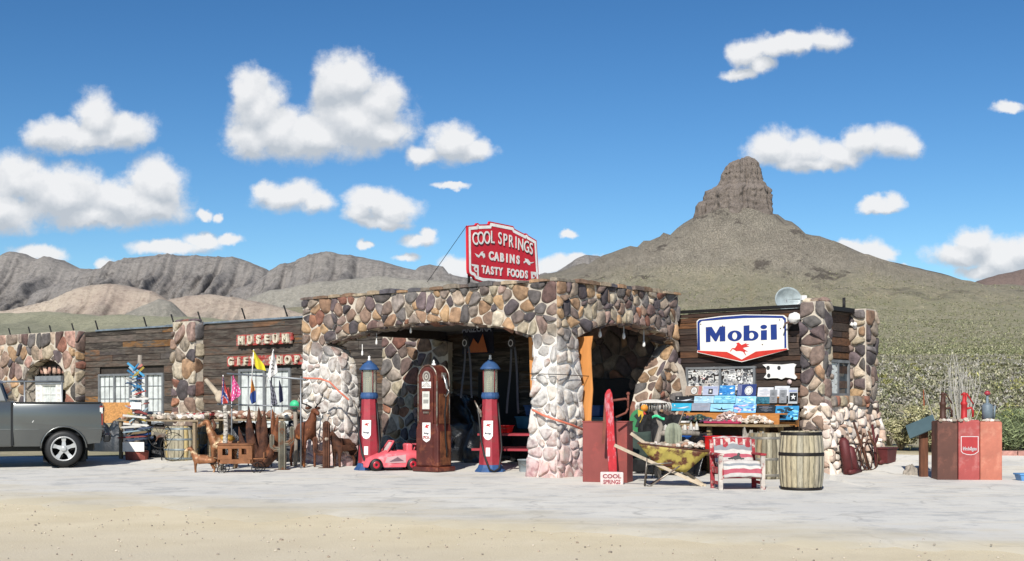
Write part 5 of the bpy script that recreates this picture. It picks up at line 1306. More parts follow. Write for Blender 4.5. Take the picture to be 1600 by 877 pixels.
# ---------------------------------------------------------------- OSB panel, tarps and clutter left
def panel(name, label, px0, px1, py0, py1, Y, m, th=.03, cat='board', rz=0, lean=0):
    a, q = Pz(px0, py0, Y), Pz(px1, py1, Y); h = a.z-q.z; w = q.x-a.x
    b = MB(); b.box(0, 0, h/2, w, th, h, rot=None); o = b.build(name, m, None, loc=((a.x+q.x)/2, Y, q.z), rz=rz); return tag(o, label, cat)
panel('particle_board_panel', 'tan particle board sheet standing behind the truck tailgate', 146, 207, 629, 661, 32.5, m_osb)
def heap(name, label, px, py, w, d, h, m, cat='tarp', seed=0, flatk=.6, loc=None, rz=0):
    p = loc or Pg(px, py); b = MB()
    def fn(u, v):
        a = u*2*math.pi; r = v; k = (1-r**2.2)
        n_ = noise.fractal(Vector((math.cos(a)*r*2.2, math.sin(a)*r*2.2, seed)), 1, 2, 5)
        return (w/2*r*math.cos(a)*(1+.2*n_), d/2*r*math.sin(a)*(1+.2*n_), max(0.0, h*(k**flatk)*(1+.5*n_)))
    b.grid(fn, 48, 20); return tag(b.build(name, m, None, loc=p, rz=rz), label, cat)
heap('tarp_heap', 'heap of crumpled black plastic between the tailgate and the driftwood totem', 178, 706, 1.1, .8, .55, m_blk, seed=3)
heap('tarp_heap', 'low black plastic bundle in front of the particle board', 170, 700, .8, .6, .34, m_blk, seed=7)
crate('wooden_crate', 'small orange timber frame crate behind the black plastic at the tailgate', Pg(158, 696)+Vector((0, .8, 0)), .2, .4, .4, .5, m_ply)
heap('dark_tarp_roll', 'dark blue-black tarp draped over the crate in front of the particle board', 0, 0, 1.5, .8, .74, mat('slate_tarp', c('1c242c'), .5, bump=.5, bscale=6, bdist=.03), seed=11, flatk=.3, loc=Vector((-10.2, 32.4, .14)))
tag(kind(bpy.data.objects['dark_tarp_roll'], 'thing'), bpy.data.objects['dark_tarp_roll']['label'], 'tarp')
# ---------------------------------------------------------------- barrels
def barrel(loc, label, h=.9, r=.34, rz=0, tone='a89c80', hoopc='26221f', hoops=(.03, .33, .68, .97), lie=False, top='6b6254', k=1.18):
    t = thing('wooden_barrel', label, 'barrel', loc, rz)
    b = MB(); n = 22
    for i in range(n):
        cc = pal([tone, tone, 'a39a84', '7b735f'], 1)(0, 0); a0, a1 = 2*math.pi*i/n+.008, 2*math.pi*(i+1)/n-.008
        def fn(u, v): 
            a = lerp(a0, a1, u); rr = r*(1+(k-1)*math.sin(math.pi*(.06+.88*v))); return (rr*math.cos(a), rr*math.sin(a), v*h)
        b.grid(fn, 2, 10, cc)
    b.build('staves', mat('barrel_wood', None, .8, 0, .5, 5, .4, 20, stretch=(4, 4, .6), col2=c('5a5548'), c2amt=.25, c2scale=5), t, solid=.02)
    b = MB(); b.lathe([(0, h-.04), (r*1.04, h-.04)], 26, cap=False); b.lathe([(0, .03), (r*1.04, .03)], 26, cap=False); b.build('head', mat('barrel_head_'+top, c(top), .9), t)
    for q in hoops:
        rr = lambda z: r*(1+(k-1)*math.sin(math.pi*(.06+.88*z)))+.014
        b = MB(); w = .028; b.lathe([(rr(q-w), (q-w)*h), (rr(q), q*h), (rr(q+w), (q+w)*h), (rr(q+w)-.02, (q+w)*h)], 32, cap=False); b.build('hoop', mat('hoop_'+hoopc, c(hoopc), .55, .5, .4), t)
    return t
p = Pg(1252, 766); barrel(p, 'upright weathered wooden barrel with black hoops, nearest the camera right of the red chair', h=.985, r=.315, hoops=(.035, .62, .965), k=1.16)
p = Pg(1207, 752); barrel(p+Vector((0, .6, 0)), 'half hidden wooden barrel with rusty grey hoops between the chair and the nearest barrel', .88, .3, tone='9a8767', hoopc='7f7a70', hoops=(.1, .45, .9))
p = Pg(283, 719); barrel(p, 'pale wooden barrel with grey-blue hoops under the rock table, beside the wire wheel', .8, .33, tone='b09a6a', hoopc='7d8688', hoops=(.06, .32, .62, .93))
p = Pg(312, 716); barrel(p+Vector((.1, 1.0, 0)), 'shaded wooden barrel behind the pale barrel under the rock table', .85, .34, tone='9a8562', hoopc='6f7472')
# wire wheel with a horse cut-out
p = Pz(250, 681, 29.2); t = thing('horse_wheel_ornament', 'round black iron wheel with a grey horse cut-out hung beside the pale barrel', 'ornament', (p.x, p.y, p.z), R(-10))
b = MB(); b.tube([(.29*math.cos(a), 0, .29*math.sin(a)) for a in [2*math.pi*i/28 for i in range(29)]], .012, 6)
for k_ in range(6): a = math.pi*k_/6; b.tube([(.28*math.cos(a), 0, .28*math.sin(a)), (-.28*math.cos(a), 0, -.28*math.sin(a))], .006, 5)
b.tube([(0, .03, -.28), (0, .1, -p.z+.1)], .014, 6); b.build('iron_wheel', m_iron, t)
b = MB(); k_ = .36/207; b.prism([((x-581)*k_, -(y-441)*k_) for x, y in [(500,400),(520,385),(545,395),(580,410),(640,405),(680,420),(700,470),(680,460),(665,440),(655,470),(675,520),(655,500),(630,460),(590,460),(560,470),(540,510),(520,520),(540,480),(530,440),(510,425),(490,430)]], -.03, -.02); b.build('horse_cutout', m_alu, t)
# lying hoop in front of the barrel
p = Pg(270, 722); b = MB(); b.tube([(.28*math.cos(a), .05*math.cos(a), .35+.33*math.sin(a)) for a in [2*math.pi*i/28 for i in range(29)]], .008, 5); o = b.build('iron_hoop', m_iron, None, loc=p, rz=.4); tag(o, 'thin rusty iron hoop leaning on the pale barrel', 'hoop')
# ---------------------------------------------------------------- rock tables
def plank_table(name, label, A, B, Y0, dep, zt, m, legs=2, th=.04):
    """table from photo x A to B at depth Y0"""
    a = Vector(((A-800)/F*Y0[0], Y0[0], 0)); q = Vector(((B-800)/F*Y0[1], Y0[1], 0)); L_ = (q-a).length; an = math.atan2(q.y-a.y, q.x-a.x); mid = (a+q)/2
    g = Gn(mid.x, mid.y); t = thing(name, label, 'table', (mid.x, mid.y, g), an)
    b = MB()
    nb = max(2, int(dep/.22))
    for k in range(nb): b.box(U(-.02, .02), -dep/2+dep*(k+.5)/nb, zt-g-th/2, L_, dep/nb-.008, th)
    b.build('tabletop', m, t)
    for sx in (-1, 1):
        for sy in (-1, 1):
            b = MB(); b.box(sx*(L_/2-.12), sy*(dep/2-.08), (zt-g-th)/2, .07, .07, zt-g-th); b.build('leg', m, t)
    return t, mid, an, L_
def rocks(name, label, mid, an, L_, dep, z, n, lst, r=(.03, .09), hump=0, x0=-1, x1=1, m=None):
    b = MB()
    for i in range(n):
        x = U(x0, x1)*L_/2*.95; y = U(-1, 1)*dep/2*.9; rr = U(*r); zz = rr*.5+hump*U(0, 1)*max(0, 1-abs(y)/(dep/2))
        b.ball((x, y, zz), (rr*U(.8, 1.3), rr*U(.8, 1.3), rr*U(.55, .9)), 7, 5, pal(lst, .95)(0, 0), .16)
    o = b.build(name, m or m_pale, None, loc=(mid.x, mid.y, z), rz=an); kind(o, 'stuff'); return tag(o, label, 'rocks')
PALER = ['c8bfae', 'd6cfc0', 'b3a594', 'a3937f', 'c0b0a0', '8a7f72', 'd9cfc6', 'a07d68']
mTw = mat('table_planks', c('8a7a62'), .85, 0, .35, 6, .3, 25, stretch=(1, 8, 8))
t, mid, an, L_ = plank_table('rock_table', 'plank table of pale rocks over two barrels right of the driftwood totem', 205, 332, (30.3, 29.6), 1.3, 1.05, mTw)
rocks('rock_pile', 'pale coral-like rocks covering the plank table beside the driftwood totem', mid, an, L_, 1.3, 1.05, 230, PALER, hump=.12)
b = MB(); b.box(0, 0, .03, .75, .3, .05, c('a8383a')); o = b.build('red_tray', m_col, None, loc=(mid.x+.72, mid.y-.1, 1.14), rz=an); tag(o, 'flat red tray at the right end of the rock table', 'tray')
t, mid2, an2, L2 = plank_table('rock_table', 'plank table of rocks and curios behind the rusty metal agave', 334, 474, (30.2, 29.6), 1.0, 1.06, mTw)
rocks('rock_pile', 'brown and pale rocks on the table behind the rusty agave', mid2, an2, L2, 1.0, 1.06, 170, PALER+['8a6250', '9a7460'], r=(.04, .12), hump=.12)
bucket(Vector((Pz(327, 636, 30).x, 30, 1.08)), 'small grey cooking pot on the rock table behind the flag pole', m_alu, .17, .16)
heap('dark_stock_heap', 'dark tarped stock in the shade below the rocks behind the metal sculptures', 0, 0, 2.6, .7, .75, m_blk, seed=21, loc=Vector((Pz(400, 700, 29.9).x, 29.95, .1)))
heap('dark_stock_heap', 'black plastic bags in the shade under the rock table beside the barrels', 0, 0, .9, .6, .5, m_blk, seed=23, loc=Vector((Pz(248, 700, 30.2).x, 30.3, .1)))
# ---------------------------------------------------------------- pipe rail with warning tape, flags
def pipe_stand():
    p = Pz(415, 735, 27.6); t = thing('pipe_rail', 'horizontal grey pipe rail that carries the little flags, its right end wrapped in orange tape', 'rail', (p.x, p.y, 0), 0)
    P_ = lambda x, y, Y=27.6: tuple(Pz(x, y, Y)-Vector((p.x, p.y, 0)))
    b = MB(); b.tube([P_(355, 584, 28.2), P_(415, 588), P_(477, 593, 27.2)], .022, 8); b.build('upper_pipe', m_gmetal, t)
    b = MB(); b.tube([P_(340, 632, 28.2), P_(415, 634), P_(465, 636, 27.6)], .018, 8); b.build('lower_pipe', m_gmetal, t)
    for x in (362, 388, 424, 470):
        Y = lerp(28.2, 27.2, (x-355)/122)
        b = MB(); q = P_(x, 588, Y); b.tube([(q[0], q[1], 0.02), q], .016, 7); b.build('upright', m_gmetal, t)
    b = MB(); b.tube([P_(474, 591, 27.25), P_(500, 592, 27.2), P_(515, 597, 27.1), P_(530, 612, 27.1), P_(545, 625, 27.0)], .02, 6); b.build('orange_tape', mat('orange_tape', c('d2745a'), .6), t)
pipe_stand()
def flag(label, px0, py0, tri, cc, extra=None, Y=27.5, pole=None, wav=.05, group=None):
    """tri: photo-pixel outline of the hanging cloth"""
    base = Pz(px0, py0, Y); t = thing('small_flag', label, 'flag', base, 0, group)
    L_ = [Pz(x, y, Y)-base for x, y in tri]; b = MB()
    # rows down the outline given as (left,right) pairs
    rows = [(L_[i], L_[len(L_)-1-i]) for i in range(len(L_)//2)]
    def fn(u, v):
        k_ = v*(len(rows)-1); i = min(int(k_), len(rows)-2); f = k_-i; a = rows[i][0].lerp(rows[i+1][0], f); q = rows[i][1].lerp(rows[i+1][1], f); r_ = a.lerp(q, u)
        return (r_.x, r_.y+wav*math.sin(u*6+v*4), r_.z)
    b.grid(fn, 14, 22, c(cc), colfn=extra or None); b.build('cloth', m_fab, t, solid=.004)
    if pole:
        A, B = Pz(*pole[0], Y)-base, Pz(*pole[1], Y)-base; b = MB(); b.tube([A+Vector((0, .03, 0)), B+Vector((0, .03, 0))], .012, 7); b.build('pole', m_white if len(pole) < 3 else m_iron, t)
flag('yellow pennant flag on a white stick above the pipe rail', 395, 547, [(395,547),(397,562),(398,572),(402,577),(416,580),(412,570),(404,560),(396,547)], 'd2c32c', pole=[(393,592),(396,546)])
flag('white flag with dark lettering on a white stick beside the yellow pennant', 427, 548, [(426,548),(421,570),(418,590),(421,592),(434,582),(432,572),(430,560),(427,548)], 'd9d6d0', extra=lambda u, v: c('2a2a30') if (.45 < u < .7 and .3 < v < .75 and (int(u*30)+int(v*20)) % 3 == 0) else c('d9d6d0'), pole=[(415,605),(427,546)])
def cross(u, v):
    d = min(abs(u-v), abs(u-(1-v))); 
    return c('2b4a86') if d < .1 else (c('d5d0cc') if d < .16 else c('c0453f'))
flag('small faded red flag with a blue diagonal cross hanging from the rail', 348, 588, [(348,588),(346,608),(344,626),(347,632),(358,630),(354,612),(351,600),(349,588)], 'c0453f', extra=cross, pole=[(351,640),(348,586)])
flag('small plain pink-red flag hanging behind the pink flag', 357, 590, [(353,606),(352,618),(354,628),(362,626),(360,614),(358,606)], 'cc6a6a', Y=27.7)
flag('bright pink flag with small white prints hanging from the rail', 364, 587, [(364,587),(362,605),(360,626),(363,628),(376,617),(375,610),(371,600),(365,587)], 'd8508c', extra=lambda u, v: c('efe6ea') if (math.sin(u*21)*math.sin(v*26) > .72) else c('d8508c'))
def azf(u, v): return c('2c4784') if v > .55 else (c('b03b30') if int(u*7) % 2 else c('c99a3a'))
flag('small red, yellow and blue state flag hanging from the rail', 393, 592, [(393,592),(391,608),(390,622),(394,632),(400,628),(399,614),(396,602),(394,592)], 'b03b30', extra=azf)
flag('black and white striped flag rolled on a stick left of the green disc', 423, 594, [(421,594),(422,612),(423,628),(425,634),(434,632),(431,618),(426,604),(422,594)], '1c1d26', extra=lambda u, v: c('1c1d26') if int((u+v*.5)*8) % 2 else c('9a9aa4'))
flag('navy flag rolled on a stick nearest the green disc', 438, 594, [(436,596),(435,612),(436,626),(438,630),(443,626),(441,612),(439,604),(437,594)], '252b4a')
# leaning birch pole
p = Pg(343, 736); t_ = MB(); t_.tube([(0, 0, 0), (.1, .05, .5), (.12, .1, .95), (.09, .1, 1.4)], [.06, .055, .05, .045], 10); o = t_.build('birch_pole', mat('birch_bark', c('b5aea2'), .9, 0, .3, 8, .4, col2=c('3a342e'), c2amt=.4, c2scale=12, stretch=(1, 1, 3)), None, loc=p); tag(o, 'crooked pale birch pole behind the metal stagecoach', 'pole')
p = Pz(322, 594, 28.6); t_ = MB(); a = Vector((0, 0, 0)); t_.tube([a, Pz(345, 622, 28.2)-p], [.05, .07], 8); o = t_.build('wooden_guitar_neck', mat('pale_worn_wood', c('b3a48e'), .8), None, loc=p); tag(o, 'pale wooden neck of a worn instrument leaning above the rocks', 'ornament')
p = Pz(343, 620, 28.1); b = MB(); b.ball((0, 0, 0), (.1, .06, .14), 12, 9); o = b.build('steer_skull', mat('pale_worn_wood'), None, loc=p); tag(o, 'pale rounded wooden paddle leaning on the birch pole', 'ornament')
# ---------------------------------------------------------------- rusty yard sculptures
def sculpt(name, label, cat, px, py, rz, pts, edges, m, sub=1, **k):
    p = Pg(px, py); t = thing(name, label, cat, p, rz); skin('body', pts, edges, m, t, sub); return t
def quad_sk(L, H, hr, neck, head, leg=.02, body=.09, spl=.05):
    """skeleton of a standing hoofed animal, +x forward; returns pts, edges"""
    zb = H*.66
    P_ = [(0, 0, zb, body, body*1.1), (L*.32, 0, zb+.02*H, body*1.02, body*1.15), (-L*.34, 0, zb+.02*H, body, body*1.05), (-L*.5, 0, zb+.0, body*.4, body*.5)]
    E_ = [(0, 1), (0, 2), (2, 3)]
    def leg_(x, s, i0, hind):
        n = len(P_)
        if hind: q = [(x, s*spl, zb*.78, leg*2.2), (x+.05*L, s*spl, zb*.55, leg*1.5), (x-.05*L, s*spl, zb*.33, leg*1.05), (x-.02*L, s*spl, zb*.08, leg*.9), (x, s*spl, 0, leg*1.15)]
        else: q = [(x, s*spl, zb*.76, leg*1.9), (x+.01*L, s*spl, zb*.5, leg*1.2), (x+.015*L, s*spl, zb*.36, leg*1.1), (x, s*spl, zb*.08, leg*.85), (x+.01*L, s*spl, 0, leg*1.15)]
        P_.extend(q); E_.append((i0, n)); E_.extend((n+i, n+i+1) for i in range(len(q)-1))
    for s in (-1, 1): leg_(L*.34, s, 1, False); leg_(-L*.38, s, 2, True)
    n = len(P_); P_.extend(neck+head); E_.append((1, n)); E_.extend((n+i, n+i+1) for i in range(len(neck+head)-1))
    # tail
    m_ = len(P_); P_.extend([(-L*.56, 0, zb*.85, .02), (-L*.58, 0, zb*.5, .018)]); E_ += [(3, m_), (m_, m_+1)]
    return P_, E_
mh = mat('brushed_orange_metal', c('8a5a38'), .55, .3, .4, 8, .3, 50, col2=c('d0b48c'), c2amt=.35, c2scale=6)
# small horse
P_, E_ = quad_sk(.5, .42, 0, [(.2, 0, .37, .065), (.25, 0, .46, .05)], [(.27, 0, .52, .048), (.35, 0, .48, .034), (.4, 0, .44, .026)], leg=.021, body=.088, spl=.055)
t = sculpt('horse_sculpture', 'small rusty metal horse pulling the toy-sized stagecoach', 'sculpture', 319, 739, R(190), P_, E_, mh)
b = MB()
for s in (-1, 1): b.lathe([(.014, 0), (.01, .03), (0, .05)], 6, (.255, s*.018, .525))
b.build('ear', m_rust, t)
b = MB(); b.box(.215, 0, .45, .03, .012, .16, rot=(0, .4, 0)); b.build('mane', m_rust, t)
b = MB(); b.tube([(-.2, .06, .3), (-.42, .08, .26)], .008, 5); b.tube([(-.2, -.06, .3), (-.42, -.08, .26)], .008, 5); b.build('harness_pole', m_iron, t)
# taller camel-like horse
P_, E_ = quad_sk(.62, .85, 0, [(.26, 0, .72, .11), (.32, 0, .86, .085), (.34, 0, .97, .07)], [(.37, 0, 1.04, .072), (.5, 0, .97, .048), (.57, 0, .92, .038)], leg=.03, body=.135, spl=.09)
t = sculpt('horse_sculpture', 'larger rusty metal pony head and shoulders standing behind the stagecoach', 'sculpture', 350, 733, R(176), P_, E_, mh)
b = MB()
for s in (-1, 1): b.lathe([(.022, 0), (.016, .05), (0, .08)], 6, (.31, s*.03, 1.07))
b.build('ear', m_rust, t)
b = MB(); b.tube([(.24, 0, .8), (.2, 0, .95), (.26, 0, 1.08)], [.03, .04, .03], 6); b.build('mane', m_rust, t)
b = MB(); b.ball((-.05, 0, .66), (.2, .13, .1), 14, 8); b.build('saddle', mat('dull_gold', c('a07a2e'), .5, .5), t)
# stagecoach
def coach():
    p = Pg(372, 739); t = thing('stagecoach_sculpture', 'toy-sized rusty sheet metal stagecoach with cut-out windows', 'sculpture', p, R(4)); m = mat('tan_rust_sheet', c('8a5c3c'), .7, .4, .35, 5, .2)
    def wl(y):
        b = MB(); o = [(-.36,.2),(-.4,.56),(-.36,.58),(.28,.58),(.34,.3),(.28,.2)]
        # side sheet with three openings built from strips
        X = [-.36,-.29,-.17,-.1,.04,.1,.2,.28]; 
        b.box(-.04, y, .545, .68, .012, .07); b.box(-.03, y, .245, .62, .012, .09)
        for a, q in ((-.385,-.29),(-.17,-.1),(.04,.1),(.2,.31)): b.box((a+q)/2, y, .4, q-a, .012, .23)
        b.box(-.23, y, .33, .12, .012, .09); b.box(.15, y, .34, .1, .012, .1)
        return b
    for y in (-.2, .2): wl(y).build('side_sheet', m, t)
    b = MB(); b.box(-.38, 0, .4, .012, .39, .36); b.box(.31, 0, .4, .012, .39, .36); b.box(-.03, 0, .215, .66, .39, .012); b.build('end_sheet', m, t)
    b = MB(); b.grid(lambda u, v: (lerp(-.42, .34, u), lerp(-.22, .22, v), .585+.03*math.sin(v*math.pi)), 4, 8); b.build('roof_sheet', m, t, solid=.01)
    b = MB(); b.box(.46, 0, .3, .25, .36, .02); b.box(.55, 0, .36, .02, .36, .14); b.build('boot_rack', m, t)
    for x, r in ((-.3, .085), (.42, .11)):
        for y in (-.24, .24):
            b = MB(); b.tube([(x+r*math.cos(a), y, r+r*math.sin(a)) for a in [2*math.pi*i/20 for i in range(21)]], .009, 5)
            for k_ in range(6): a = math.pi*k_/6; b.tube([(x+r*math.cos(a), y, r+r*math.sin(a)), (x-r*math.cos(a), y, r-r*math.sin(a))], .004, 4)
            b.build('wheel', m_iron, t)
    for x, r in ((-.3, .085), (.42, .11)):
        b = MB(); b.tube([(x, -.24, r), (x, .24, r)], .01, 5); b.tube([(x, 0, r), (x, 0, .21)], .01, 5); b.build('axle', m_iron, t)
    b = MB(); b.tube([(-.4, 0, .2), (-.62, 0, .2)], .01, 5); b.build('hitch_pole', m_iron, t)
coach()
# agave
def agave():
    p = Pg(403, 735); p = p+Vector((0, .35, 0)); t = thing('agave_sculpture', 'big rusty sheet metal agave with long pointed leaves behind the stagecoach', 'sculpture', p, 0); s = p.y/F
    tips = [(369,668,.0),(384,652,.2),(387,637,-.1),(398,636,.15),(411,641,-.15),(420,640,.1),(432,650,-.2),(441,668,.0),(437,690,-.25),(376,690,-.3),(425,700,-.35),(392,660,.3)]
    for i, (x, y, d) in enumerate(tips):
        tip = Vector(((x-404)*s, d, (735-y)*s)); b = MB(); w0 = .27 if y < 660 else .2
        root = Vector(((x-404)*s*.12, d*.2, .05)); out = Vector((tip.x, tip.y, 0)); out = out.normalized() if out.length > .02 else Vector((0, -1, 0))
        side = Vector((1, 0, 0)) if i % 2 == 0 else Vector((.85, .5, 0))
        def fn(u, v):
            c_ = root.lerp(tip, v)+out*.1*math.sin(math.pi*v)*(1 if abs(x-404) > 8 else .3); w = w0*(math.sin(math.pi*min(1, (.25+v*.75)))**.8)*(1-.0*v)*1.0 if v < 1 else 0
            w = w0*(1-v)**.75*(1-.35*(1-v)**3); q = (u-.5)*2; return tuple(c_+side*q*w*.62+Vector((0, -1, 0))*(-abs(q)*w*.35))
        b.grid(fn, 6, 14); b.build('leaf', m_rusto if i in (1, 6, 5) else m_rust, t, solid=.008)
agave()
# cactus sculptures
def cactus(px, py, h, label, m, arms, rz=0, r=.075, cat='sculpture', m_face=None, dy=0):
    p = Pg(px, py)+Vector((0, dy, 0)); t = thing('cactus_sculpture', label, cat, p, rz)
    def ribbed(pts, rr, name, cap=True):
        b = MB(); n = 20; P_ = [Vector(q) for q in pts]; vs = []
        fine = []
        for i in range(len(P_)-1):
            for k_ in range(5): fine.append(P_[i].lerp(P_[i+1], k_/5))
        fine.append(P_[-1]); d = (P_[-1]-P_[-2]).normalized(); 
        for k_ in range(1, 4): fine.append(P_[-1]+d*rr*k_/3*.9)
        mm = len(fine); fs = []
        for i, q in enumerate(fine):
            a = (fine[min(i+1, mm-1)]-fine[max(i-1, 0)]).normalized(); e = Vector((0, 1, 0)); f_ = a.cross(e).normalized()
            over = max(0, i-(mm-4)); sc_ = [1, .93, .7, .25][over] if over else 1
            for k_ in range(n):
                th = 2*math.pi*k_/n; w = rr*sc_*(1 if k_ % 2 == 0 else .72); vs.append(tuple(q+f_*math.cos(th)*w+e*math.sin(th)*w))
        for i in range(mm-1):
            for k_ in range(n): fs.append((i*n+k_, i*n+(k_+1) % n, (i+1)*n+(k_+1) % n, (i+1)*n+k_))
        fs += [tuple(range(n)), tuple((mm-1)*n+k_ for k_ in range(n))]
        b.add(vs, fs); b.build(name, m, t)
    ribbed([(0, 0, 0), (0, 0, h-r)], r, 'stem')
    for sx, z0, w, z1 in arms:
        ribbed([(sx*r*.6, 0, z0), (sx*(w-.07), 0, z0), (sx*w, 0, z0+.07), (sx*w, 0, z1-r*.6)], r*.62, 'arm')
    b = MB(); b.box(0, 0, .008, .34, .26, .016); b.build('base_plate', m_rust, t)
m_gcac = mat('grey_green_metal', c('6f6a5c'), .6, .4, .35, 5, .2, col2=c('7a4a2a'), c2amt=.3, c2scale=4)
cactus(441, 735, 1.07, 'grey-green metal cactus with two upturned arms beside the deer', m_gcac, [(-1, .45, .22, .78), (1, .58, .21, .95)], r=.088)
cactus(510, 732, 1.05, 'rusty brown metal cactus nearest the left stone pier', m_rust, [(-1, .33, .24, .7)], r=.085)
cactus(526, 727, .92, 'rusty brown metal cactus standing behind the metal burro', m_rust, [(-1, .3, .17, .5)], r=.07, dy=.15)
# deer
P_, E_ = quad_sk(.8, 1.2, 0, [(.36, 0, .98, .12), (.45, 0, 1.13, .085)], [(.48, 0, 1.27, .078), (.6, 0, 1.22, .052), (.69, 0, 1.17, .04)], leg=.032, body=.165, spl=.13)
t = sculpt('deer_sculpture', 'rusty metal deer with branching antlers standing in front of the left stone pier', 'sculpture', 474, 730, R(-52), P_, E_, mat('bright_rust', c('6d4029'), .6, .25, .4, 7, .3, 50, col2=c('c27a45'), c2amt=.25, c2scale=5))
for s in (-1, 1):
    b = MB(); b.tube([(.46, s*.04, 1.32), (.4, s*.13, 1.38), (.33, s*.22, 1.42), (.38, s*.26, 1.54), (.42, s*.24, 1.66)], [.018, .016, .014, .01, .004], 6)
    for q0, q1 in (((.36, s*.13, 1.34), (.46, s*.16, 1.44)), ((.33, s*.22, 1.42), (.44, s*.3, 1.5)), ((.35, s*.24, 1.48), (.3, s*.34, 1.62)), ((.38, s*.26, 1.54), (.5, s*.22, 1.64))): b.tube([q0, q1], [.011, .003], 5)
    b.build('antler', m_iron, t)
    b = MB(); b.ball((.43, s*.12, 1.31), (.022, .075, .035), 8, 6); b.build('ear', m_rust, t)
# burro
P_, E_ = quad_sk(.55, .72, 0, [(.24, 0, .6, .1), (.31, 0, .7, .075)], [(.35, 0, .78, .07), (.43, 0, .7, .052), (.49, 0, .63, .044)], leg=.032, body=.145, spl=.09)
t = sculpt('burro_sculpture', 'small rusty metal burro with a pale muzzle beside the black plastic sheet', 'sculpture', 537, 730, R(228), P_, E_, m_rust)
for s in (-1, 1):
    b = MB(); b.tube([(.31, s*.03, .8), (.28, s*.07, .94)], [.02, .006], 6); b.build('ear', m_rust, t)
b = MB(); b.ball((.485, 0, .635), (.06, .05, .055), 10, 7); b.build('muzzle', mat('pale_grey_rust', c('a89a8a'), .8), t)
# scarecrow-like driftwood cross with green disc
p = Pg(455, 733)+Vector((0, .5, 0)); t = thing('driftwood_figure', 'pale driftwood stick figure with a round green disc behind the grey cactus', 'ornament', p, 0)
b = MB(); b.tube([(0, 0, 0), (.02, 0, .6), (0, 0, 1.3)], .045, 8); b.tube([(0, 0, 1.28), (.1, 0, 1.52), (.17, 0, 1.78)], [.04, .04, .02], 7); b.tube([(0, 0, 1.25), (-.05, 0, 1.5)], [.035, .01], 6); b.build('branch', m_bark, t)
b = MB(); b.lathe([(.1, -.012), (.1, .012)], 20, (0, -.09, 1.4), axis='y'); b.build('green_disc', mat('mint_paint', c('3fbf86'), .5), t)
for i, (x, y_, r_) in enumerate([(-.22, 1.26, .05), (.12, 1.15, .05)]):
    pass
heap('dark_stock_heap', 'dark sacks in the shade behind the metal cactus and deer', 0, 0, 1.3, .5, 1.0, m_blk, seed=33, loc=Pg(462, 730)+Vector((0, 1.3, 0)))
# ---------------------------------------------------------------- right of the canopy: red cabinet, post
def red_box():
    p = Pg(950, 755); t = thing('metal_cabinet', 'plain dull red metal cabinet standing beside the corner pier', 'cabinet', p, R(-20)); s = p.y/F
    m = mat('dull_red_sheet', c('84403a'), .6, .1, .16, 2, .06, col2=c('9c463f'), c2amt=.3, c2scale=1.5)
    b = MB(); b.box(-.06, .2, .56, .84, .42, 1.1); b.build('body', m, t, bevel=.012)
    b = MB(); b.box(-.06, .2, 1.115, .86, .44, .02); b.build('top_sheet', m, t, bevel=.005)
    b = MB(); b.box(.1, .02, 1.14, .16, .1, .03); b.box(-.2, .02, 1.135, .2, .1, .02); b.build('top_hinge', m_iron, t)
red_box()
def post():
    p = Pg(955, 757)+Vector((-.0, -.0, 0)); t = thing('antique_spigot_post', 'leaning bright red plank post with a rusty spigot in front of the red cabinet', 'post', p, 0)
    m = mat('scuffed_bright_red', c('b3232c'), .7, 0, .25, 8, .4, col2=c('b87a80'), c2amt=.3, c2scale=6, stretch=(2, 2, .7))
    b = MB(); P_ = [(-.06, 0), (-.075, .6), (-.07, 1.1), (-.085, 1.5), (-.07, 1.62), (-.03, 1.69), (.02, 1.71), (.055, 1.62), (.07, 1.45), (.065, .9), (.085, .5), (.075, 0)]
    b.T = Matrix.Translation((.03, 0, 0)) @ Euler((0, R(-2.5), 0)).to_matrix().to_4x4(); b.prism(P_, -.05, .04); b.build('post_plank', m, t, bevel=.01)
    mm = mat('dull_rust', c('7c4638'), .8, .2)
    b = MB(); b.tube([(.02, -.04, 1.5), (.25, -.04, 1.53), (.3, -.04, 1.5)], .022, 7); b.tube([(.3, -.04, 1.6), (.3, -.04, 1.36)], .02, 7); b.tube([(.3, -.04, 1.36), (.26, -.04, 1.28), (.08, -.04, 1.2)], .02, 7); b.ball((.3, -.04, 1.62), .035, 8, 6); b.build('spigot', mm, t)
    b = MB(); b.box(-.12, .02, 1.1, .05, .05, .75, rot=(0, .06, 0)); b.build('side_batten', mm, t)
    q = Pg(955, 757)+Vector((0, -.14, 0)); t = thing('painted_stone_block', 'small white stone block painted COOL SPRINGS in red at the foot of the red post', 'block', q, R(-4))
    b = MB(); b.box(0, 0, .115, .41, .17, .23); b.build('stone', mat('white_block', c('cdbdb8'), .9, 0, .2, 9, .5, col2=c('a86468'), c2amt=.1, c2scale=12), t, bevel=.02)
    b = MB(); f_ = lambda a, z, d: (a, -.088-d, z)
    text_mesh(b, 'COOL', lambda a, z, d: f_(a, .16+z, d), .07, 1.15, .03, .003, c('8a3038')); text_mesh(b, 'SPRINGS', lambda a, z, d: f_(a, .06+z, d), .07, .8, .03, .003, c('8a3038')); b.build('lettering', m_col, t)
post()
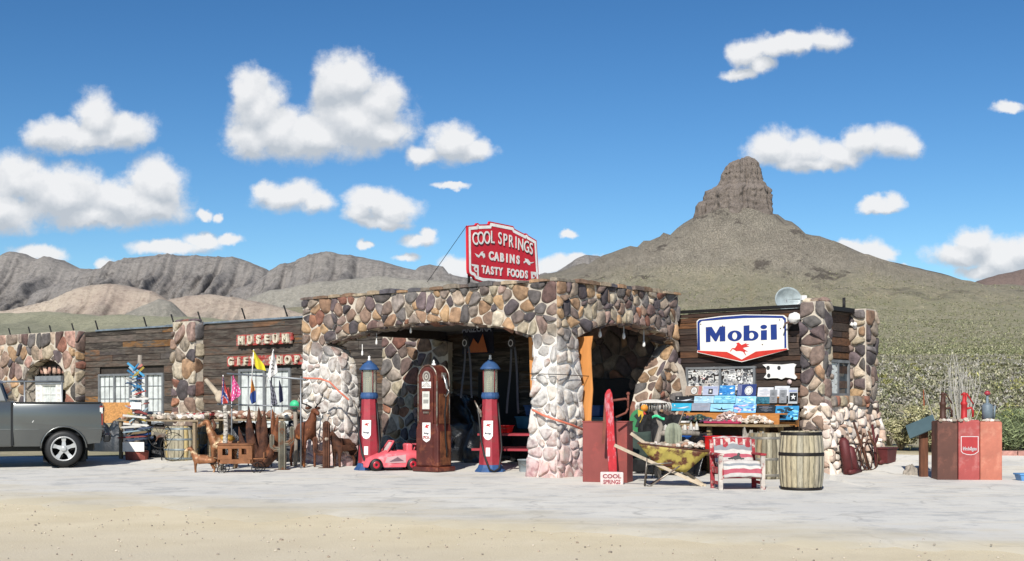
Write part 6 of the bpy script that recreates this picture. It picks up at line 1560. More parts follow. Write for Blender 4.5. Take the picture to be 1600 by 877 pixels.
# orange tape round the corner pier
b = MB(); o = BL(-.9, -.11, 1.0)
b.tube([BL(-.5, -.12, 1.32)-o, BL(-.25, -.12, 1.22)-o, BL(.1, -.1, 1.12)-o, BL(.12, .35, 1.02)-o, BL(.12, .8, .9)-o], .022, 6); ob = b.build('orange_tape', mat('orange_tape'), None, loc=o); tag(ob, 'faded orange tape strung low round the corner pier', 'tape')
b = MB(); o = BL(-.55, -.11, 2.0); b.tube([BL(-.58, -.1, 2.02)-o, BL(.09, -.1, 2.0)-o, BL(.1, .9, 1.98)-o], .008, 5); ob = b.build('black_cord', m_hose, None, loc=o); tag(ob, 'thin black cord tied round the corner pier at head height', 'cord')
# wheelbarrow
def wheelbarrow():
    p = Pg(1052, 760); s = p.y/F; t = thing('wheelbarrow', 'rusty yellow wheelbarrow with pale wooden handles holding stones and a cactus', 'wheelbarrow', p, R(-8))
    my = mat('rusty_yellow_paint', c('a8974a'), .6, .1, .25, 6, .25, 40, col2=c('5a3322'), c2amt=.45, c2scale=5)
    top = [(-.6, -.33, .76), (.62, -.28, .62), (.62, .34, .62), (-.6, .38, .76)]; bot = [(-.22, -.2, .3), (.22, -.18, .26), (.22, .2, .26), (-.22, .22, .3)]
    b = MB(); V_ = []
    def fn(u, v):
        k_ = u*4; i = int(k_) % 4; f = k_-int(k_); T_ = Vector(top[i]).lerp(Vector(top[(i+1) % 4]), f); B_ = Vector(bot[i]).lerp(Vector(bot[(i+1) % 4]), f); q = B_.lerp(T_, v); q.x += 0; return tuple(q)
    b.grid(fn, 24, 6); b.add(bot, [(0, 1, 2, 3)]); b.build('tray', my, t, solid=.012)
    b = MB(); b.tube([tuple(q) for q in top]+[top[0]], .016, 6); b.build('tray_rim', m_rust, t)
    mw = mat('pale_worn_wood')
    A = lambda x, y, yy: (( x-1052)*s, yy, (760-y)*s)
    for yy in (-.36, .3):
        b = MB(); a = Vector(A(962 if yy < 0 else 985, 695 if yy < 0 else 678, yy)); q = Vector(A(1097, 762, yy*.35)); q.z = max(q.z, .03); b.bar(tuple(a), tuple(q), .055); b.build('handle', mw, t)
    for yy in (-.3, .3):
        b = MB(); b.tube([A(1012, 715, yy), A(1008, 757, yy), A(1016, 759, yy), A(1062, 727, yy)], .014, 6); b.tube([A(1012, 725, yy), A(1050, 722, yy)], .012, 6); b.build('leg', m_alu, t)
    b = MB(); b.tube([A(1008, 757, -.3), A(1008, 757, .3)], .012, 6); b.build('leg_brace', m_alu, t)
    b = MB(); b.box(.42, -.02, .06, .3, .1, .04, rot=(0, .25, 0)); b.build('toe_board', mw, t)
    fi_ = MB()
    q = thing('potted_cactus', 'ribbed grey-green barrel cactus growing in the wheelbarrow', 'cactus', p+Vector((0, .0, .68)), 0)
    b = MB(); n = 26; vs = []; H = .36; pr = [(.11, 0), (.135, .1), (.14, .24), (.125, .34), (.08, .41), (.01, .43)]
    for r_, z in pr:
        for k_ in range(n): a = 2*math.pi*k_/n; w = r_*(1.08 if k_ % 2 else .78); vs.append((w*math.cos(a), w*math.sin(a), z))
    b.add(vs, [(i*n+k_, i*n+(k_+1) % n, (i+1)*n+(k_+1) % n, (i+1)*n+k_) for i in range(len(pr)-1) for k_ in range(n)], None, False); b.build('cactus_body', mat('cactus_skin', c('878b78'), .8, 0, .25), q)
    rocks('stone_fill', 'pale stones heaped in the wheelbarrow round the cactus', p+Vector((0, 0, 0)), R(-8), 1.05, .52, p.z+.68, 150, PALER, r=(.03, .055), hump=.08)
wheelbarrow()
# driftwood with pointed crystals behind the wheelbarrow
p = Pg(1062, 752)+Vector((0, .9, 0)); t = thing('driftwood_branch', 'pale driftwood trunk holding a green bandana behind the wheelbarrow cactus', 'branch', p, 0)
b = MB(); b.tube([(-.3, 0, 0), (-.32, 0, .7), (-.24, 0, 1.0), (-.36, 0, 1.3)], [.07, .06, .05, .035], 8); b.tube([(-.3, 0, .85), (0, 0, .9), (.5, 0, .86)], [.05, .07, .04], 8); b.tube([(.05, 0, .9), (.2, 0, 1.3)], [.02, .006], 6); b.build('branch', m_bark, t)
for i, x in enumerate((-.15, -.02, .1, .22, .34, .45)):
    b = MB(); b.lathe([(.045, 0), (.035, .08), (0, .17 if i > 3 else .11)], 6, (x, 0, .93), smooth=False); b.build('crystal', m_pale if 0 else mat('pale_crystal', c('b9b5aa'), .6), t)
b = MB(); b.grid(lambda u, v: (-.42+u*.24, -.08+.03*math.sin(u*9), 1.2+.03*math.sin(u*5)-v*.05), 12, 3); b.build('green_bandana', mat('mint_paint'), t, solid=.01)
# fringed umbrella stand, reggae disc, green chair
def fringe():
    p = Pg(1016, 740)+Vector((.12, .5, 0)); z0 = Pz(1016, 640, p.y).z; t = thing('fringed_umbrella', 'small white raffia-fringed umbrella over black draped stock in the arched opening', 'umbrella', p, 0)
    b = MB(); b.tube([(-.28, -.1, 0), (-.28, -.1, z0+.1), (0, 0, z0+.2)], .016, 7); b.build('pole', m_iron, t)
    b = MB(); b.lathe([(.33, z0+.14), (.22, z0+.18), (.1, z0+.21), (0, z0+.215)], 16, cap=False)
    for i in range(110):
        a = U(0, 6.283); r_ = U(.3, .35); L_ = U(.06, .2); b.tube([(r_*math.cos(a), r_*.7*math.sin(a), z0+.15), ((r_+.04)*math.cos(a), (r_+.04)*.7*math.sin(a), z0+.15-L_*.5), ((r_+.03)*math.cos(a), (r_+.03)*.7*math.sin(a), z0+.13-L_)], [.008, .007, .003], 4)
    b.build('canopy', mat('raffia', c('d3cfc6'), .9), t)
    b = MB(); b.lathe([(.075, -.01), (.075, .01)], 18, (-.22, -.3, z0+.03), axis='y'); b.build('orange_tag', mat('orange_disc', c('d98a2a'), .6), t)
    return p, z0
p_, z0_ = fringe()
drape('plastic_sheet', 'black sheet over the stock under the fringed umbrella', [(.35,1.25,2.5,1.22),(.3,1.3,2.3,1.0),(.3,1.35,2.15,.6),(.3,1.35,2.15,.05)], m_dark)
q = Pz(998, 658, p_.y-.45); t = thing('striped_disc', 'small round disc in red, yellow and green leaning on the black stock', 'disc', q, 0)
fr = lambda a, z, d: (a, -d, z)
b = MB(); disc(b, 0, 0, .19, .24, fr, 0, c('2f7a48')); flat(b, [(.19*math.cos(a), .24*math.sin(a)) for a in [R(-60+10*i) for i in range(13)]], fr, .004, c('b5322a')); flat(b, [(-.02, -.23), (.08, -.2), (.12, 0), (.08, .2), (-.02, .23), (.0, 0)], fr, .006, c('c9a52a')); b.build('disc_face', m_col, t, solid=.01)
b = MB(); flat(b, [(-.08, -.12), (-.03, .02), (-.1, .1), (-.04, .16), (0, .08), (.05, .15), (.06, .05), (.02, -.02), (.05, -.14)], fr, .012, c('14201a')); b.build('dark_print', m_col, t)
b = MB(); b.tube([(0, .03, -.2), (0, .06, -q.z+.02)], .012, 6); b.build('stick', m_iron, t)
def folding_chair(label, p, rz, m, cc):
    t = thing('camp_chair', label, 'chair', p, rz)
    b = MB(); b.grid(lambda u, v: (lerp(-.26, .26, u), .2+.06*v, lerp(.42, .92, v)-.02*math.sin(u*math.pi)), 6, 6); b.build('backrest', m, t, solid=.01)
    b = MB(); b.grid(lambda u, v: (lerp(-.26, .26, u), lerp(-.22, .22, v), .44-.04*math.sin(u*math.pi)), 6, 6); b.build('seat', m, t, solid=.01)
    for s in (-1, 1):
        b = MB(); b.tube([(s*.28, -.25, 0), (s*.28, .25, .6)], .012, 6); b.tube([(s*.28, .27, 0), (s*.28, -.25, .6)], .012, 6); b.tube([(s*.28, .25, .4), (s*.28, .28, .94)], .012, 6); b.build('frame', m_iron, t)
        b = MB(); b.box(s*.28, 0, .62, .06, .5, .02); b.build('armrest', m, t)
folding_chair('dark green camp chair facing out behind the red cabinet and wheelbarrow', Pg(1006, 755)+Vector((.02, .75, 0)), R(8), mat('dark_green_canvas', c('333f38'), .9), 0)
# red armchair
def armchair():
    p = Pg(1152, 765); t = thing('wooden_armchair', 'chipped red wooden armchair with red, white and grey striped blanket', 'chair', p, R(6)); s = p.y/F
    m = mat('chipped_red_wood', c('97262e'), .7, 0, .25, 6, .3, 40, col2=c('b9aca0'), c2amt=.3, c2scale=8)
    mwh = mat('chipped_white_wood', c('b8afa5'), .8, 0, .25, 8, .3, col2=c('8a2c30'), c2amt=.25, c2scale=7)
    for x in (-.36, .36):
        b = MB(); b.box(x, -.26, .3, .07, .07, .6); b.build('leg', mwh, t, bevel=.006)
        b = MB(); b.box(x, .28, .42, .07, .06, .84, rot=(-.12, 0, 0)); b.build('leg', m, t, bevel=.006)
        b = MB(); b.box(x, 0, .6, .1, .62, .035); b.build('armrest', m, t, bevel=.006)
        b = MB(); b.box(x, 0, .33, .035, .5, .1); b.box(x, 0, .12, .03, .5, .05); b.build('side_rail', m, t)
    b = MB(); b.box(0, -.28, .32, .68, .035, .13); b.box(0, -.28, .22, .66, .03, .03); b.build('front_rail', m, t)
    b = MB(); b.box(0, 0, .36, .66, .56, .03); b.build('seat', m, t)
    b = MB()
    for k_ in range(5): b.box(lerp(-.26, .26, k_/4), .26, .62, .09, .03, .5, rot=(-.15, 0, 0))
    b.build('back_slat', m, t)
    st = ['b5b0aa', 'a8525e', 'c2bdb5', '87898c', 'bdb7b0', 'a04350', 'c2bdb5', 'a9a6a2', '96606a', 'b8b3ad']
    def cf(u, v): return c(st[int(v*19.99) % 10])
    def fn(u, v):
        P_ = [(-.33, .24), (-.3, .38), (-.2, .47), (.05, .44), (.18, .46), (.25, .6), (.3, .83), (.36, .86), (.38, .7)]
        k_ = v*(len(P_)-1); i = min(int(k_), len(P_)-2); f = k_-i; y = lerp(P_[i][0], P_[i+1][0], f); z = lerp(P_[i][1], P_[i+1][1], f)
        n_ = noise.noise(Vector((u*5, v*9, 2)))*.02
        return (lerp(-.33, .33, u)*(1 if v > .3 else .97), y, z+n_+.015*math.sin(u*math.pi)-(.02 if v < .1 else 0))
    b = MB(); b.grid(fn, 20, 60, colfn=cf); b.build('blanket', m_fab, t, solid=.03)
    o = thing('folded_grey_glove', 'small dark grey folded cloth lying on the seat of the striped armchair', 'cloth', p+Vector((-.04, -.12, .5)), .3)
    b = MB(); b.grid(lambda u, v: ((u-.5)*.22, (v-.5)*.16, .02+.05*math.sin(u*math.pi)*math.sin(v*math.pi)+.02*noise.noise(Vector((u*6, v*6, 0)))), 14, 10); b.tube([(.03, 0, .05), (.06, .02, .11)], .018, 6); b.build('cloth', mat('dark_grey_cloth', c('4a4a48'), .95), o, solid=.01)
armchair()
# ---------------------------------------------------------------- souvenir stand
def stand():
    zt = 1.02; x0, x1 = .42, 3.0
    t = thing('souvenir_counter', 'long plank counter of souvenirs below the white enamel sign', 'table', BL(1.7, 3.55, 0), BYAW)
    f = lambda x, y, z: (x-1.7, y-3.55, z)
    m = mat('counter_plank', c('8f7a58'), .85, 0, .3, 6, .3, 30, stretch=(1, 6, 6))
    b = MB()
    for k_ in range(4): y = 3.12+.22*k_; b.box(0+(0 if k_ else .0), y-3.55, zt-.02, x1-x0-(.0 if k_ else .1), .21, .045)
    b.build('tabletop', m, t)
    mor = mat('orange_timber', c('b5773a'), .75, 0, .25, 5, .15, stretch=(1, 5, 5))
    b = MB(); b.box(.1, 3.52-3.55, zt+.1, 2.15, .03, .2); b.build('front_board', mor, t)
    # stepped rack
    for (y, z, h, n) in ((3.61, Wy(1140, 644, 3.63)[1]-.03, .02, 0), (3.8, Wy(1140, 631, 3.8)[1]-.03, .02, 1), (4.0, Wy(1140, 619, 4.0)[1]-.03, .02, 2)):
        b = MB(); b.box(.12, y-3.55, z, 2.35, .12, .025); b.build('rack_shelf', mor, t)
    b = MB(); b.box(1.18, .2, zt+.02, .5, .03, .06); b.box(1.18, .3, zt+.22, .5, .03, .05); b.box(1.42, .25, zt+.1, .03, .1, .28); b.build('side_bracket', mor, t)
    for x in (-1.2, -.2, 1.0):
        for y in (-.4, .38): b = MB(); b.box(x, y, zt/2-.02, .08, .08, zt-.05); b.build('leg', m, t)
    b = MB(); b.box(.0, .1, .52, 1.5, .5, .9); b.build('under_cabinet', mat('dark_brown_panel', c('4f3c2b'), .9), t)  # panel in a plain dark brown
stand()
def plate(label, px0, px1, py0, py1, v, cc, deco=None, name='souvenir_plate', cat='souvenir plate', lean=.2):
    (xa, zb), (xb, zt) = Wy(px0, py1, v), Wy(px1, py0, v); w, h = xb-xa, zt-zb
    t = thing(name, label, cat, BL((xa+xb)/2, v, zb), BYAW, 'souvenirs on the stepped rack')
    b = MB(); L_ = lean; M_ = Euler((-L_, 0, 0)).to_matrix().to_4x4()
    b.T = M_; b.box(0, 0, h/2, w-.01, .012, h); b.col = c(cc); b.c = [c(cc)]*len(b.c); b.build('panel', m_col, t, bevel=.003)
    if deco:
        b = MB(); b.T = M_; deco(b, w, h, lambda a, z, d: (a, -.008-d, z)); b.build('print', m_col, t)
W_ = c('d8d8d4'); KK = c('15161a')
def star(b, cx, cz, r, fr, d, col): flat(b, [(cx+(r if k_ % 2 == 0 else r*.4)*math.sin(math.pi*k_/5), cz+(r if k_ % 2 == 0 else r*.4)*math.cos(math.pi*k_/5)) for k_ in range(10)], fr, d, col)
def dk_clock(b, w, h, fr, rim='26282c'):
    disc(b, w*.05, h*.5, h*.42, h*.42, fr, .001, c(rim)); disc(b, w*.05, h*.5, h*.36, h*.36, fr, .003, W_); disc(b, w*.05, h*.5, h*.27, h*.27, fr, .005, c('b9b5ae'))
    flat(b, [(w*.05-h*.14, h*.6), (w*.05, h*.47), (w*.05+h*.14, h*.6), (w*.05, h*.42)], fr, .007, KK)
def clouds_d(cols):
    def d(b, w, h, fr):
        for i in range(26):
            x, z = U(-.42, .42)*w, U(.1, .88)*h; disc(b, x, z, U(.03, .14)*w, U(.03, .12)*h, fr, .001+i*.0003, c(random.choice(cols)), 9)
    return d
def d_star(b, w, h, fr): rect(b, -h*.22, h*.15, h*.3, h*.68, fr, .001, KK); star(b, h*.04, h*.42, h*.2, fr, .003, W_); rect(b, -w*.42, h*.75, w*.42, h*.85, fr, .001, c('8e97b8'))
def d_navy(b, w, h, fr):
    for k_ in range(3): rect(b, -w*(.44-k_*.07), h*.05, -w*(.40-k_*.07), h*.95, fr, .001, c('8a8fa8'))
    disc(b, w*.12, h*.45, h*.38, h*.38, fr, .003, W_); disc(b, w*.12, h*.45, h*.33, h*.33, fr, .004, c('6c6f78')); disc(b, w*.12, h*.45, h*.28, h*.28, fr, .006, W_); flat(b, [(w*.12-h*.14, h*.55), (w*.12, h*.42), (w*.12+h*.14, h*.55), (w*.12, h*.36)], fr, .008, KK)
def d_stripes(b, w, h, fr):
    dk_clock(b, w, h, fr)
    for k_ in range(3): rect(b, w*(.32+k_*.06), 0.02, w*(.35+k_*.06), h*.97, fr, .002, c('b03a40'))
def d_white(b, w, h, fr):
    for i in range(9): rect(b, U(-.4, 0)*w, h*(.15+.08*i), U(.05, .4)*w, h*(.17+.08*i), fr, .001, c(random.choice(['9aa3b8', 'b5a3a3', '8d96a0'])))
def d_grave(b, w, h, fr):
    P_ = [(-w*.36, 0), (-w*.38, h*.7), (-w*.2, h*.95), (w*.2, h*.95), (w*.38, h*.7), (w*.36, 0)]; flat(b, P_, fr, .001, c('7f8184'))
    for i in range(12): rect(b, U(-.25, -.05)*w, h*(.1+.06*i), U(.05, .28)*w, h*(.12+.06*i), fr, .003, c(random.choice(['55575a', 'a9abac'])))
def d_band(b, w, h, fr):
    rect(b, -w*.45, h*.35, w*.45, h*.42, fr, .001, c('7c8490')); star(b, -w*.32, h*.7, h*.16, fr, .002, W_)
    flat(b, [(-w*.2, h*.3), (w*.1, h*.5), (w*.42, h*.62), (w*.15, h*.3)], fr, .002, c('c3ccd6'))
def d_jet(b, w, h, fr): flat(b, [(-w*.45, h*.5), (-w*.05, h*.3), (0, h*.6), (w*.05, h*.3), (w*.48, h*.42), (w*.05, h*.15), (0, 0.04), (-w*.05, h*.15)], fr, .002, c('1c242c'))
v3, v2, v1 = 4.0, 3.8, 3.63
plate('round eagle emblem on a tan plate with red stripes, left end of the top row', 1070, 1096, 603, 618, v3, 'a08c7c', d_stripes)
plate('pale grey plate with a black square and white star in the top row', 1097, 1122, 603, 618, v3, 'a9b0c4', d_star)
plate('bright blue and white patterned plate in the middle of the top row', 1123, 1148, 602, 618, v3, '2f7fc0', clouds_d(['7fc0ea', 'e0eef5', '3c8fd0', '1f68b0']))
plate('navy blue plate with round eagle seal and grey stripes in the top row', 1151, 1181, 600, 619, v3, '24366f', d_navy)
plate('white card with faint printed figures beside the grey rounded plates', 1183, 1208, 605, 620, v3, 'cfcfd2', d_white)
plate('plain white card standing highest at the right end of the top row', 1209, 1233, 603, 620, v3, 'cdd0d3', d_white)
plate('black plate with white script at the left end of the second row', 1054, 1084, 619, 630, v2, '15181c', d_band)
plate('pale sky blue plate, second from the left in the second row', 1084, 1115, 619, 630, v2, '9fc4d8', clouds_d(['b5d4e2', 'c9dfe8', 'a0c2d2']))
plate('sky blue plate with small aircraft in the centre of the second row', 1115, 1149, 618, 630, v2, '7cc0dc', clouds_d(['8accde', 'a6dbe8', '5f9fb8']))
plate('light blue plate with pale clouds, right of centre in the second row', 1149, 1181, 619, 631, v2, '8fc8e8', clouds_d(['b0dcf0', 'd5e8f0', '6fa8d0']))
plate('teal plate at the right end of the second row', 1181, 1203, 620, 631, v2, '2f6a7c', clouds_d(['3c7a8c', '25586a']))
plate('turquoise plate with small emblem at the left end of the bottom row', 1048, 1080, 630, 642, v1, '2fa4c8', d_band)
plate('grey plate with star and purple lettering in the bottom row', 1080, 1109, 630, 642, v1, '8f96a4', d_white)
plate('pale blue plate with a dark spread-wing jet in the bottom row', 1109, 1146, 631, 643, v1, '8fc6e4', d_jet)
plate('blue plate with pink and white clouds in the bottom row', 1146, 1181, 631, 645, v1, '74b4e6', clouds_d(['c4d8ee', 'e2c0d0', '5f8fd0', '4f6fb0']))
plate('very dark plate with a row of pale columns in the bottom row', 1182, 1210, 633, 645, v1, '152028', d_white)
plate('blue and dark plate with bright streaks at the right end of the bottom row', 1210, 1247, 634, 656, v1, '2f86b8', clouds_d(['15222c', '7fc8e8', '1f3a4c']))
plate('first tall round-topped grey plate, left of its two neighbours', 1202, 1214, 609, 630, 3.7, '8b8d90', d_grave, lean=.1)
plate('second tall round-topped grey plate, between its two neighbours', 1217, 1229, 609, 630, 3.7, '8b8d90', d_grave, lean=.1)
plate('tall silver plate with a black square and star, right of the grey round-topped plates', 1231, 1246, 606, 631, 3.68, 'b0b3b5', d_star, lean=.1)
# heaps on the counter
def heapy(name, label, x0, x1, y, z, n, lst, r, hump=.1):
    o = BL((x0+x1)/2, y, z); b = MB()
    for i in range(n):
        x = U(x0, x1)-(x0+x1)/2; rr = U(*r); k_ = 1-(2*x/(x1-x0))**2
        b.ball((x, U(-.12, .12), rr*.5+hump*k_*U(0, 1)), (rr*U(.7, 1.5), rr, rr*U(.6, 1)), 6, 5, pal(lst, 1)(0, 0), .2)
    ob = b.build(name, m_pale, None, loc=o, rz=BYAW); kind(ob, 'stuff'); tag(ob, label, 'stones')
heapy('mineral_heap', 'heap of dark green and purple mineral pieces at the left of the souvenir counter', .6, 1.5, 3.35, 1.045, 190, ['2a3a38', '1f2a34', '3a4a3a', '4a3a50', '2f4a44', '66705f', '8a6a4a'], (.02, .045), .13)
heapy('quartz_heap', 'tall heap of pale pink quartz pieces in the middle of the souvenir counter', 1.5, 2.15, 3.36, 1.045, 170, ['c9b3a8', 'd8c8c0', 'b89a8e', 'e0d6ce', 'a58478'], (.02, .045), .2)
heapy('quartz_heap', 'low heap of white quartz pieces at the right of the souvenir counter', 2.15, 2.75, 3.34, 1.045, 130, ['d5c6b6', 'e0d8cc', 'b8a48e', 'c8b8a6'], (.02, .045), .13)
o = BL(1.8, 3.15, 1.04); b = MB(); b.box(0, 0, .02, .8, .12, .04, c('a83050'))
for i in range(46): b.ball((U(-.38, .38), U(-.05, .05), .05), U(.015, .03), 6, 4, pal(['8a6a6a', 'b8a8a0', '6a5a5a', 'c04060'])(0, 0), .1)
ob = b.build('trinket_tray', m_col, None, loc=o, rz=BYAW); tag(ob, 'crimson tray of small trinkets at the front edge of the souvenir counter', 'tray')
o = BL(.75, 3.12, 1.04); b = MB(); b.box(0, 0, .02, .5, .16, .035); ob = b.build('paper_sheet_stack', m_white, None, loc=o, rz=BYAW, bevel=.005); tag(ob, 'flat stack of white paper at the left end of the souvenir counter', 'papers')
# bins below the counter
p = BL(1.35, 2.75, 0)
crate('plastic_tub', 'blue plastic tub under the souvenir counter behind the armchair', BL(1.3, 2.75, .48), BYAW, .85, .4, .3, mat('vivid_blue_plastic', c('1f4f96'), .45), lid=False, cat='tub')
crate('plastic_tub', 'red plastic tub beside the blue tub behind the armchair', BL(2.05, 2.7, .48), BYAW, .6, .4, .3, mat('bright_red_plastic'), lid=False, cat='tub')
crate('cardboard_carton', 'small brown cardboard box right of the red tub', BL(2.5, 2.7, .48), BYAW, .34, .34, .28, mat('cardboard', c('97754c'), .9))
b = MB(); b.box(0, 0, .44, 2.2, .6, .05)
for x in (-1, 1):
    for y in (-.25, .25): b.box(x, y, .21, .06, .06, .42)
t = thing('low_bench', 'low dark bench carrying the blue and red tubs behind the armchair', 'bench', BL(1.8, 2.72, 0), BYAW); b.build('bench_frame', mat('dark_brown_panel'), t)
o = BL(1.5, 2.25, 0); drape('plastic_sheet', 'crumpled black plastic over the low bench between wheelbarrow and armchair', [(.75,1.7,2.9,.86),(.7,1.75,2.6,.84),(.6,1.9,2.3,.66),(.6,1.95,2.15,.4),(.6,1.95,2.1,.04)], m_blk)
heap('plastic_bag', 'black plastic bundle against the wall right of the souvenir rack', 0, 0, .4, .3, .42, m_blk, seed=41, loc=BL(2.9, 3.9, 1.1), cat='bag')
rocks('stone_row', 'pale stones in a row on the low bench above the wheelbarrow', BL(.9, 2.6, 0), BYAW, 1.3, .3, .9, 60, PALER, r=(.03, .06), hump=.05)
heap('grey_block', 'worn grey container between the armchair and the nearest barrel', 0, 0, .5, .4, .55, mat('worn_grey_plastic', c('8a8378'), .8), seed=43, loc=Pg(1200, 752)+Vector((-.1, .9, .25)), cat='container', flatk=.15)
# ---------------------------------------------------------------- things on the plank wall
def stickers():
    v = 4.44; (xa, zb), (xb, zt) = Wy(1072, 617, v), Wy(1181, 572, v); cx, cz = (xa+xb)/2, (zb+zt)/2
    t = thing('sticker_window', 'double framed dark window covered with pale stickers above the souvenir rack', 'window', BL(cx, v, cz), BYAW); w, h = xb-xa, zt-zb
    b = MB()
    for x in (-w/2+.03, 0, w/2-.03): b.box(x, 0, 0, .05, .06, h)
    for z in (-h/2+.025, h/2-.025): b.box(0, .001, z, w, .05, .045)
    b.build('frame', mat('grey_window_frame'), t)
    b = MB(); b.box(0, .02, 0, w-.05, .01, h-.04); b.build('pane', m_glass, t)
    fr = lambda a, z, d: (a, .012-d, z); k_ = 0
    for s in (-1, 1):
        b = MB()
        for i in range(130):
            x = s*(w*.25)+U(-.21, .21)*w; z = U(-.42, .42)*h; r_ = U(.03, .075); cc = c(random.choice(['cfcfca', 'b9b9b6', 'd8d6d0', 'b5b5b2', 'e0e0dc', '97989a', 'c0b8b0', '2b2b2e', 'a8a8a8', 'b54a50', '3c4a80', 'c9b840'][: 9 if random.random() < .93 else 12])); d = i*.00012
            if random.random() < .5: disc(b, x, z, r_*.8, r_*.8, fr, d, cc, 12); disc(b, x, z, r_*.45, r_*.45, fr, d+.00006, c(random.choice(['555558', '8a8a8c', 'e0e0dc'])), 9)
            else: rect(b, x-r_, z-r_*.6, x+r_, z+r_*.6, fr, d, cc); rect(b, x-r_*.6, z-r_*.2, x+r_*.6, z+r_*.1, fr, d+.00006, c(random.choice(['555558', '8a8a8c', '2f2f33'])))
        o = b.build('sticker_layer', m_col, t, fixn=False); o['kind'] = 'stuff'
stickers()
def hide():
    v = 4.44; P_ = [Wy(x, y, v) for x, y in [(1192,570),(1199,569),(1222,570),(1240,568),(1245,570),(1242,575),(1242,585),(1246,590),(1243,593),(1236,591),(1228,590),(1222,593),(1216,591),(1208,591),(1199,592),(1194,590),(1198,585),(1198,575)]]
    cx, cz = P_[0]; t = thing('hide_shaped_board', 'white hide-shaped board with three small dark badges right of the sticker window', 'board', BL(cx, v, cz), BYAW)
    b = MB(); b.prism([(x-cx, z-cz) for x, z in P_], -.02, 0); b.build('board', m_white, t)
    b = MB()
    for x, y in ((1201, 575), (1202, 587), (1218, 575)):
        q = Wy(x, y, v); disc(b, q[0]-cx, q[1]-cz, .04, .045, lambda a, z, d: (a, -.022-d, z), .002, c('2f3032'))
    b.build('badge', m_col, t)
    q = Wy(1234, 597, v); t = thing('round_badge', 'small round pinkish badge on the plank wall below the hide-shaped board', 'badge', BL(q[0], v-.01, q[1]), BYAW); b = MB(); b.lathe([(.05, -.01), (.05, .01)], 16, axis='y'); b.build('disc', mat('pinkish_white', c('c9b5b0'), .6), t)
hide()
q = Wy(1240, 497, 4.15); t = thing('security_lamp', 'white plastic wrapped lamp at the wall top right of the enamel sign', 'lamp', BL(q[0], 4.2, q[1]), BYAW)
b = MB(); b.grid(lambda u, v: ((.11+.04*noise.noise(Vector((u*6, v*6, 1))))*math.cos(u*6.283)*math.sin(v*3.14)*1.3, .1*math.sin(u*6.283)*math.sin(v*3.14), .11*math.cos(v*3.14)*(1+.3*noise.noise(Vector((u*7, v*7, 5))))), 20, 12); b.build('wrapping', m_white, t)
b = MB(); b.tube([(-.05, 0, -.05), (-.2, -.02, -.1), (-.24, -.02, -.2)], .02, 6); b.tube([(.08, 0, .02), (.05, .3, .08)], .015, 6); b.build('bracket', m_alu, t)
q = BL(3.0, 6.15, 3.12); t = thing('security_lamp', 'small white twin floodlight at the top of the second stone pilaster', 'lamp', BL(3.3, 6.1, 3.08), BYAW)
b = MB(); b.ball((0, 0, 0), (.05, .05, .06), 8, 6); b.tube([(0, 0, 0), (-.08, -.04, .06)], [.03, .045], 8); b.tube([(0, 0, 0), (.04, -.08, .05)], [.03, .045], 8); b.build('heads', m_white, t)
# satellite dish on the roof
def dish():
    Y = 26.6; q = Pz(1232, 468, Y); t = thing('satellite_dish', 'pale grey satellite dish on the roof behind the enamel sign', 'satellite dish', q, R(18))
    b = MB(); rx, rz_ = .32, .26; b.grid(lambda u, v: (rx*v*math.cos(u*6.2832), .1*(1-v*v)-.0, rz_*v*math.sin(u*6.2832)), 40, 8); b.build('reflector', mat('dish_grey', c('a3adad'), .45), t, solid=.012)
    b = MB(); b.tube([(.08, .02, -.25), (.22, -.22, 0)], .012, 6); b.box(.22, -.24, .02, .11, .08, .1); b.build('feed_arm', m_white, t)
    b = MB(); b.tube([(0, .1, 0), (0, .16, -.3), (0, .16, -.42)], .022, 7); b.build('mast', m_gmetal, t)
dish()
# rusty tools along the pale rubble base
MTL = [m_rust, mat('dark_red_iron', c('5a2626'), .6, .2)]
def tool(label, y, h, kindn, m, lean=.1):
    o = BL(3.5+.22*sm((1.6)/1.6)+.12, y, Gn(*BL(3.8, y)[:2])); t = thing(kindn, label, 'old tool', o, BYAW, 'rusty relics along the rubble base')
    return t
for i, (y, h, w, lab) in enumerate([(4.35, .72, .1, 'tall dark red steel tank leaning on the rubble base, nearest the barrel'), (4.62, .52, .1, 'shorter dark red steel tank second along the rubble base')]):
    t = tool(lab, y, h, 'gas_cylinder', m_rust); b = MB(); b.tube([(.12, 0, 0), (.02, 0, h*.9), (0, 0, h)], [w, w, w*.5], 12); b.build('cylinder', MTL[1], t); b = MB(); b.tube([(0, 0, h), (-.01, 0, h+.06)], .025, 7); b.build('valve', m_iron, t)
t = tool('tangle of rusty hoops and a cart wheel leaning on the rubble base', 4.95, .6, 'iron_hoops', m_rust)
b = MB()
for k_ in range(4): r_ = .22+.03*k_; b.tube([(.1+.05*k_-.1*math.sin(a)*.3, .12*(k_-1.5)+r_*math.cos(a), r_+r_*math.sin(a)) for a in [2*math.pi*i/22 for i in range(23)]], .014, 5)
b.build('hoops', MTL[0], t)
for k_, (y, hh, dy, lab) in enumerate([(5.15, .95, -.3, 'long rusty iron plough beam leaning left on the rubble base'), (5.5, .85, .25, 'rusty forked iron bar leaning on the rubble base beyond the hoops'), (5.75, .7, -.2, 'short rusty iron bar leaning near the dark red box')]):
    t = tool(lab, y, hh, 'iron_bar', m_rust); b = MB(); b.tube([(.2, 0, 0), (.1, dy*.6, hh*.55), (0, dy, hh)], [.035, .03, .025], 6); b.tube([(.1, dy*.6, hh*.55), (.08, dy*.6+.2, hh*.75)], .02, 6); b.build('bar', MTL[k_ % 2], t)
crate('iron_box', 'dark red iron box at the far end of the rubble base', BL(3.98, 6.1, Gn(*BL(3.98, 6.1)[:2])), BYAW, .3, .5, .3, MTL[1])
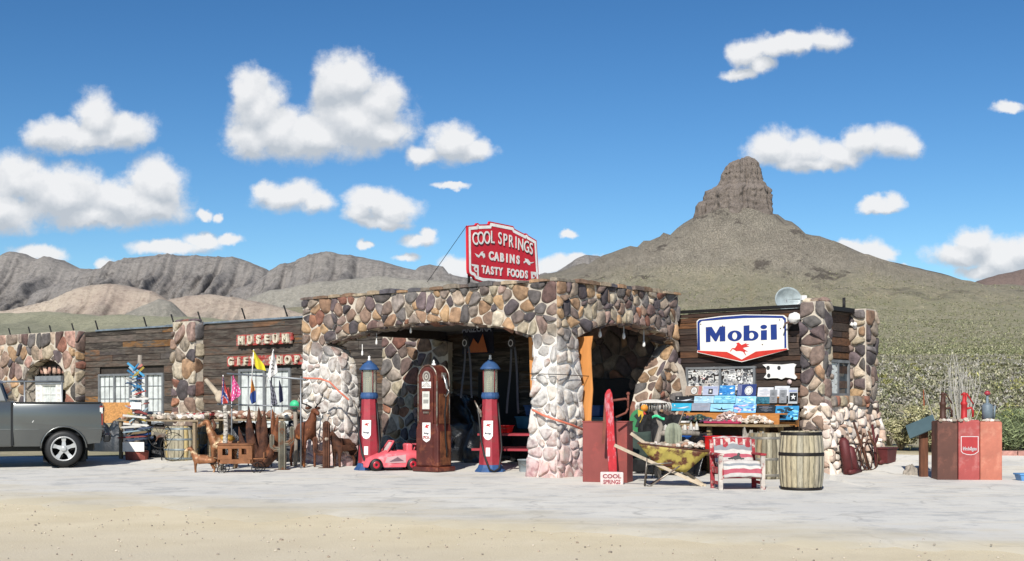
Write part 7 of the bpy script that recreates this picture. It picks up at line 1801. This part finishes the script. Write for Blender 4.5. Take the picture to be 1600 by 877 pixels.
for (y, L_, lab) in ((4.5, .5, 'short dark red log-like pipe lying at the rubble base'), (5.9, .4, 'small rusty pipe lying before the iron box')):
    o = BL(4.02, y, Gn(*BL(4.02, y)[:2])+.05); b = MB(); b.tube([(0, -L_/2, 0), (0, L_/2, 0)], .05, 10); ob = b.build('old_pipe', MTL[1], None, loc=o, rz=BYAW); tag(ob, lab, 'pipe')
# ---------------------------------------------------------------- tilted info panel, three cabinets
def infopanel():
    p = Pg(1443, 746); t = thing('information_panel', 'tilted blue-grey information panel on a wooden post left of the three cabinets', 'sign', p, R(0))
    b = MB(); b.box(0, 0, .44, .15, .12, .92); b.build('post', mat('dark_stained_post', c('5f3a26'), .8, 0, .4, 5, .3, stretch=(4, 4, .6)), t, bevel=.01)
    b = MB(); b.T = Matrix.Translation((-.05, -.02, .99)) @ Euler((R(-52), R(-24), R(-22))).to_matrix().to_4x4(); b.box(0, 0, 0, .56, .03, .42); b.build('panel', mat('slate_panel', c('4c5f63'), .4, 0, .1), t, bevel=.006)
infopanel()
def three():
    base = Pg(1514, 751); s = base.y/F
    data = [('dark brown rusty metal cabinet, left of the three cabinets in a row', 'brown', -.4, .38, '5a382d', '74483a'), ('red metal cabinet with a shield emblem between the brown and orange cabinets', 'red', -.0, .4, 'a04844', 'ad6a64'), ('orange-red metal cabinet, right of the three cabinets in a row', 'orange', .41, .41, 'b26b56', 'c08069')]
    hts = [1.1, 1.12, 1.09]
    for (lab, nm, x, w, c1, c2), h in zip(data, hts):
        t = thing('metal_cabinet', lab, 'cabinet', base+Vector((x, -.03*x, 0)), R(-6))
        m = mat('cabinet_'+nm, c(c1), .62, .1, .2, 3, .1, 40, col2=c(c2), c2amt=.35, c2scale=2.5)
        b = MB(); b.box(0, .24, h/2, w-.012, .5, h); b.build('body', m, t, bevel=.012)
        b = MB(); b.box(0, .24, h+.008, w-.04, .46, .014); b.build('top_plate', m, t)
        if nm == 'red':
            fr = lambda a, z, d: (a, -.012-d, z); S = [(-.15, .83), (-.15, .55), (-.12, .51), (-.05, .485), (.03, .475), (.1, .49), (.17, .54), (.17, .83)]
            b = MB(); band(b, S, 0, .012, fr, .004, c('cfc7c4')); text_mesh(b, 'Mobilgas', lambda a, q, d: fr(a+.01, .60+q, .005+.0), .065, .78, .04, .002, c('d8d4d4')); b.build('shield_emblem', m_col, t)
            b = MB(); flat(b, S, fr, .002, c('a32c2e')); b.build('shield', m_col, t)
    # hand pumps and rocks on top
    for (x, lab, cc, typ) in ((-.42, 'rusty brown hand pump standing on the brown cabinet', '4a2f24', 0), (-.02, 'bright red hand pump standing on the red cabinet', 'b0282a', 1), (.42, 'grey hand pump with red top standing on the orange cabinet', '6f7c84', 2)):
        p = base+Vector((x, .2, 1.105)); t = thing('hand_pump', lab, 'hand pump', p, R(-6), 'hand pumps on the cabinets'); m = mat('pump_'+cc, c(cc), .6, .2, .25)
        if typ < 2:
            b = MB(); b.lathe([(.1, 0), (.1, .03), (.06, .05), (.055, .3), (.07, .33), (.06, .36), (.035, .38), (.03, .5), (.045, .52), (.02, .55)], 12); b.build('barrel', m, t)
            b = MB(); b.tube([(.04, 0, .24), (.13, 0, .26), (.16, 0, .2), (.16, 0, .08)], .022, 7); b.build('spout', m, t)
            b = MB(); b.tube([(-.06, 0, .5), (.05, 0, .53), (.17, 0, .33)], .014, 6); b.tube([(.03, 0, .34), (.05, 0, .52)], .012, 6); b.build('pump_handle', m, t)
        else:
            b = MB(); b.lathe([(.1, 0), (.1, .3), (.07, .33), (.025, .35), (.025, .5)], 14); b.build('barrel', m, t)
            b = MB(); b.tube([(.12, 0, .05), (.14, 0, .3)], .02, 6); b.build('spout', m, t)
            b = MB(); b.lathe([(.05, .5), (.06, .54), (.02, .58)], 10); b.build('red_cap', m_red, t)
        rocks('small_stones', 'few pale stones at the foot of the %s' % lab.split(' standing')[0], p+Vector((0, -.16, 0)), 0, .3, .1, p.z, 9, PALER, r=(.03, .055))
three()
# low brick kerb and blue tray at the right edge
p = Pg(1590, 738); t = thing('brick_kerb', 'low pinkish brick kerb wall running off the right edge behind the cabinets', 'low wall', p+Vector((1.2, 1.9, 0)), R(-4))
for k_ in range(2):
    b = MB()
    for i in range(9): b.box(-1.7+i*.42+k_*.2, 0, .09+k_*.18, .4, .2, .165, pal(['9c6a60', 'a87a6e', '8f6258', 'b08a7c'])(0, 0))
    b.build('brick_course', m_stone, t, bevel=.01)
p = Pg(1600, 752); crate('blue_tray', 'flat light blue tray on the ground at the right edge', p+Vector((.1, 0, 0)), 0, .45, .3, .12, mat('sky_blue_plastic', c('5f93c4'), .5))
heap('dead_branch_pile', 'small grey pile of dead wood at the foot of the information panel', 1428, 742, .45, .3, .16, m_bark, seed=51, cat='wood pile')
# ---------------------------------------------------------------- vegetation
LEAF = [c('8d8c6c'), c('a5a082'), c('747854'), c('a8a283'), c('6a6e4c'), c('8f8e70'), c('8a8478')]
m_leaf = mat('dry_foliage', None, .85, 0, .2, 3, 0, bump=0) if 0 else mat('dry_foliage', None, .9, 0, .2, 2, 0)
def scrub():
    rnd = random.Random(5); b_v = []; b_f = []; b_c = []
    def shrub(X, Y, r, n, ls, lst, tall=.8):
        z = T(X, Y)
        for i in range(n):
            a = rnd.uniform(0, 6.283); e = rnd.uniform(.05, 1)**.6; q = rnd.uniform(.35, 1)
            dx = r*q*math.cos(a)*math.sqrt(1-(e*.9)**2); dy = r*q*math.sin(a)*math.sqrt(1-(e*.9)**2); dz = r*tall*q*e
            cx, cy, cz = X+dx, Y+dy, z+dz; l = ls*rnd.uniform(.6, 1.4); t1 = rnd.uniform(0, 6.283); t2 = rnd.uniform(-1, 1.3)
            ux, uy, uz = math.cos(t1)*math.cos(t2), math.sin(t1)*math.cos(t2), math.sin(t2); wx, wy, wz = -math.sin(t1), math.cos(t1), rnd.uniform(-.5, .5)
            o = len(b_v); k_ = .45
            b_v.extend([(cx-ux*l, cy-uy*l, cz-uz*l), (cx+wx*l*k_, cy+wy*l*k_, cz+wz*l*k_), (cx+ux*l, cy+uy*l, cz+uz*l), (cx-wx*l*k_, cy-wy*l*k_, cz-wz*l*k_)])
            b_f.append((o, o+1, o+2, o+3)); q_ = lst[rnd.randrange(len(lst))]; m_ = rnd.uniform(.75, 1.2); b_c.append((q_[0]*m_, q_[1]*m_, q_[2]*m_, 1))
    def inside(X, Y):
        x, y = toB((X, Y)); return -33 < x < 4.8 and 3 < y < 14
    N1 = 0
    while N1 < 3300:
        Y = 27.5*math.exp(rnd.uniform(0, 1)**.85*2.75); k_ = rnd.uniform(.2, .56) if rnd.random() < .85 else rnd.uniform(-.5, .2)
        X = k_*Y
        if inside(X, Y) or Y < (28.2 if X > 6.5 else 34): continue
        if k_ < .2 and Y < 200: continue
        pick = rnd.random(); r = rnd.uniform(.2, .5)*(1 if Y < 60 else 1+(Y-60)/180); lst = LEAF if pick < .7 else ([c('a09e60'), c('8f9056'), c('aea96c')] if pick < .76 else [c('a39e92'), c('b8b2a4'), c('8a867a')])
        if Y < 45: shrub(X, Y, r, 190, .055, lst)
        elif Y < 90: shrub(X, Y, r, 90, .085, lst)
        elif Y < 180: shrub(X, Y, r, 34, .16, lst, .7)
        else: shrub(X, Y, r*.8, 14, .3, lst, .7)
        N1 += 1
    for i in range(36000):
        Y = 400*math.exp(rnd.random()*1.62); X = rnd.uniform(-.06, .6)*Y
        if math.hypot(X-BUT[0], Y-BUT[1]) < 170: continue
        if rnd.random() > .35+.9*(noise.noise(Vector((X/90, Y/90, 5)))+.5): continue
        shrub(X, Y, rnd.uniform(.7, 1.5)*(Y/700)**.55, 6, .5*(Y/700)**.5, [c('6c7050'), c('8c8e64'), c('5c6046'), c('a8a880'), c('7c8058'), c('b8b48e')], .7)
    me = bpy.data.meshes.new('desert_scrub'); me.from_pydata(b_v, [], b_f); a = me.color_attributes.new('Col', 'FLOAT_COLOR', 'CORNER'); buf = []
    for q in b_c: buf += list(q)*4
    a.data.foreach_set('color', buf); me.materials.append(m_leaf); o = bpy.data.objects.new('desert_scrub', me); sc.collection.objects.link(o); kind(o, 'stuff'); tag(o, 'low grey-green desert scrub scattered over the plain behind the cabinets', 'scrub')
scrub()
def bush(label, p, r, h, n, ls, lst, seed, cat='bush', spiky=False):
    rnd = random.Random(seed); t = thing('desert_bush', label, cat, p, 0)
    b = MB()
    for i in range(14):
        a = rnd.uniform(0, 6.28); q = rnd.uniform(.4, .9); b.tube([(0, 0, -.05), (r*.4*q*math.cos(a), r*.4*q*math.sin(a), h*.4), (r*q*math.cos(a), r*q*math.sin(a), h*rnd.uniform(.5, .85))], [.025, .015, .005], 4)
    b.build('branch', m_bark, t)
    b = MB(); ctr = [(rnd.uniform(-.6, .6)*r, rnd.uniform(-.6, .6)*r, h*rnd.uniform(.3, .78), r*rnd.uniform(.22, .42)) for _ in range(16)]; vs = []; fs = []
    for i in range(n):
        cx, cy, cz, cr = ctr[rnd.randrange(len(ctr))]; a = rnd.uniform(0, 6.28); e = rnd.uniform(-1, 1); q = cr*rnd.uniform(.5, 1); s_ = math.sqrt(1-e*e)
        P_ = Vector((cx+q*s_*math.cos(a), cy+q*s_*math.sin(a), max(.02, cz+q*e*.9))); t1 = rnd.uniform(0, 6.28); t2 = rnd.uniform(.1, 1.4) if spiky else rnd.uniform(-1, 1.4); d = Vector((math.cos(t1)*math.cos(t2), math.sin(t1)*math.cos(t2), math.sin(t2)))*ls*rnd.uniform(.6, 1.4); w = d.orthogonal().normalized()*ls*(.16 if spiky else .4)
        cc = lst[rnd.randrange(len(lst))]; m_ = rnd.uniform(.8, 1.2)
        b.add([P_-d, P_+w, P_+d, P_-w], [(0, 1, 2, 3)], (cc[0]*m_, cc[1]*m_, cc[2]*m_, 1))
    b.build('foliage', m_leaf, t, fixn=False)
def gz(px, Y): X = (px-800)/F*Y; return Vector((X, Y, T(X, Y)))
DRY = [c('a8a278'), c('bab490'), c('908c64'), c('85845c')]
bush('large dense grey-green bush behind the information panel', gz(1452, 28.6), .85, 1.15, 3200, .055, DRY, 1)
bush('smaller round bush right behind the brown cabinet', gz(1488, 29.6), .6, 1.0, 1900, .05, DRY, 2)
bush('low pale bush at the pavement edge beside the stone building end', gz(1408, 29.2), .6, .75, 1500, .05, DRY, 3)
bush('dark spiky green bush behind the right end of the cabinets', gz(1578, 28.4), .85, .8, 2200, .09, [c('6a7550'), c('7c865c'), c('8f9a6c'), c('555f42')], 4, spiky=True)
bush('spiky green bush at the right edge beyond the brick kerb', gz(1608, 29.5), .9, .95, 1900, .09, [c('6a7550'), c('7c865c'), c('8f9a6c'), c('555f42')], 5, spiky=True)
bush('yellow-green bush in the plain right of the grey hand pump', gz(1590, 33), .8, .9, 1500, .06, [c('8a8a3c'), c('a0a050'), c('6f7432')], 6)
bush('tan dry bush between the information panel and the building', gz(1390, 31), .6, .7, 1000, .05, DRY, 7)
# ocotillo-like bare shrub
def bare(label, p, n, h, sp, seed):
    rnd = random.Random(seed); t = thing('bare_desert_shrub', label, 'shrub', p, 0); b = MB()
    for i in range(n):
        a = rnd.uniform(0, 6.28); s_ = sp*rnd.uniform(.1, 1); hh = h*rnd.uniform(.6, 1); dx, dy = math.cos(a), math.sin(a)*.6
        pts = [(0, 0, 0), (dx*s_*.35, dy*s_*.35, hh*.35), (dx*s_*.75+rnd.uniform(-.05, .05), dy*s_*.75, hh*.7), (dx*s_*.8+rnd.uniform(-.12, .12), dy*s_, hh)]
        b.tube(pts, [.013, .011, .008, .003], 5)
        for _ in range(3):
            q = Vector(pts[2]).lerp(Vector(pts[rnd.choice((1, 3))]), rnd.random()); b.tube([q, q+Vector((rnd.uniform(-.15, .15), rnd.uniform(-.1, .1), rnd.uniform(.1, .28)))], [.006, .002], 4)
    b.build('stem', mat('silver_twig', c('a8a49a'), .9), t)
bare('tall pale bare-branched shrub rising behind the red hand pump', gz(1502, 26.6), 34, 2.35, .62, 3)
bare('low pale bare shrub behind the rusty hand pump', gz(1482, 27.0), 16, 1.7, .6, 8)
# a small cactus skeleton with a reddish stalk in the plain
t = thing('dry_stalk', 'thin reddish dry stalk standing in the plain left of the cabinets', 'plant', gz(1443, 36), 0); b = MB(); b.tube([(0, 0, 0), (.02, 0, .6), (0, 0, 1.3)], [.02, .025, .012], 6); b.build('stalk', mat('red_brown_stalk', c('8a4a2c'), .9), t)
# roadside pebbles
def pebbles():
    rnd = random.Random(9); b = MB(); lst = [c(x) for x in ('9d9387', 'b5aa9a', '857b70', 'c5baa8', 'a09080')]
    for i in range(1300):
        Y = rnd.uniform(9.5, 20); X = rnd.uniform(-.5, .5)*Y*1.1
        if Y > pave_edge(X)+rnd.uniform(-.2, 2.2)*rnd.random(): continue
        r = rnd.uniform(.004, .013)*(1.8 if rnd.random() < .06 else 1); q = lst[rnd.randrange(5)]
        z = Gn(X, Y)-.022 if Y < pave_edge(X) else Gn(X, Y)+.014
        b.ball((X, Y, z), (r*rnd.uniform(.8, 1.5), r, r*.7), 5, 3, q, .2)
    o = b.build('roadside_pebbles', m_pale); kind(o, 'stuff'); tag(o, 'loose pebbles scattered over the sandy roadside in the foreground', 'pebbles')
pebbles()
